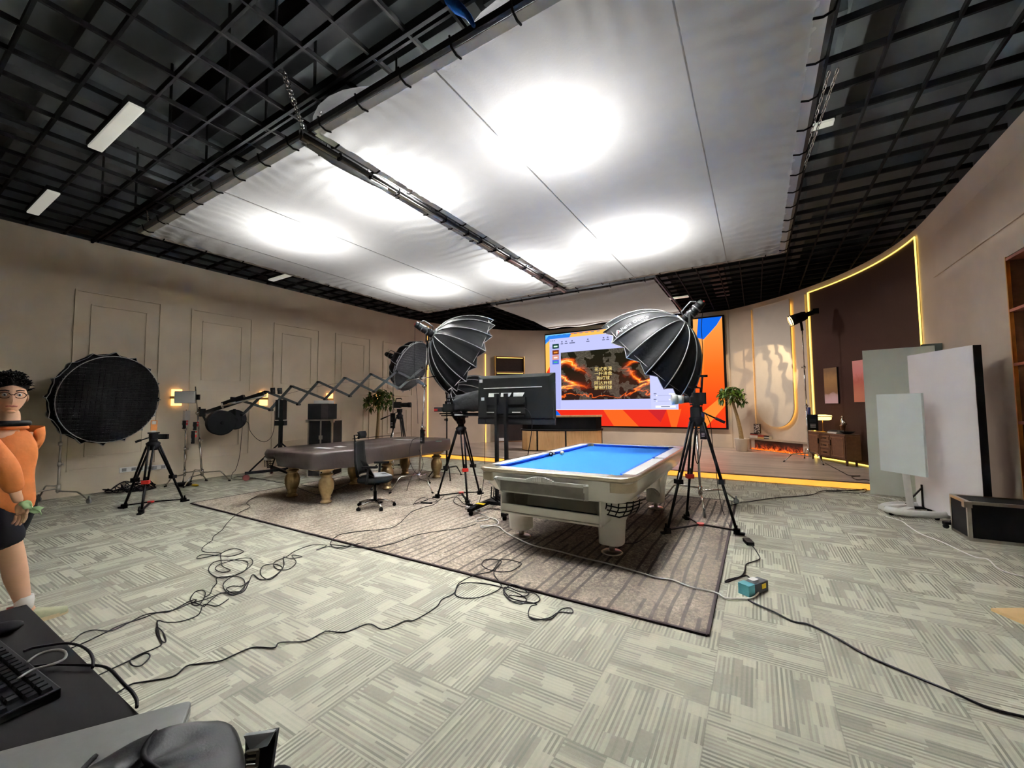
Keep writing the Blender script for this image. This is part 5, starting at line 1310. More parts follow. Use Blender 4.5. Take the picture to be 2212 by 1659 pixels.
k_ = t.m('MULTIPLY', t.m('MULTIPLY', low, low), t.m('MAXIMUM', 0.0, t.m('SUBTRACT', t.m('MULTIPLY', nn_, 3.2), 1.25)))
b.inputs['Base Color'].default_value = (.02, .012, .01, 1); b.inputs['Roughness'].default_value = .25
t.put(b.inputs['Emission Color'], t.ramp(k_, [(0, (.05, .008, .002)), (.25, (.6, .06, .008)), (.6, (1, .25, .03)), (1, (1, .7, .25))])); t.put(b.inputs['Emission Strength'], t.m('ADD', .25, t.m('MULTIPLY', k_, 3.0)))
part('firebox', MB().bb((-fw/2+.035, .06, .018), (fw/2-.035, .12, .30), fT), fire, fp, True)
rnd = random.Random(5)
coal = mat('coal', (40, 26, 22), .7, emit=(255, 96, 20), estr=1.6)
for k in range(16):
    u_ = -fw/2+.1+(fw-.2)*k/15; c = fT @ V((u_, .04, .035)); r_ = .022+.012*rnd.random()
    part('ember', MB().ball(c, r_, 8, sc=(1.3, .9, .7)), coal, fp, True)
bkM = [mat('book_%d' % i, c, .6, 0, .05) for i, c in enumerate(((236, 232, 222), (170, 70, 60), (222, 190, 120), (90, 86, 84), (206, 206, 200), (52, 46, 46)))]
def book(lab, c, w, d, h, T, m, group, rz=0.0, name='book'):
    pos = T @ V(c); r = thing(name, lab, 'book', tuple(pos), 0, group); ang = math.atan2(T.col[0][1], T.col[0][0])+rz
    L = Matrix.Rotation(ang, 4, 'Z')
    part('cover', MB().bb((-w/2, -d/2, 0), (w/2, d/2, h*.12), L).bb((-w/2, -d/2, h*.88), (w/2, d/2, h), L).bb((-w/2, -d/2, h*.12), (w/2, -d/2+.006, h*.88), L), m, r)
    part('pages', MB().bb((-w/2+.004, -d/2+.006, h*.12), (w/2-.004, d/2-.004, h*.88), L), M['paper'], r)
top = fz1-ST+.001
x_ = -fw/2+.17
book('thick white book at the bottom of the left stack on the fireplace', (x_, .075, top), .26, .12, .08, fT, bkM[0], 'books on the fireplace')
book('reddish book in the middle of the left stack on the fireplace', (x_, .075, top+.081), .25, .12, .028, fT, bkM[1], 'books on the fireplace', .02)
book('dark grey book on top of the left stack on the fireplace', (x_+.02, .075, top+.110), .27, .12, .024, fT, bkM[5], 'books on the fireplace', -.02)
book('tan book at the bottom of the middle stack on the fireplace', (x_+.24, .075, top), .20, .12, .045, fT, bkM[2], 'books on the fireplace')
book('red book on top of the middle stack on the fireplace', (x_+.24, .075, top+.046), .19, .12, .05, fT, bkM[1], 'books on the fireplace', .03)
for k in range(3): book(('lowest grey book of the right stack on the fireplace', 'middle pale book of the right stack on the fireplace', 'top dark book of the right stack on the fireplace')[k], (x_+.42, .075, top+.029*k), .16, .12, .028, fT, bkM[(3, 4, 5)[k]], 'books on the fireplace', .03*k-.03)
pcv = fT @ V((x_+.08, .075, top+.135)); pb_2 = thing('picture_book', 'upright book with abstract black and white cover standing on the left stack', 'book', tuple(pcv))
L = Matrix.Translation((0, 0, 0)) @ Matrix.Rotation(math.atan2(fT.col[0][1], fT.col[0][0]), 4, 'Z')
part('cover', MB().bb((-.10, -.02, 0), (.10, .02, .27), L), bkM[5], pb_2)
cm, t, b = blank('abstract_cover'); v_ = t.noise(9, 4, t.obj(), .6, 2.2)
t.put(b.inputs['Base Color'], t.ramp(v_, [(.46, (.02, .02, .02)), (.5, (.7, .7, .68))])); part('cover_picture', MB().bb((-.085, -.022, .02), (.095, -.0205, .255), L), cm, pb_2)

leafM = mat('leaf_green', (62, 92, 34), .42, 0, .3, 12); leafM2 = mat('leaf_green_light', (96, 126, 48), .42, 0, .25, 12)
barkM = mat('bark', (150, 128, 92), .8, 0, .2, 30, bump=.4, bscale=40); soilM = mat('soil', (50, 38, 30), .9)
def potted_tree(lab, base, z0, lean, trunk_top, crown_r, n, seed, potm, uplight=False):
    rnd = random.Random(seed); base = V((base[0], base[1], z0))
    r = thing('potted_tree', lab, 'potted plant', base)
    pt_ = part('pot', MB().lathe([(.13, 0), (.145, .01), (.185, .34), (.195, .36), (.18, .36), (.17, .32)], 28), potm, r)
    part('soil', MB().cyl((0, 0, .30), (0, 0, .325), .172, n=24), soilM, pt_)
    tt = V((lean[0], lean[1], trunk_top))
    pts = [V((0, 0, .30)), V((lean[0]*.1, lean[1]*.1, .55)), V((lean[0]*.5+.01, lean[1]*.5, (trunk_top+.5)/2)), tt]
    tk = catmull(pts, 6); part('trunk', MB().tube(tk, [.062-.028*k/(len(tk)-1) for k in range(len(tk))], 10), barkM, r)
    fo = MB(); st_ = MB()
    for k in range(n):
        a = rnd.random()*2*PI; el = math.radians(-25+105*rnd.random()); L = crown_r*(.55+.45*rnd.random())
        d = V((math.cos(a)*math.cos(el), math.sin(a)*math.cos(el), math.sin(el)*.9)); e = tt+V((0, 0, .06))+d*L
        st_.tube([tt, tt+d*L*.5+V((0, 0, .03)), e], .006, 4)
        for q in range(7):
            b_ = 2*PI*q/7+rnd.random(); s1 = d.orthogonal().normalized(); s2 = d.cross(s1)
            ld = (s1*math.cos(b_)+s2*math.sin(b_)+d*.35-V((0, 0, .25))).normalized(); ln = .16+.08*rnd.random(); w = .036+.012*rnd.random()
            sd = ld.cross(V((0, 0, 1))); sd = sd.normalized() if sd.length > .05 else s1
            up_ = sd.cross(ld); fo.cur = rnd.randrange(2)
            p1_, p2_ = e+ld*ln*.5+up_*.012, e+ld*ln-V((0, 0, .035))
            fo.add([e, p1_-sd*w-up_*.008, p1_, p1_+sd*w-up_*.008, p2_], [(0, 1, 2), (0, 2, 3), (1, 4, 2), (2, 4, 3)], None, True)
    part('stems', st_, barkM, r); part('foliage', fo, [leafM, leafM2], r)
    return r
pR = G(1603, 971, ST)*.965
potted_tree('potted tree in tall white pot on the stage, right of the big screen', pR, ST, (-.20, -.05), 1.44, .34, 40, 2, mat('white_ceramic', (205, 198, 188), .4, 0, .03))
pL_ = OX(815, 880, -9.2)
potted_tree('potted tree with slim trunk against the left wall behind the covered table', (pL_.x, pL_.y), 0, (.03, .02), 1.50, .42, 44, 9, mat('dark_pot', (70, 66, 62), .5))

# sideboard
q0, q1 = V((1.03, 12.13, ST)), V((1.57, 10.89, ST)); sT = upf((q0+q1)/2, q1-q0); sw = (q1-q0).length
sb = thing('sideboard', 'dark brown wooden sideboard with panelled doors below the dark wall panel', 'sideboard', tuple((q0+q1)/2))
wal = mat('walnut', (104, 70, 48), .42, 0, .18, 18); wal2 = mat('walnut_edge', (138, 100, 70), .4, 0, .1, 18)
part('carcass', MB().bb((-sw/2, 0, .13), (sw/2, .28, .63), sT), wal, sb, True, bevel=.005)
part('top', MB().bb((-sw/2, -.02, .63), (sw/2+.0, .28, .66), sT), wal, sb, True, bevel=.005)
def panelled(name, x0, x1, z0, z1):
    d = part(name, MB().bb((x0, -.018, z0), (x1, 0, z1), sT), wal, sb, True, bevel=.003)
    i = .035 if x1-x0 > .25 else .03; mb = MB()
    for a, c in (((x0+i, z0+i), (x1-i, z0+i+.012)), ((x0+i, z1-i-.012), (x1-i, z1-i)), ((x0+i, z0+i), (x0+i+.012, z1-i)), ((x1-i-.012, z0+i), (x1-i, z1-i))): mb.bb((a[0], -.026, a[1]), (c[0], -.018, c[1]), sT)
    part('panel_bead', mb, wal2, d, True); return d
for x0_, x1_, hx_ in ((-sw/2+.02, -.19, -.22), (.19, sw/2-.02, .22)):
    d = panelled('door', x0_, x1_, .15, .62); part('door_handle', MB().bb((hx_-.006, -.04, .40), (hx_+.006, -.02, .52), sT), M['blackmetal'], d, True)
for k in range(3):
    d = panelled('drawer', -.175, .175, .15+.158*k, .30+.158*k); part('drawer_pull', MB().bb((-.05, -.035, .22+.158*k), (.05, -.02, .235+.158*k), sT), M['blackmetal'], d, True)
for sx in (-1, 1):
    for yy in (.05, .23): part('leg', MB().cyl(sT @ V((sx*(sw/2-.08), yy, 0)), sT @ V((sx*(sw/2-.08), yy, .13)), .018, .03, 12), wal, sb, True)
tb = MB(); tb.tube([arc(3.9+33*k/30, CR-.03, ST+.012) for k in range(31)], .012, 6); part('led_strip', tb, M['led'], dp)
tl = sT @ V((-sw/2+.43, .10, .661)); tlp = thing('table_lamp', 'lit mushroom table lamp on the left end of the sideboard', 'table lamp', tuple(tl))
glow = emat('lamp_glow', (255, 222, 130), 2.6)
part('base', MB().lathe([(.09, 0), (.09, .012), (.015, .02)], 20), br, tlp); part('stem', MB().cyl((0, 0, .015), (0, 0, .34), .008, n=8), br, tlp)
part('lamp_shade', MB().lathe([(.04, .32), (.17, .335), (.185, .36), (.17, .385), (.06, .40)], 24), glow, tlp)
part('shade_band', MB().lathe([(.188, .352), (.19, .36), (.188, .368)], 24, caps=False), br, tlp); part('lower_shade', MB().lathe([(.12, .275), (.165, .29), (.17, .325), (.05, .332)], 24), glow, tlp)
ft = sT @ V((.33, .17, .71)); fg = thing('figurine', 'silver and bronze seated figurine on a stand on the sideboard', 'figurine', (ft.x, ft.y, sT.translation.z+.661))
part('pedestal', MB().lathe([(.05, 0), (.055, .03), (.035, .06), (.05, .16), (.06, .18)], 16), mat('bronze', (120, 84, 60), .3, .8), fg)
part('body', MB().tube([(0, 0, .17), (.01, 0, .24), (-.005, 0, .30), (.0, 0, .34)], [.05, .042, .03, .016], 10).ball((0, 0, .365), .024, 10).tube([(.0, .03, .29), (.03, .05, .24), (.06, .03, .2)], .012, 6).tube([(.0, -.03, .29), (.03, -.05, .24), (.06, -.03, .2)], .012, 6), M['chrome'], fg)
ang_ = math.atan2(sT.col[0][1], sT.col[0][0])
for k, (w, h, m, lab) in enumerate(((.30, .03, bkM[0], 'white book lying lowest in the stack on the sideboard'), (.28, .022, bkM[3], 'grey book in the middle of the stack on the sideboard'), (.26, .02, bkM[5], 'dark book on top of the stack on the sideboard'))):
    book(lab, (.22 if k == 0 else .26, .075, .661+(0, .0305, .053)[k]), w, .14, h, sT, m, 'books on the sideboard', .03*k)
dd_ = sT @ V((.51, .14, .661)); solo('dish', MB().lathe([(.05, 0), (.07, .01), (.13, .05), (.135, .056), (.125, .05), (.05, .018)], 24, Matrix.Translation(dd_)), M['black'], 'black shallow dish at the right end of the sideboard', 'dish')
# pictures on the dark panel
def picture(lab, a, w, z0, z1, cols, seed):
    T = upf(arc(a, CR-.05, 0), arc(a-1, CR)-arc(a+1, CR)); c = T.translation
    r = thing('picture', lab, 'picture', (c.x, c.y, z0))
    part('canvas', MB().bb((-w/2, 0, z0), (w/2, .03, z1), T), M['dark'], r, True)
    m, t, b = blank('art_%d' % seed); x, y, z = t.sep(t.pos()); k = t.m('DIVIDE', t.m('SUBTRACT', z, z0), z1-z0)
    n = t.noise(5, 4, t.pos(), .6, 1.0); k = t.m('ADD', k, t.m('MULTIPLY', t.m('SUBTRACT', n, .5), .25))
    t.put(b.inputs['Base Color'], t.ramp(k, [(p, lin(c)[:3]) for p, c in cols])); b.inputs['Roughness'].default_value = .7
    part('painting', MB().bb((-w/2+.005, -.004, z0+.005), (w/2-.005, 0, z1-.005), T), m, r, True)
picture('upright abstract picture in brown and lilac left on the dark wall panel', 31.0, .40, 1.43, 2.27, [(.12, (190, 160, 178)), (.24, (176, 146, 150)), (.3, (128, 92, 58)), (.7, (156, 116, 70)), (.9, (120, 90, 62))], 1)
picture('upright pink and orange abstract picture half hidden behind the grey board', 22.6, .44, 1.45, 2.35, [(.2, (196, 120, 96)), (.5, (186, 96, 84)), (.7, (214, 130, 130)), (.95, (220, 150, 150))], 2)

# spot lamp with leaf gobo
sbse = V((1.0, 11.72, ST)); sp_top = RG(1733, 714, sbse)
cstand('light_stand', 'chrome stand with bent legs on the stage holding the lit spot lamp', sbse, sp_top, ((226, .74, .2), (-77, .80, .2), (100, .35, .2)))
spc = RG(1719, 691, sp_top)+V((0, 0, .02)); tgt = V((-.10, 13.35, 1.95)); sa = axis_from(-.80, -.32, .35).normalized()
sl = thing('spot_lamp', 'lit black spot lamp on a tall stand casting leaf shadows on the wall', 'spot lamp', tuple(spc))
part('housing', MB().cyl(spc-sa*.16, spc+sa*.10, .11, .13, 24).cyl(spc-sa*.22, spc-sa*.16, .09, .11, 20), M['blackmatte'], sl, True)
part('rear_tube', MB().cyl(spc-sa*.46, spc-sa*.2, .055, n=16).box(spc-sa*.42, (.12, .12, .12)), M['black'], sl, True)
part('lens', MB().cyl(spc+sa*.085, spc+sa*.115, .115, n=24), emat('lens_glow', (255, 226, 150), 5.0), sl, True)
sd_ = sa.cross(V((0, 0, 1))).normalized(); su_ = sd_.cross(sa)
part('barn_ring', MB().tube([spc+sa*.13+(sd_*math.cos(2*PI*k/24)+su_*math.sin(2*PI*k/24))*.135 for k in range(24)], .01, 5, True), M['chrome'], sl, True)
part('yoke', MB().bar(spc-sa*.1-V((0, 0, .05)), sp_top, .05, .04), M['black'], sl, True)
gl = bpy.data.lights.new('gobo_spot', 'SPOT'); gl.energy = 190; gl.color = (1, .72, .42); gl.spot_size = math.radians(62); gl.spot_blend = .12; gl.shadow_soft_size = .015
gl.use_nodes = True; nt = gl.node_tree; ntl = type('X', (NT,), {})(type('Y', (), {'node_tree': nt})())
em = nt.nodes['Emission']
tcn = ntl.add('ShaderNodeTexCoord').outputs['Normal']
mpn = ntl.add('ShaderNodeMapping'); mpn.inputs['Scale'].default_value = (1, 1, 1); ntl.put(mpn.inputs['Vector'], tcn)
wv_ = ntl.add('ShaderNodeTexWave', wave_type='BANDS'); wv_.inputs['Scale'].default_value = 2.0; wv_.inputs['Distortion'].default_value = 9.0; wv_.inputs['Detail'].default_value = 2.5; wv_.inputs['Detail Scale'].default_value = 1.6
ntl.put(wv_.inputs['Vector'], mpn.outputs[0])
ntl.put(em.inputs['Strength'], ntl.ramp(wv_.outputs[1], [(.22, (.15,)*3), (.42, (1,)*3)]))
go = bpy.data.objects.new('gobo_spot', gl); COL.objects.link(go); go.location = spc+sa*.2; go.rotation_euler = (tgt-V(go.location)).to_track_quat('-Z', 'Y').to_euler()
pbx = RG(1757, 912, (1.0, 11.7)); battery(V((pbx.x-.02, pbx.y-.06, pbx.z-.18)), 'big black battery box hanging on the spot lamp stand', .20, .36, .1)
pbx = RG(1748, 889, (.99, 11.7)); solo('tape_wrap', MB().cyl(pbx-V((0, 0, .1)), pbx+V((0, 0, .1)), .03, n=12), M['navy'], 'blue tape wrapped round the spot lamp stand', 'tape')
# the added stage fill strips are built with the ceiling lamps

# ================================================================== BOARDS, CASE ON THE RIGHT
gA, gB = G(1880, 1066), V((2.30, 8.36, 0)); gT = upf((gA+gB)/2, gB-gA); gw = (gB-gA).length
LEAN = Matrix.Rotation(math.radians(-2.0), 4, 'X')
solo('foam_board', MB().bb((-gw/2, -.02, 0), (gw/2, .02, 2.28), gT @ LEAN), mat('grey_board', (205, 210, 198), .6, 0, .02, 3), 'large plain grey green board leaning behind the whiteboards', 'board')
cp_ = RG(2020, 749, (2.25, 8.5)); solo('acrylic_panel', MB().bb((-.14, 0, 0), (.14, .012, .2), upf((cp_.x, cp_.y+.05, 2.12), V((1, -.12)))), mat('dark_acrylic', (84, 92, 88), .2), 'small dark translucent panel sticking up behind the grey board', 'panel')
wA, wB = G(1981, 1091, .07), G(2130, 1139, .07); wT = upf(((wA.x+wB.x)/2, (wA.y+wB.y)/2, 0), wB-wA); ww = (wB-wA).length
hA = RG(1953, 770, wA).z; hB = RG(2104, 744, wB).z
wb = thing('display_board', 'tall white display board with black edge on a wheeled frame', 'board', tuple((wT.translation.x, wT.translation.y, 0)))
wz = (hA+hB)/2
part('face', MB().bb((-ww/2, -.004, .07), (ww/2, 0, wz), wT), mat('white_board_face', (240, 237, 238), .4, 0, .015, 3), wb, True)
part('body', MB().bb((-ww/2+.004, 0, .075), (ww/2, .075, wz), wT), M['blackmatte'], wb, True)
for x_ in (-ww/2+.12, ww/2-.15):
    l = part('foot_bar', MB().bar((x_, -.28, .06), (x_, .30, .06), .045, .03, wT).bar((x_, -.22, .07), (x_, -.0, .33), .02, .012, wT).bar((x_, -.01, .05), (x_, -.01, .36), .02, .012, wT), M['black'], wb, True)
    for yy in (-.26, .28): part('caster', MB().cyl((x_-.012, yy, .025), (x_+.012, yy, .025), .025, n=12, M=wT), M['rubber'], l, True)
# small whiteboard on ring stand
bA, bB = DP(1900, 933, 5.55), DP(1998, 941, 4.98); bT = upf(((bA.x+bB.x)/2, (bA.y+bB.y)/2, 0), bB-bA); bwid = (bB-bA).length
rb = G(1968, 1104, .04); bz0, bz1 = .515, 1.545
sw_ = thing('whiteboard', 'small pale whiteboard on a white ring stand with black casters', 'whiteboard', (rb.x, rb.y, 0))
whp = mat('white_gloss', (236, 236, 234), .3, 0, .02)
part('board', MB().bb((-bwid/2, -.02, bz0), (bwid/2, .015, bz1), bT), mat('glass_board', (224, 234, 234), .15, 0, .02, 4, coat=.5), sw_, True, bevel=.003)
part('pole', MB().cyl((rb.x, rb.y, .05), (bT.translation.x, bT.translation.y+.03, 1.0), .036, n=18), whp, sw_, True)
RB = upf((rb.x, rb.y, 0), RIGHT)
part('ring_base', MB().tube([(RB @ V((.06+.36*math.cos(2*PI*k/40), .26*math.sin(2*PI*k/40)-.02, .065))) for k in range(40)], .042, 8, True).bar(RB @ V((-.34, .05, .08)), RB @ V((.1, .1, .08)), .08, .05).bar(RB @ V((0, 0, .07)), RB @ V((-.25, -.12, .07)), .07, .05), whp, sw_, True)
for k, (x_, y_) in enumerate(((-.30, -.05), (-.05, .22), (.05, -.27), (.36, .12))): 
    c = RB @ V((x_, y_, .022)); part('caster', MB().cyl(c-RIGHT*.014, c+RIGHT*.014, .022, n=12).box(c+V((0, 0, .02)), (.04, .04, .03)), M['rubber'], sw_, True)
fcT = upf((2.105, 6.30, 0), (1, .02)); flight_case('low black flight case with worn brass edges on the carpet at the right edge', fcT, .56, .42, .40)
solo('plywood_offcut', MB().bb((-.1, -.12, .001), (.12, .1, .02), upf(G(2212, 1336), RIGHT)), mat('plywood', (206, 172, 122), .6, 0, .08), 'small piece of plywood on the carpet at the right edge', 'plywood')
# ================================================================== FOREGROUND DESK
DZ = .75
e0, e1, e2 = G(57, 1307, DZ), G(300, 1540, DZ), G(0, 1318, DZ)
fd = thing('work_desk', 'matte black work desk top at the lower left corner, close to the camera', 'desk', (-1.35, -.05, 0))
part('desk_top', MB().add([(-2.20, .372, DZ), (-.62, .378, DZ), (-.62, -.45, DZ), (-2.22, -.45, DZ), (-2.20, .372, DZ-.03), (-.62, .378, DZ-.03), (-.62, -.45, DZ-.03), (-2.22, -.45, DZ-.03)], [(3,2,1,0), (4,5,6,7), (0,1,5,4), (1,2,6,5), (2,3,7,6), (3,0,4,7)]), mat('black_desk', (16, 14, 14), .75, 0, .08, 200, spec=.15), fd, True, bevel=.003)
for x_ in (-2.12, -.72):
    for y_ in (.28, -.38): part('leg', MB().bb((x_-.03, y_-.03, 0), (x_+.03, y_+.03, DZ-.03)), M['black'], fd, True)
# keyboard
ka, kb_ = G(133, 1487, DZ+.022), G(0, 1383, DZ+.022)
kT = upf((ka.x, ka.y, DZ+.001), (ka-kb_)); 
kb = thing('keyboard', 'black keyboard lying on the black desk at the left edge', 'keyboard', (ka.x, ka.y, DZ+.001))
part('keyboard_body', MB().add([(-.46, -.15, 0), (0, -.15, 0), (0, 0, 0), (-.46, 0, 0), (-.46, -.15, .014), (0, -.15, .014), (0, 0, .024), (-.46, 0, .024)], [(3,2,1,0), (4,5,6,7), (0,1,5,4), (1,2,6,5), (2,3,7,6), (3,0,4,7)], kT), mat('keyboard_body', (22, 23, 24), .5, 0, .05, spec=.3), kb, True, bevel=.003)
keym = mat('key_cap', (26, 27, 29), .5, 0, .05, spec=.3)
for r_ in range(6):
    for c_ in range(18):
        x0 = -.452+.0248*c_+(.004 if c_ > 13 else 0); y0 = -.012-.0225*r_; zt = .024-.0667*(-y0)+.001
        if c_ == 14 and r_ in (2, 3): continue
        if r_ in (2, 4) and c_ == 17: continue
        w = .021 if not (r_ == 5 and 4 <= c_ <= 8) else .0248
        if len([ch_ for ch_ in kb.children]) > 99: break
        part('key', MB().add([(x0, y0-.019, zt), (x0+w, y0-.019, zt), (x0+w, y0, zt), (x0, y0, zt), (x0+.002, y0-.017, zt+.007), (x0+w-.002, y0-.017, zt+.007), (x0+w-.002, y0-.002, zt+.008), (x0+.002, y0-.002, zt+.008)], [(4,5,6,7), (0,1,5,4), (1,2,6,5), (2,3,7,6), (3,0,4,7)], kT), keym, kb, True)
p = G(3, 1366, DZ+.02); solo('mouse', MB().ball((p.x-.03, p.y, DZ+.018), .045, 14, sc=(.7, 1.1, .42)), M['blackmatte'], 'black mouse at the left edge of the black desk behind the keyboard', 'mouse')
# closed grey laptop overhanging the desk edge
lz = DZ+.026
l1, l2, l0 = G(415, 1511, lz), G(394, 1597, lz), G(0, 1622, lz)
xd = (l1-l0).normalized(); yd = V((-xd.y, xd.x, 0)); lT = upf((l1.x, l1.y, DZ+.001), xd)
lp2 = thing('laptop', 'closed grey laptop on the desk edge at the bottom left', 'laptop', (l1.x, l1.y, DZ+.001))
lg = mat('laptop_grey', (134, 135, 134), .42, .35, .03, 60)
part('base', MB().rbox((-.17, -.12, .007), (.34, .24, .012), .012, M=lT), lg, lp2, True)
part('lid', MB().rbox((-.17, -.12, .0195), (.34, .24, .011), .012, M=lT), lg, lp2, True, bevel=.002)
# leather bag
lea = mat('black_leather', (26, 27, 29), .45, 0, .15, 20, bump=.06, bscale=300)
bf = G(252, 1602, .885); bdir = V((bf.x, bf.y, 0)).normalized(); bc = bf-bdir*.105
bag = thing('leather_bag', 'black leather bag with seams at the bottom left, partly over the grey laptop', 'bag', (bc.x, bc.y, DZ+.027))
BT = upf((bc.x, bc.y, DZ+.027), V((bdir.y, -bdir.x, 0)))
def bagfn(i, j):
    a = 2*PI*i; e = 3.2; s_ = (abs(math.cos(a))**e+abs(math.sin(a))**e)**(-1/e)
    x, y = math.cos(a)*s_*.155, math.sin(a)*s_*.10
    if j < .45: k = 1-(j/.45); r = .86+.14*(1-k)**.5 if k > 0 else 1; return (x*(1-.12*k), y*(1-.12*k), .13*0+.15*(1-k)*0+.07*(j/.45))
    k = (j-.45)/.55; h = .07+.04*math.sin(PI/2*k)
    bulge = .012*mnoise.noise(V((x*14, y*14, k*2)))+.02*max(0, math.sin((x+.03)*20))*(1-k)
    return (x*math.cos(PI/2*k)**.6 if k < 1 else 0, y*math.cos(PI/2*k)**.6 if k < 1 else 0, h+bulge)
part('bag_body', MB().grid(bagfn, 57, 26, BT), lea, bag, True)
for x_ in (-.095, -.03, .04):
    part('seam_piping', MB().tube([BT @ V((x_+.01*math.sin(k*.5), y_, .118-.9*max(0, abs(y_)-.04)**1.5+.006*mnoise.noise(V((x_*14, y_*14, 1))))) for k, y_ in enumerate([-.085+.17*q/14 for q in range(15)])], .004, 5), M['blackmatte'], bag, True)
# strap loop with silver buckle standing up behind the bag
sb0, sb1 = DP(556, 1668, 1.02), DP(556, 1592, 1.06)
su = (sb1-sb0); sx_ = RIGHT
tabm = mat('strap_leather', (140, 144, 148), .4, 0, .1)
mb = MB(); a_, b_, c_, d_ = DP(526, 1590, 0.870), DP(592, 1581, 0.870), DP(577, 1612, 0.850), DP(540, 1622, 0.850)
bk_ = FWD*.008
mb.add([a_, b_, c_, d_, a_+bk_, b_+bk_, c_+bk_, d_+bk_], [(3,2,1,0), (4,5,6,7), (0,1,5,4), (1,2,6,5), (2,3,7,6), (3,0,4,7)])
part('strap_end', mb, tabm, bag, True)
mb = MB(); q_ = [DP(522, 1604, 0.875), DP(590, 1590, 0.875), DP(575, 1690, 0.830), DP(520, 1690, 0.830)]
mb.add([p+bk_*1.5 for p in q_]+[p+bk_*3 for p in q_], [(3,2,1,0), (4,5,6,7), (0,1,5,4), (1,2,6,5), (2,3,7,6), (3,0,4,7)])
part('strap', mb, lea, bag, True)
part('strap_band', MB().tube(catmull([BT @ V((.13, .0, .03)), BT @ V((.17, .0, .0)), q_[2].lerp(q_[3], .5)-V((0, 0, .03))+FWD*.02, q_[2].lerp(q_[3], .5)-V((0, 0, .004))+FWD*.01], 5), .011, 8), lea, bag, True)
bu = [DP(541, 1615, 0.830), DP(566, 1611, 0.830), DP(563, 1645, 0.815), DP(536, 1647, 0.815)]
mb = MB()
for k in range(4): mb.bar(bu[k]-FWD*.012, bu[(k+1) % 4]-FWD*.012, .006, .006)
mb.bar(bu[0].lerp(bu[3], .45)-FWD*.012, bu[1].lerp(bu[2], .45)-FWD*.012, .004, .004); mb.bar(bu[3]-FWD*.012, bu[2]-FWD*.012, .010, .006)
part('buckle', mb, M['chrome'], bag, True, label='silver strap buckle')
part('pouch', MB().ball(DP(606, 1684, .85), .03, 12, sc=(1.2, .8, .7)), M['blackmatte'], bag, True)  # separate small dark pouch, attached to the bag

# ================================================================== PERSON
pr0 = V((-4.36, .60, 0)); fwdp = V((.80, .60, 0)).normalized(); sidep = V((fwdp.y, -fwdp.x, 0))   # sidep: the person's right hand side, towards the camera
skin = mat('skin', (214, 168, 138), .5, 0, .05); hair = mat('black_hair', (18, 16, 16), .6, 0, .2, 60, bump=.6, bscale=90)
sho = mat('orange_sweatshirt', (206, 118, 58), .8, 0, .12, 12, bump=.5, bscale=14); shorts = mat('black_shorts', (13, 12, 14), .95, 0, .1, spec=.1)
W_ = lambda f, s_, z: pr0+fwdp*f+sidep*s_+V((0, 0, z))
pe = thing('person', 'person with glasses in orange sweatshirt and black shorts walking in at the left edge', 'person', tuple(pr0))
def skinfig(name, chains, m, parent, sub=2, rootidx=0):
    vs, es, rs = [], [], []; index = {}
    for ch_ in chains:
        prev = None
        for p, r_ in ch_:
            key = tuple(round(c, 4) for c in p)
            if key not in index: index[key] = len(vs); vs.append(tuple(p)); rs.append(r_)
            k = index[key]
            if prev is not None and prev != k: es.append((prev, k))
            prev = k
    me = bpy.data.meshes.new(name); inv = FRAME[root(parent).name].inverted()
    me.from_pydata([tuple(inv @ V(v)) for v in vs], es, []); me.update()
    me.materials.append(m); o = bpy.data.objects.new(name, me); COL.objects.link(o); o.parent = parent
    md = o.modifiers.new('skin', 'SKIN'); md.use_smooth_shade = True; md.branch_smoothing = .6
    for d, r_ in zip(me.skin_vertices[0].data, rs): d.radius = (r_, r_) if not isinstance(r_, tuple) else r_; d.use_root = False
    me.skin_vertices[0].data[rootidx].use_root = True
    s_ = o.modifiers.new('sub', 'SUBSURF'); s_.levels = sub; s_.render_levels = sub
    dg = bpy.context.evaluated_depsgraph_get(); dg.update()
    me2 = bpy.data.meshes.new_from_object(o.evaluated_get(dg)); o.modifiers.clear(); o.data = me2; bpy.data.meshes.remove(me)
    for p_2 in me2.polygons: p_2.use_smooth = True
    return o
PB = pr0.xy.to_3d()
def J(u, v, k=0.0): return RG(u, v, PB*(1-k/4.4))   # joint surveyed at the person's range, k metres nearer
pel = J(14, 1078); hip = pel-V((0, 0, .04))
hR, hL = pel+sidep*.09-V((0, 0, .05)), pel-sidep*.09-V((0, 0, .05))
kR, cR, aR_, tR = J(27, 1193, .08), J(33, 1240, .09), J(52, 1306, .1), J(112, 1338, .1)
kL, cL, aL_, tL = J(-15, 1195, -.1), J(-40, 1235, -.15), J(-75, 1275, -.2), J(-40, 1305, -.2)
waist, ch1, nk, hd_ = J(16, 1025), J(18, 958), J(19, 905), J(20, 862)
sR, sL = ch1+sidep*.18+V((0, 0, .05)), ch1-sidep*.16+V((0, 0, .04))
eR, eL = J(14, 1010, .27), J(20, 1010, -.25); wR, wL = J(36, 1072, .27), J(40, 1070, -.22)
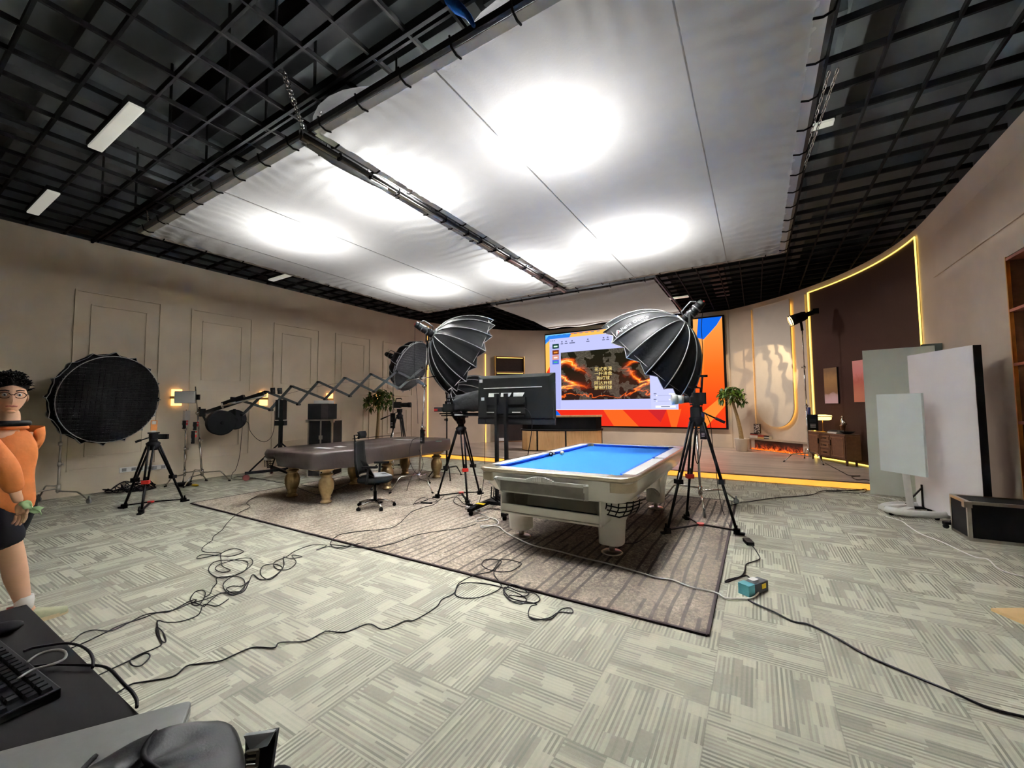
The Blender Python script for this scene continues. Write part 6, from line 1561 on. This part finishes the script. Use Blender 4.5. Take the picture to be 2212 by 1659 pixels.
body = skinfig('body', [[(pel, .12), (waist, .10), (ch1, .105), (ch1.lerp(nk, .6), .07), (nk, .056), (nk.lerp(hd_, .6), .056)],
    [(pel, .12), (hR, .092), (hR.lerp(kR, .5), .082), (kR, .060), (cR, .064), (cR.lerp(aR_, .6), .048), (aR_, .038), (aR_+(tR-aR_)*.2-V((0, 0, .04)), .036), (aR_.lerp(tR, .6)-V((0, 0, .02)), .034), (tR, .026)],
    [(pel, .12), (hL, .092), (hL.lerp(kL, .5), .082), (kL, .058), (cL, .062), (aL_, .037), (aL_.lerp(tL, .3), .036), (tL, .028)],
    [(ch1, .105), (ch1.lerp(sR, .6), .055), (sR, .05), (eR, .041), (eR.lerp(wR, .5), .037), (wR, .026), (wR+(wR-eR).normalized()*.05, .028)],
    [(ch1, .105), (ch1.lerp(sL, .6), .055), (sL, .05), (eL, .041), (wL, .026), (wL+(wL-eL).normalized()*.04, .028)]], skin, pe)
def hand(w, d, thumb, par):                        # palm + five fingers
    d = V(d).normalized(); s_ = fwdp if abs(d.dot(fwdp)) < .8 else V((0, 0, 1)); s_ = (s_-d*s_.dot(d)).normalized(); n_ = d.cross(s_)
    chs = [[(w, .026), (w+d*.05, .030), (w+d*.085, .028)]]
    for k, ln in enumerate((.068, .078, .072, .056)):
        o_ = w+d*.08+s_*(.030-.020*k); chs.append([(w+d*.085, .028), (o_, .010), (o_+d*ln*.5+n_*.012, .0085), (o_+d*ln*.85+n_*.035, .0075)])
    t_ = w+d*.03+s_*.03; chs.append([(w+d*.05, .030), (t_, .012), (t_+d*.035+s_*.02+n_*.01, .010), (t_+d*.06+s_*.02+n_*.025, .008)])
    skinfig('hand', chs, skin, par, 2)
hand(wR+(wR-eR).normalized()*.04, (fwdp*.25-V((0, 0, 1))), 1, body); hand(wL+(wL-eL).normalized()*.04, (fwdp*.4-V((0, 0, 1))), 1, body)
# head, turned towards the camera
look = (fwdp*.72+sidep*.55-V((0, 0, .06))).normalized(); hs = look.cross(V((0, 0, 1))).normalized(); hu = hs.cross(look)   # hs: towards the person's left-right axis
HC = hd_+V((0, 0, .02)); H3 = Matrix((hs, look, hu)).transposed().to_4x4(); H3.translation = HC
def headfn(i, j):
    th = 2*PI*i; ph = PI*j; x = math.sin(ph)*math.sin(th); y = math.sin(ph)*math.cos(th); z = -math.cos(ph)
    X, Y, Z = x*.078, y*.098, z*.122
    if z < 0: X *= 1-.30*(-z)**1.5; Y *= 1-.10*(-z); Y += .022*(-z)*(1 if y > 0 else .2)
    if y > 0:
        X *= 1-.06*y
        if -.45 < z < .15 and abs(x) < .22: Y += .026*(1-abs(x)/.22)*max(0, 1-abs((z+.22)/.36))
        if abs(z-.1) < .16 and .18 < abs(x) < .55: Y -= .009*(1-abs(z-.1)/.16)
        if abs(z+.5) < .10 and abs(x) < .3: Y += .006*(1-abs(z+.5)/.10)
    return (X, Y, Z)
hdo = part('head', MB().grid(headfn, 41, 33, H3), skin, body, True)
eyeW, eyeB = mat('eye_white', (230, 228, 224), .2, 0, 0), mat('eye_dark', (22, 16, 14), .15, 0, 0)
for sx in (-1, 1):
    part('eye', MB().ball((sx*.032, .080, .012), .0125, 12, H3), eyeW, body, True); part('iris', MB().ball((sx*.032, .0895, .012), .0058, 10, H3), eyeB, body, True)
    part('ear', MB().ball((sx*.079, -.005, -.01), .028, 10, H3, (.35, .6, 1)), skin, body, True)
    part('eyebrow', MB().tube([(sx*.014, .098, .038), (sx*.032, .096, .044), (sx*.052, .084, .040)], .004, 5, M=H3), hair, body, True)
part('mouth', MB().tube([(-.024, .088, -.064), (-.008, .097, -.062), (0, .098, -.0635), (.008, .097, -.062), (.024, .088, -.064)], .0055, 6, M=H3), mat('lips', (176, 104, 92), .5, 0, .03), body, True)
part('chin', MB().ball((0, .075, -.102), .018, 10, H3, (1.3, .8, .6)), skin, body, True)  # rounded chin bulge in plain skin colour
def hairfn(i, j):
    th = 2*PI*i; front = math.cos(th); lim = .40+.18*max(0, -front)-.09*max(0, front)**1.5+.02*abs(math.sin(th)); ph = PI*(1-lim*j)
    n_ = 1.16+.06*(1-j)+.10*mnoise.noise(V((math.sin(th)*4, math.cos(th)*4, j*4)))+.06*mnoise.noise(V((math.sin(th)*12, math.cos(th)*12, j*10)))
    x = math.sin(ph)*math.sin(th); y = math.sin(ph)*math.cos(th); z = -math.cos(ph)
    if j > .93: n_ = 1.0
    return (x*.080*n_, y*.101*n_, z*.127*n_+.004)
hr_ = MB().grid(hairfn, 49, 22, H3); rh = random.Random(11)
for k in range(420):
    i_, j_ = rh.random(), .12+.80*rh.random()**.8; p = V(hairfn(i_, j_)); n_ = V((p.x, p.y*.9, p.z+.03)).normalized()
    tg = V((rh.uniform(-1, 1), rh.uniform(-1, 1), rh.uniform(-.6, .9))); d_ = (n_*.55+tg*.55).normalized(); L_ = rh.uniform(.018, .034)
    hr_.tube([p-n_*.006, p+d_*L_*.6+n_*.004, p+d_*L_-V((0, 0, .006))], [.0065, .005, .0015], 4, M=H3)
part('hair', hr_, hair, pe, True)
gm = MB()
for sx in (-1, 1):
    gm.tube([(sx*.034+.026*math.cos(2*PI*k/20), .106-.010*abs(math.cos(2*PI*k/20)), .010+.019*math.sin(2*PI*k/20)) for k in range(20)], .0022, 5, True, H3)
    gm.tube([(sx*.060, .098, .014), (sx*.078, .05, .014), (sx*.082, -.005, .01)], .0022, 5, M=H3)
gm.tube([(-.009, .108, .012), (0, .111, .015), (.009, .108, .012)], .0022, 5, M=H3)
part('glasses', gm, M['blackmatte'], pe, True)
part('headphones', MB().tube([nk+V((0, 0, -.03))+(fwdp*math.cos(a)*.085+sidep*math.sin(a)*.085) for a in [math.radians(q) for q in range(-130, 140, 18)]], .02, 8), M['black'], pe, True)
# clothes
sw = skinfig('sweatshirt', [[(pel-V((0, 0, .14)), .145), (pel+V((0, 0, .02)), .148), (waist, .140), (ch1-V((0, 0, .02)), .158), (ch1.lerp(nk, .5), .128), (ch1.lerp(nk, .72), .098), (ch1.lerp(nk, .85), .07)],
    [(ch1-V((0, 0, .02)), .150), (ch1.lerp(sR, .6), .095), (sR, .085), (sR.lerp(eR, .5), .074), (eR, .068), (eR.lerp(wR, .5), .058), (eR.lerp(wR, .92), .044)],
    [(ch1-V((0, 0, .02)), .150), (ch1.lerp(sL, .6), .095), (sL, .082), (eL, .058), (eL.lerp(wL, .5), .058), (eL.lerp(wL, .9), .044)]], sho, pe)
h0 = pel-V((0, 0, .07))
sho2 = skinfig('shorts', [[(pel+V((0, 0, .06)), .125), (h0, .135)], [(h0, .135), (hR-V((0, 0, .05)), .112), (hR.lerp(kR, .5), .106), (hR.lerp(kR, .93), .096)], [(h0, .135), (hL-V((0, 0, .05)), .112), (hL.lerp(kL, .5), .104), (hL.lerp(kL, .85), .096)]], shorts, pe)
shm, sock = mat('sneaker', (176, 178, 146), .6, 0, .12, 30), mat('sock_white', (226, 224, 222), .8, 0, .04)
sole_m = mat('sneaker_sole', (214, 196, 158), .6, 0, .06); redm = mat('sneaker_red', (196, 86, 76), .6)
def shoe(an, d, pitch):
    d = V((d.x, d.y, 0)).normalized(); s_ = V((d.y, -d.x, 0)); X_ = Matrix((s_, d, V((0, 0, 1)))).transposed().to_4x4(); X_.translation = an
    X_ = X_ @ Matrix.Rotation(pitch, 4, 'X')
    def fn(i, j):
        y = -.075+.275*j; w = .044*(math.sin(PI*min(1, max(0, j*.94+.03)))**.45); h = .085-.055*max(0, (j-.25)/.75)**.8
        a = PI*i; return (w*math.cos(a), y, -.085+h*math.sin(a)**.7*1.15)
    part('shoe', MB().grid(fn, 17, 19, X_), shm, pe, True)
    part('sole', MB().prism([(.047*math.sin(PI*k/16)**.5*(1), -.078+.282*k/16) for k in range(17)]+[(-.047*math.sin(PI*k/16)**.5, -.078+.282*k/16) for k in range(15, 0, -1)], -.1, -.075, X_), sole_m, pe, True)
    part('sock', MB().lathe([(.043, -.02), (.046, .06), (.042, .085)], 16, X_), sock, pe, True)
    part('heel_tab', MB().box((0, -.06, -.0), (.06, .03, .05), M=X_), redm, pe, True)
shoe(V((aR_.x, aR_.y, .101)), (tR-aR_), math.radians(0)); shoe(aL_, fwdp, math.radians(-25))
tq = J(56, 1098, .3)
solo('tissue', MB().grid(lambda i, j: tuple(tq+fwdp*(.12*i-.02+.01*math.sin(j*6))+V((0, 0, -.05*i+.045*j+.012*math.sin(i*9)))+sidep*(.02*math.sin(i*7+j*3))), 9, 6), mat('green_tissue', (190, 226, 170), .7, 0, .1), 'pale green slip held in the hand of the walking person', 'paper', solid=.003)

# ================================================================== CABLES ON THE FLOOR
def cable(lab, pts, r=.0036, m='cable', z=None, k=6, cat='cable', name='cable', group='loose cables on the floor'):
    w = []
    for i, q in enumerate(pts):
        zz = q[2] if len(q) > 2 else (z if z is not None else None)
        p = G(q[0], q[1], 0 if zz is None else zz)
        if zz is None:
            on = -7.4 < p.x < -.28 and 2.8 < p.y < 6.87
            p = V((p.x, p.y, (RZ if on else 0)+r+.001+.003*(i % 3)))
        w.append(p)
    o = solo(name, MB().tube(catmull(w, k), r, 6), M[m], lab, cat, group); return o
A = lambda L, x0, y0, s_: [(x0+a*s_, y0+b*s_) for a, b in L]
z7 = lambda L: A(L, 380, 1080, .41591); z8 = lambda L: A(L, 0, 1200, .31646); z4 = lambda L: A(L, 1000, 880, .28933); zb8 = lambda L: A(L, 1400, 1050, .36709); za8 = lambda L: A(L, 1400, 950, .22604)
cable('thin black cable snaking from the snooker table to the left coil', z7([(420, -14), (385, 5), (368, 25), (384, 42), (330, 72), (290, 100), (255, 135), (240, 158), (195, 195), (188, 212), (150, 240), (134, 262), (150, 272), (235, 282), (130, 308), (108, 303), (140, 288), (230, 296), (290, 294), (350, 272), (300, 258), (238, 278), (234, 315), (242, 350), (282, 368), (240, 380), (204, 364), (230, 336), (330, 309), (388, 310), (396, 335), (345, 378), (250, 412), (190, 392), (170, 360), (205, 326), (300, 314), (370, 325), (360, 370), (300, 395), (215, 408), (212, 438), (190, 460), (178, 492), (150, 512)]))
cable('black cable coiled beside the left edge line of the rug', z7([(905, 246), (850, 258), (800, 246), (730, 262), (782, 240), (705, 240), (622, 266), (572, 300), (512, 328), (520, 358), (580, 366), (624, 330), (602, 290), (655, 298), (600, 310), (558, 300), (562, 340), (532, 388), (484, 416), (440, 392), (452, 350), (512, 336), (552, 358), (500, 408), (440, 416), (400, 392), (380, 430), (352, 478), (292, 496), (252, 472), (250, 432), (300, 402), (352, 420), (352, 468), (300, 490), (262, 470), (292, 450), (342, 452), (378, 428), (340, 470), (300, 500), (230, 492), (148, 556)]))
cable('black cable tangle running to the desk, upper strand', z7([(148, 556), (108, 542), (74, 530), (98, 482), (140, 474), (152, 500), (120, 548), (82, 546)])+z8([(1340, 312), (1290, 318), (1160, 388), (1060, 404), (980, 430), (850, 472), (780, 505), (700, 540), (560, 610), (470, 650)]))
cable('black cable beside the tangle running to the desk, middle strand', z8([(1640, 250), (1520, 262), (1400, 310), (1300, 330), (1180, 380), (1000, 412), (880, 462), (760, 520), (640, 520), (560, 536), (500, 588), (470, 608)]))
cable('black cable with two small loops in front of the desk', z8([(1560, 300), (1480, 352), (1392, 345), (1352, 410), (1232, 458), (1130, 466), (1082, 446), (1074, 480), (1098, 588), (1132, 592), (1112, 532), (1068, 500), (1076, 550), (1104, 610), (1050, 650), (950, 682), (890, 722), (902, 762), (962, 756), (1022, 702), (998, 680), (920, 706), (850, 742), (690, 822), (620, 850)]))
cable('long black cable from the coil at the rug edge to the desk', z8([(760, 965), (820, 935), (900, 892), (1000, 866), (1180, 836), (1270, 770), (1350, 746), (1500, 730), (1600, 690), (1730, 632), (1868, 640), (1912, 606), (2080, 590), (2200, 536)])+z7([(790, 690), (880, 690), (1000, 650), (1080, 682), (1190, 632), (1240, 630), (1350, 566), (1382, 520), (1444, 490), (1470, 440), (1550, 402), (1640, 380), (1692, 322), (1780, 332), (1790, 350), (1730, 386), (1640, 376), (1590, 350), (1612, 322), (1690, 326), (1660, 372), (1652, 402), (1690, 450), (1640, 490), (1560, 516), (1480, 510), (1450, 490), (1482, 442), (1590, 436), (1700, 462), (1790, 500), (1820, 522), (1790, 546), (1740, 530), (1702, 482), (1750, 452), (1830, 490), (1800, 504), (1732, 502), (1742, 532), (1850, 540), (1890, 522), (1860, 492), (1782, 478), (1730, 460), (1700, 470), (1745, 515), (1870, 545), (1842, 562), (1830, 600), (1860, 628), (1940, 620), (1990, 586), (2058, 592), (2050, 570), (2000, 572), (1950, 622), (1880, 628), (1838, 612)]), r=.004)
cable('white cable from the power strip across the rug to the adaptor brick', z4([(85, 782), (180, 828), (190, 850), (112, 862), (104, 846), (160, 836), (240, 846), (262, 885), (150, 912), (144, 896), (258, 902), (320, 950), (420, 1000), (540, 1052), (700, 1090), (900, 1140), (1100, 1190), (1300, 1250), (1450, 1290), (1570, 1312), (1700, 1366), (1880, 1400), (1960, 1436), (2050, 1442), (2150, 1434), (2200, 1400), (2205, 1365), (2185, 1345)]), r=.0065, m='whitecable')
cable('dark blue cable from the adaptor brick to the lower right corner', zb8([(590, 676), (640, 705), (740, 752), (850, 802), (950, 826), (1100, 902), (1300, 1010), (1500, 1102), (1750, 1212), (2000, 1312), (2212, 1372), (2300, 1400)]), r=.0065)
cable('twisted black cable between the small adapter and the brick', zb8([(608, 345), (650, 410), (652, 440), (580, 462), (570, 500), (550, 536), (480, 562), (455, 572), (470, 560), (550, 536), (582, 534), (606, 560), (618, 592)]), r=.005)
cable('white cable from the whiteboard stand to the right edge', zb8([(1400, 182), (1490, 210), (1530, 240), (1600, 282), (1700, 322), (1760, 350), (1850, 390), (1930, 425), (2000, 440), (2060, 490), (2150, 526), (2230, 545)]), r=.0055, m='whitecable')
cable('white cable from the stage step to the whiteboard stand', zb8([(1245, 45), (1290, 55), (1350, 66), (1440, 80), (1500, 100)]), r=.0055, m='whitecable')
cable('black cable from the right tripod to the stage step', za8([(770, 640), (840, 630), (900, 604), (960, 596), (1100, 576), (1250, 560), (1400, 546), (1570, 530), (1640, 502), (1720, 486), (1850, 492), (2000, 484), (2060, 480)]), r=.006)
cable('second black cable looped at the foot of the stage step', za8([(1700, 496), (1800, 500), (1950, 515), (2050, 512), (2085, 492), (2070, 478), (1960, 492), (1800, 484)]), r=.006)
cable('black cable on the stage running from the spot lamp to the step', [(1782, 1000, ST+.008), (1820, 1020, ST+.008), (1835, 1027, ST+.008), (1858, 1028, ST+.008), (1840, 1029, ST+.008), (1850, 1036, ST+.008), (1866, 1036, ST+.008), (1882, 1038, ST+.008)], r=.006, group='loose cables on the stage')
cable('thin black cable curving over the rug below the office chair', z7([(1400, -25), (1345, 28), (1290, 45), (1222, 70), (1160, 130), (1102, 158), (960, 170), (850, 190), (802, 228), (830, 250), (900, 242), (960, 236)]), r=.004)
cable('thin black cable curving over the rug in front of the centre tripod', z7([(1560, 130), (1500, 152), (1380, 170), (1250, 190), (1130, 235), (1000, 262), (880, 242), (800, 235)]), r=.004)
cable('thin brown cable running from the pool table to the right tripod', za8([(160, 600), (150, 640), (130, 720), (100, 800), (40, 880), (-40, 960), (-120, 1000), (-200, 1010), (-300, 1015)]), r=.004)
cable('tangle of thin cables at the foot of the centre tripod', [(960, 1082), (985, 1076), (1000, 1090), (1015, 1098), (995, 1096), (980, 1086), (990, 1072), (1012, 1080), (1018, 1094), (1005, 1102), (1022, 1104), (1008, 1086)], r=.004)
cable('thin cables looped beside the centre light stand', [(893, 1093), (900, 1084), (915, 1078), (924, 1082), (905, 1088), (896, 1092), (925, 1088), (945, 1086), (930, 1080), (912, 1086)], r=.004)
cable('thin black cable under the snooker table', [(650, 1049), (700, 1056), (740, 1048), (770, 1040), (720, 1063), (690, 1072), (655, 1060), (630, 1050), (600, 1043), (560, 1035), (520, 1030), (505, 1034)], r=.005)
cable('white cable heap beside the crane wheel', [(630, 1026), (645, 1030), (655, 1024), (640, 1022), (632, 1030), (650, 1034), (662, 1028)], r=.005, m='whitecable')
# cables hanging over the desk edge
cable('black cable arching over the black desk edge, left one', z8([(160, 655), (220, 632), (300, 618), (430, 600), (500, 604), (560, 622), (612, 660), (634, 710), (632, 765)]), r=.0035, z=DZ+.012, group='cables on the black desk')
cable('thick black cable looping over the desk edge above the laptop', z8([(0, 850), (80, 800), (200, 762), (300, 748), (400, 744), (600, 748), (700, 756), (760, 785), (800, 826), (850, 882), (900, 930), (932, 985), (934, 1035)]), r=.0035, z=DZ+.010, group='cables on the black desk')
cable('grey cable loop lying over the keyboard', z8([(120, 842), (220, 782), (350, 745), (430, 712), (452, 680), (440, 655), (400, 644), (330, 652), (260, 676), (205, 712), (186, 732)]), r=.003, z=DZ+.036, m='greycable', group='cables on the black desk') if M.setdefault('greycable', mat('grey_cable', (120, 120, 118), .5)) else None
# power things on the floor
def brick(u, v, w, d, h, rz, z, lab, m, name, cat):
    p = G(u, v, z); r = thing(name, lab, cat, (p.x, p.y, z), rz); part('case', MB().rbox((0, 0, h/2), (w, d, h), .008), m, r, bevel=.003); return r
brick(1617, 1174, .07, .15, .035, .30, 0, 'small black power adapter on the carpet beside the right tripod foot', M['black'], 'power_adapter', 'power adapter')
ad = brick(1628, 1278, .085, .24, .075, -.55, 0, 'dark grey battery brick with turquoise end on the carpet right of the rug', mat('navy_brick', (52, 58, 74), .4), 'adaptor_brick', 'power adapter')
part('turquoise_end', MB().rbox((0, -.085, .04), (.088, .075, .078), .006), mat('turquoise', (84, 160, 176), .4), ad); part('clear_cap', MB().rbox((0, .0, .085), (.05, .07, .02), .01), M['white'], ad); part('yellow_mark', MB().box((.043, .06, .045), (.003, .05, .035)), M['yellow'], ad)
ps = brick(1022, 1101, .28, .06, .03, -.35, RZ, 'white power strip on the rug below the centre tripod', M['white'], 'power_strip', 'power strip')
for k in range(4): part('socket', MB().box((-.1+.06*k, 0, .031), (.035, .035, .003)), M['grey'], ps)
for k in range(2): part('plug', MB().rbox((-.1+.06*k, 0, .05), (.03, .03, .04), .006), M['black'], ps)
brick(921, 1088, .18, .035, .02, .3, RZ, 'thin black power bar on the rug left of the centre tripod', M['black'], 'power_bar', 'power strip')

# ================================================================== HANGING CABLES
def hang(lab, pts, r=.005, m='cable'):
    o = solo('cable', MB().tube(catmull(pts, 7), r, 6), M[m], lab, 'cable', 'hanging cables'); return o
hang('black cable sagging in a loop below the crane arm', [Z2(708, 770, -.05), Z2(760, 785, -.05), Z2(775, 850, -.03), Z2(830, 915, 0), Z2(890, 938, 0), Z2(940, 905, .02), Z2(965, 830, .05), Z2(972, 690, .08)])
hang('thin black cable dropping from the crane weights to the carpet', [Z2(712, 725, .1), Z2(714, 800, .1), Z2(704, 930, .1), Z2(690, 1060, .1), Z2(660, 1160, .05), G(503, 1026)+V((0, 0, .05)), G(500, 1034)+V((0, 0, .008)), G(520, 1036)+V((0, 0, .008)), G(552, 1033)+V((0, 0, .008))])
hang('thin rope stretched along the crane arm toward the rear softbox', [Z2(1040, 565, .12), Z2(1300, 500, .2), Z2(1600, 455, .3), Z2(1930, 415, .4)], .003)
TVP = lambda x, y, k: T_tv @ V((x, k, y))
T_tv = upf((ctr.x, ctr.y, 0), pr_-pl)
hang('black cable curving down the back of the television', [TVP(.19, hz+.18, -.09), TVP(.26, hz+.14, -.1), TVP(.31, hz+.02, -.1), TVP(.30, hz-.18, -.1), TVP(.22, .62, -.1), TVP(.19, .3, -.1), TVP(.17, .145, -.1)], .006)
hang('thin cable hanging straight down from the left of the television mount', [TVP(-.41, hz+.05, -.1), TVP(-.42, .9, -.1), TVP(-.42, .5, -.12), TVP(-.43, .18, -.2), TVP(-.45, .02, -.3)], .004)
cs_ = lambda u, v, k=0.0: RG(u, v, baseC)+rt*(.05+k)
hang('black cable looping from the battery on the centre stand', [cs_(904, 945), cs_(890, 952, .05), cs_(884, 985, .06), cs_(893, 1012, .05), cs_(905, 1022, .02), cs_(914, 1000, .03), cs_(905, 970)], .004)
hang('black cable falling from the centre softbox lamp along its stand', [hubC-aC.normalized()*.37-V((0, 0, .05)), RG(896, 745, yk), RG(896, 800, yk)+rt*.03, RG(901, 860, baseC)+rt*.04, RG(903, 915, baseC)+rt*.06], .004)
hang('black cable looping around the foot of the centre stand', [cs_(898, 1015), cs_(884, 1040), cs_(878, 1070, .1), cs_(886, 1086, .1), G(893, 1092, RZ)+V((0, 0, .01))], .004)
rs_ = lambda u, v: RG(u, v, (cr_.x, cr_.y))+(CAM-V((cr_.x, cr_.y, 1.4))).normalized()*.06
hang('black cable hanging from the white lens camera inside the tripod legs', [rs_(1500, 900), rs_(1503, 930), rs_(1501, 975), rs_(1506, 1000), rs_(1512, 985), rs_(1516, 950)], .005)
hang('thin cable hanging right of the right tripod from the pan handle down to the rug', [rs_(1522, 890), rs_(1534, 915), rs_(1539, 960), rs_(1546, 1010), RG(1552, 1060, (-.45, 5.3)), G(1562, 1110, RZ)+V((0, 0, .03)), G(1576, 1138, RZ)+V((0, 0, .006))], .004)
hang('black cable falling from the right softbox lamp', [hubR-aR.normalized()*.37-V((0, 0, .05)), RG(1515, 705, (-.78, 6.3)), RG(1518, 760, (-.78, 6.3)), RG(1514, 830, (-.76, 6.35)), RG(1518, 900, (-.74, 6.36)), RG(1522, 935, (-.72, 6.35))], .005)
pbx2 = RG(1519, 930, (-.70, 6.22)); battery(pbx2-V((0, 0, .12))+(CAM-pbx2).normalized()*.05, 'black battery pack on the stand behind the right tripod', .08, .22)
pbx3 = RG(1518, 900, (-.72, 6.24)); solo('tape_wrap', MB().cyl(pbx3-V((0, 0, .06)), pbx3+V((0, 0, .06)), .024, n=12), M['navy'], 'blue tape wrapped round the stand behind the right tripod', 'tape')
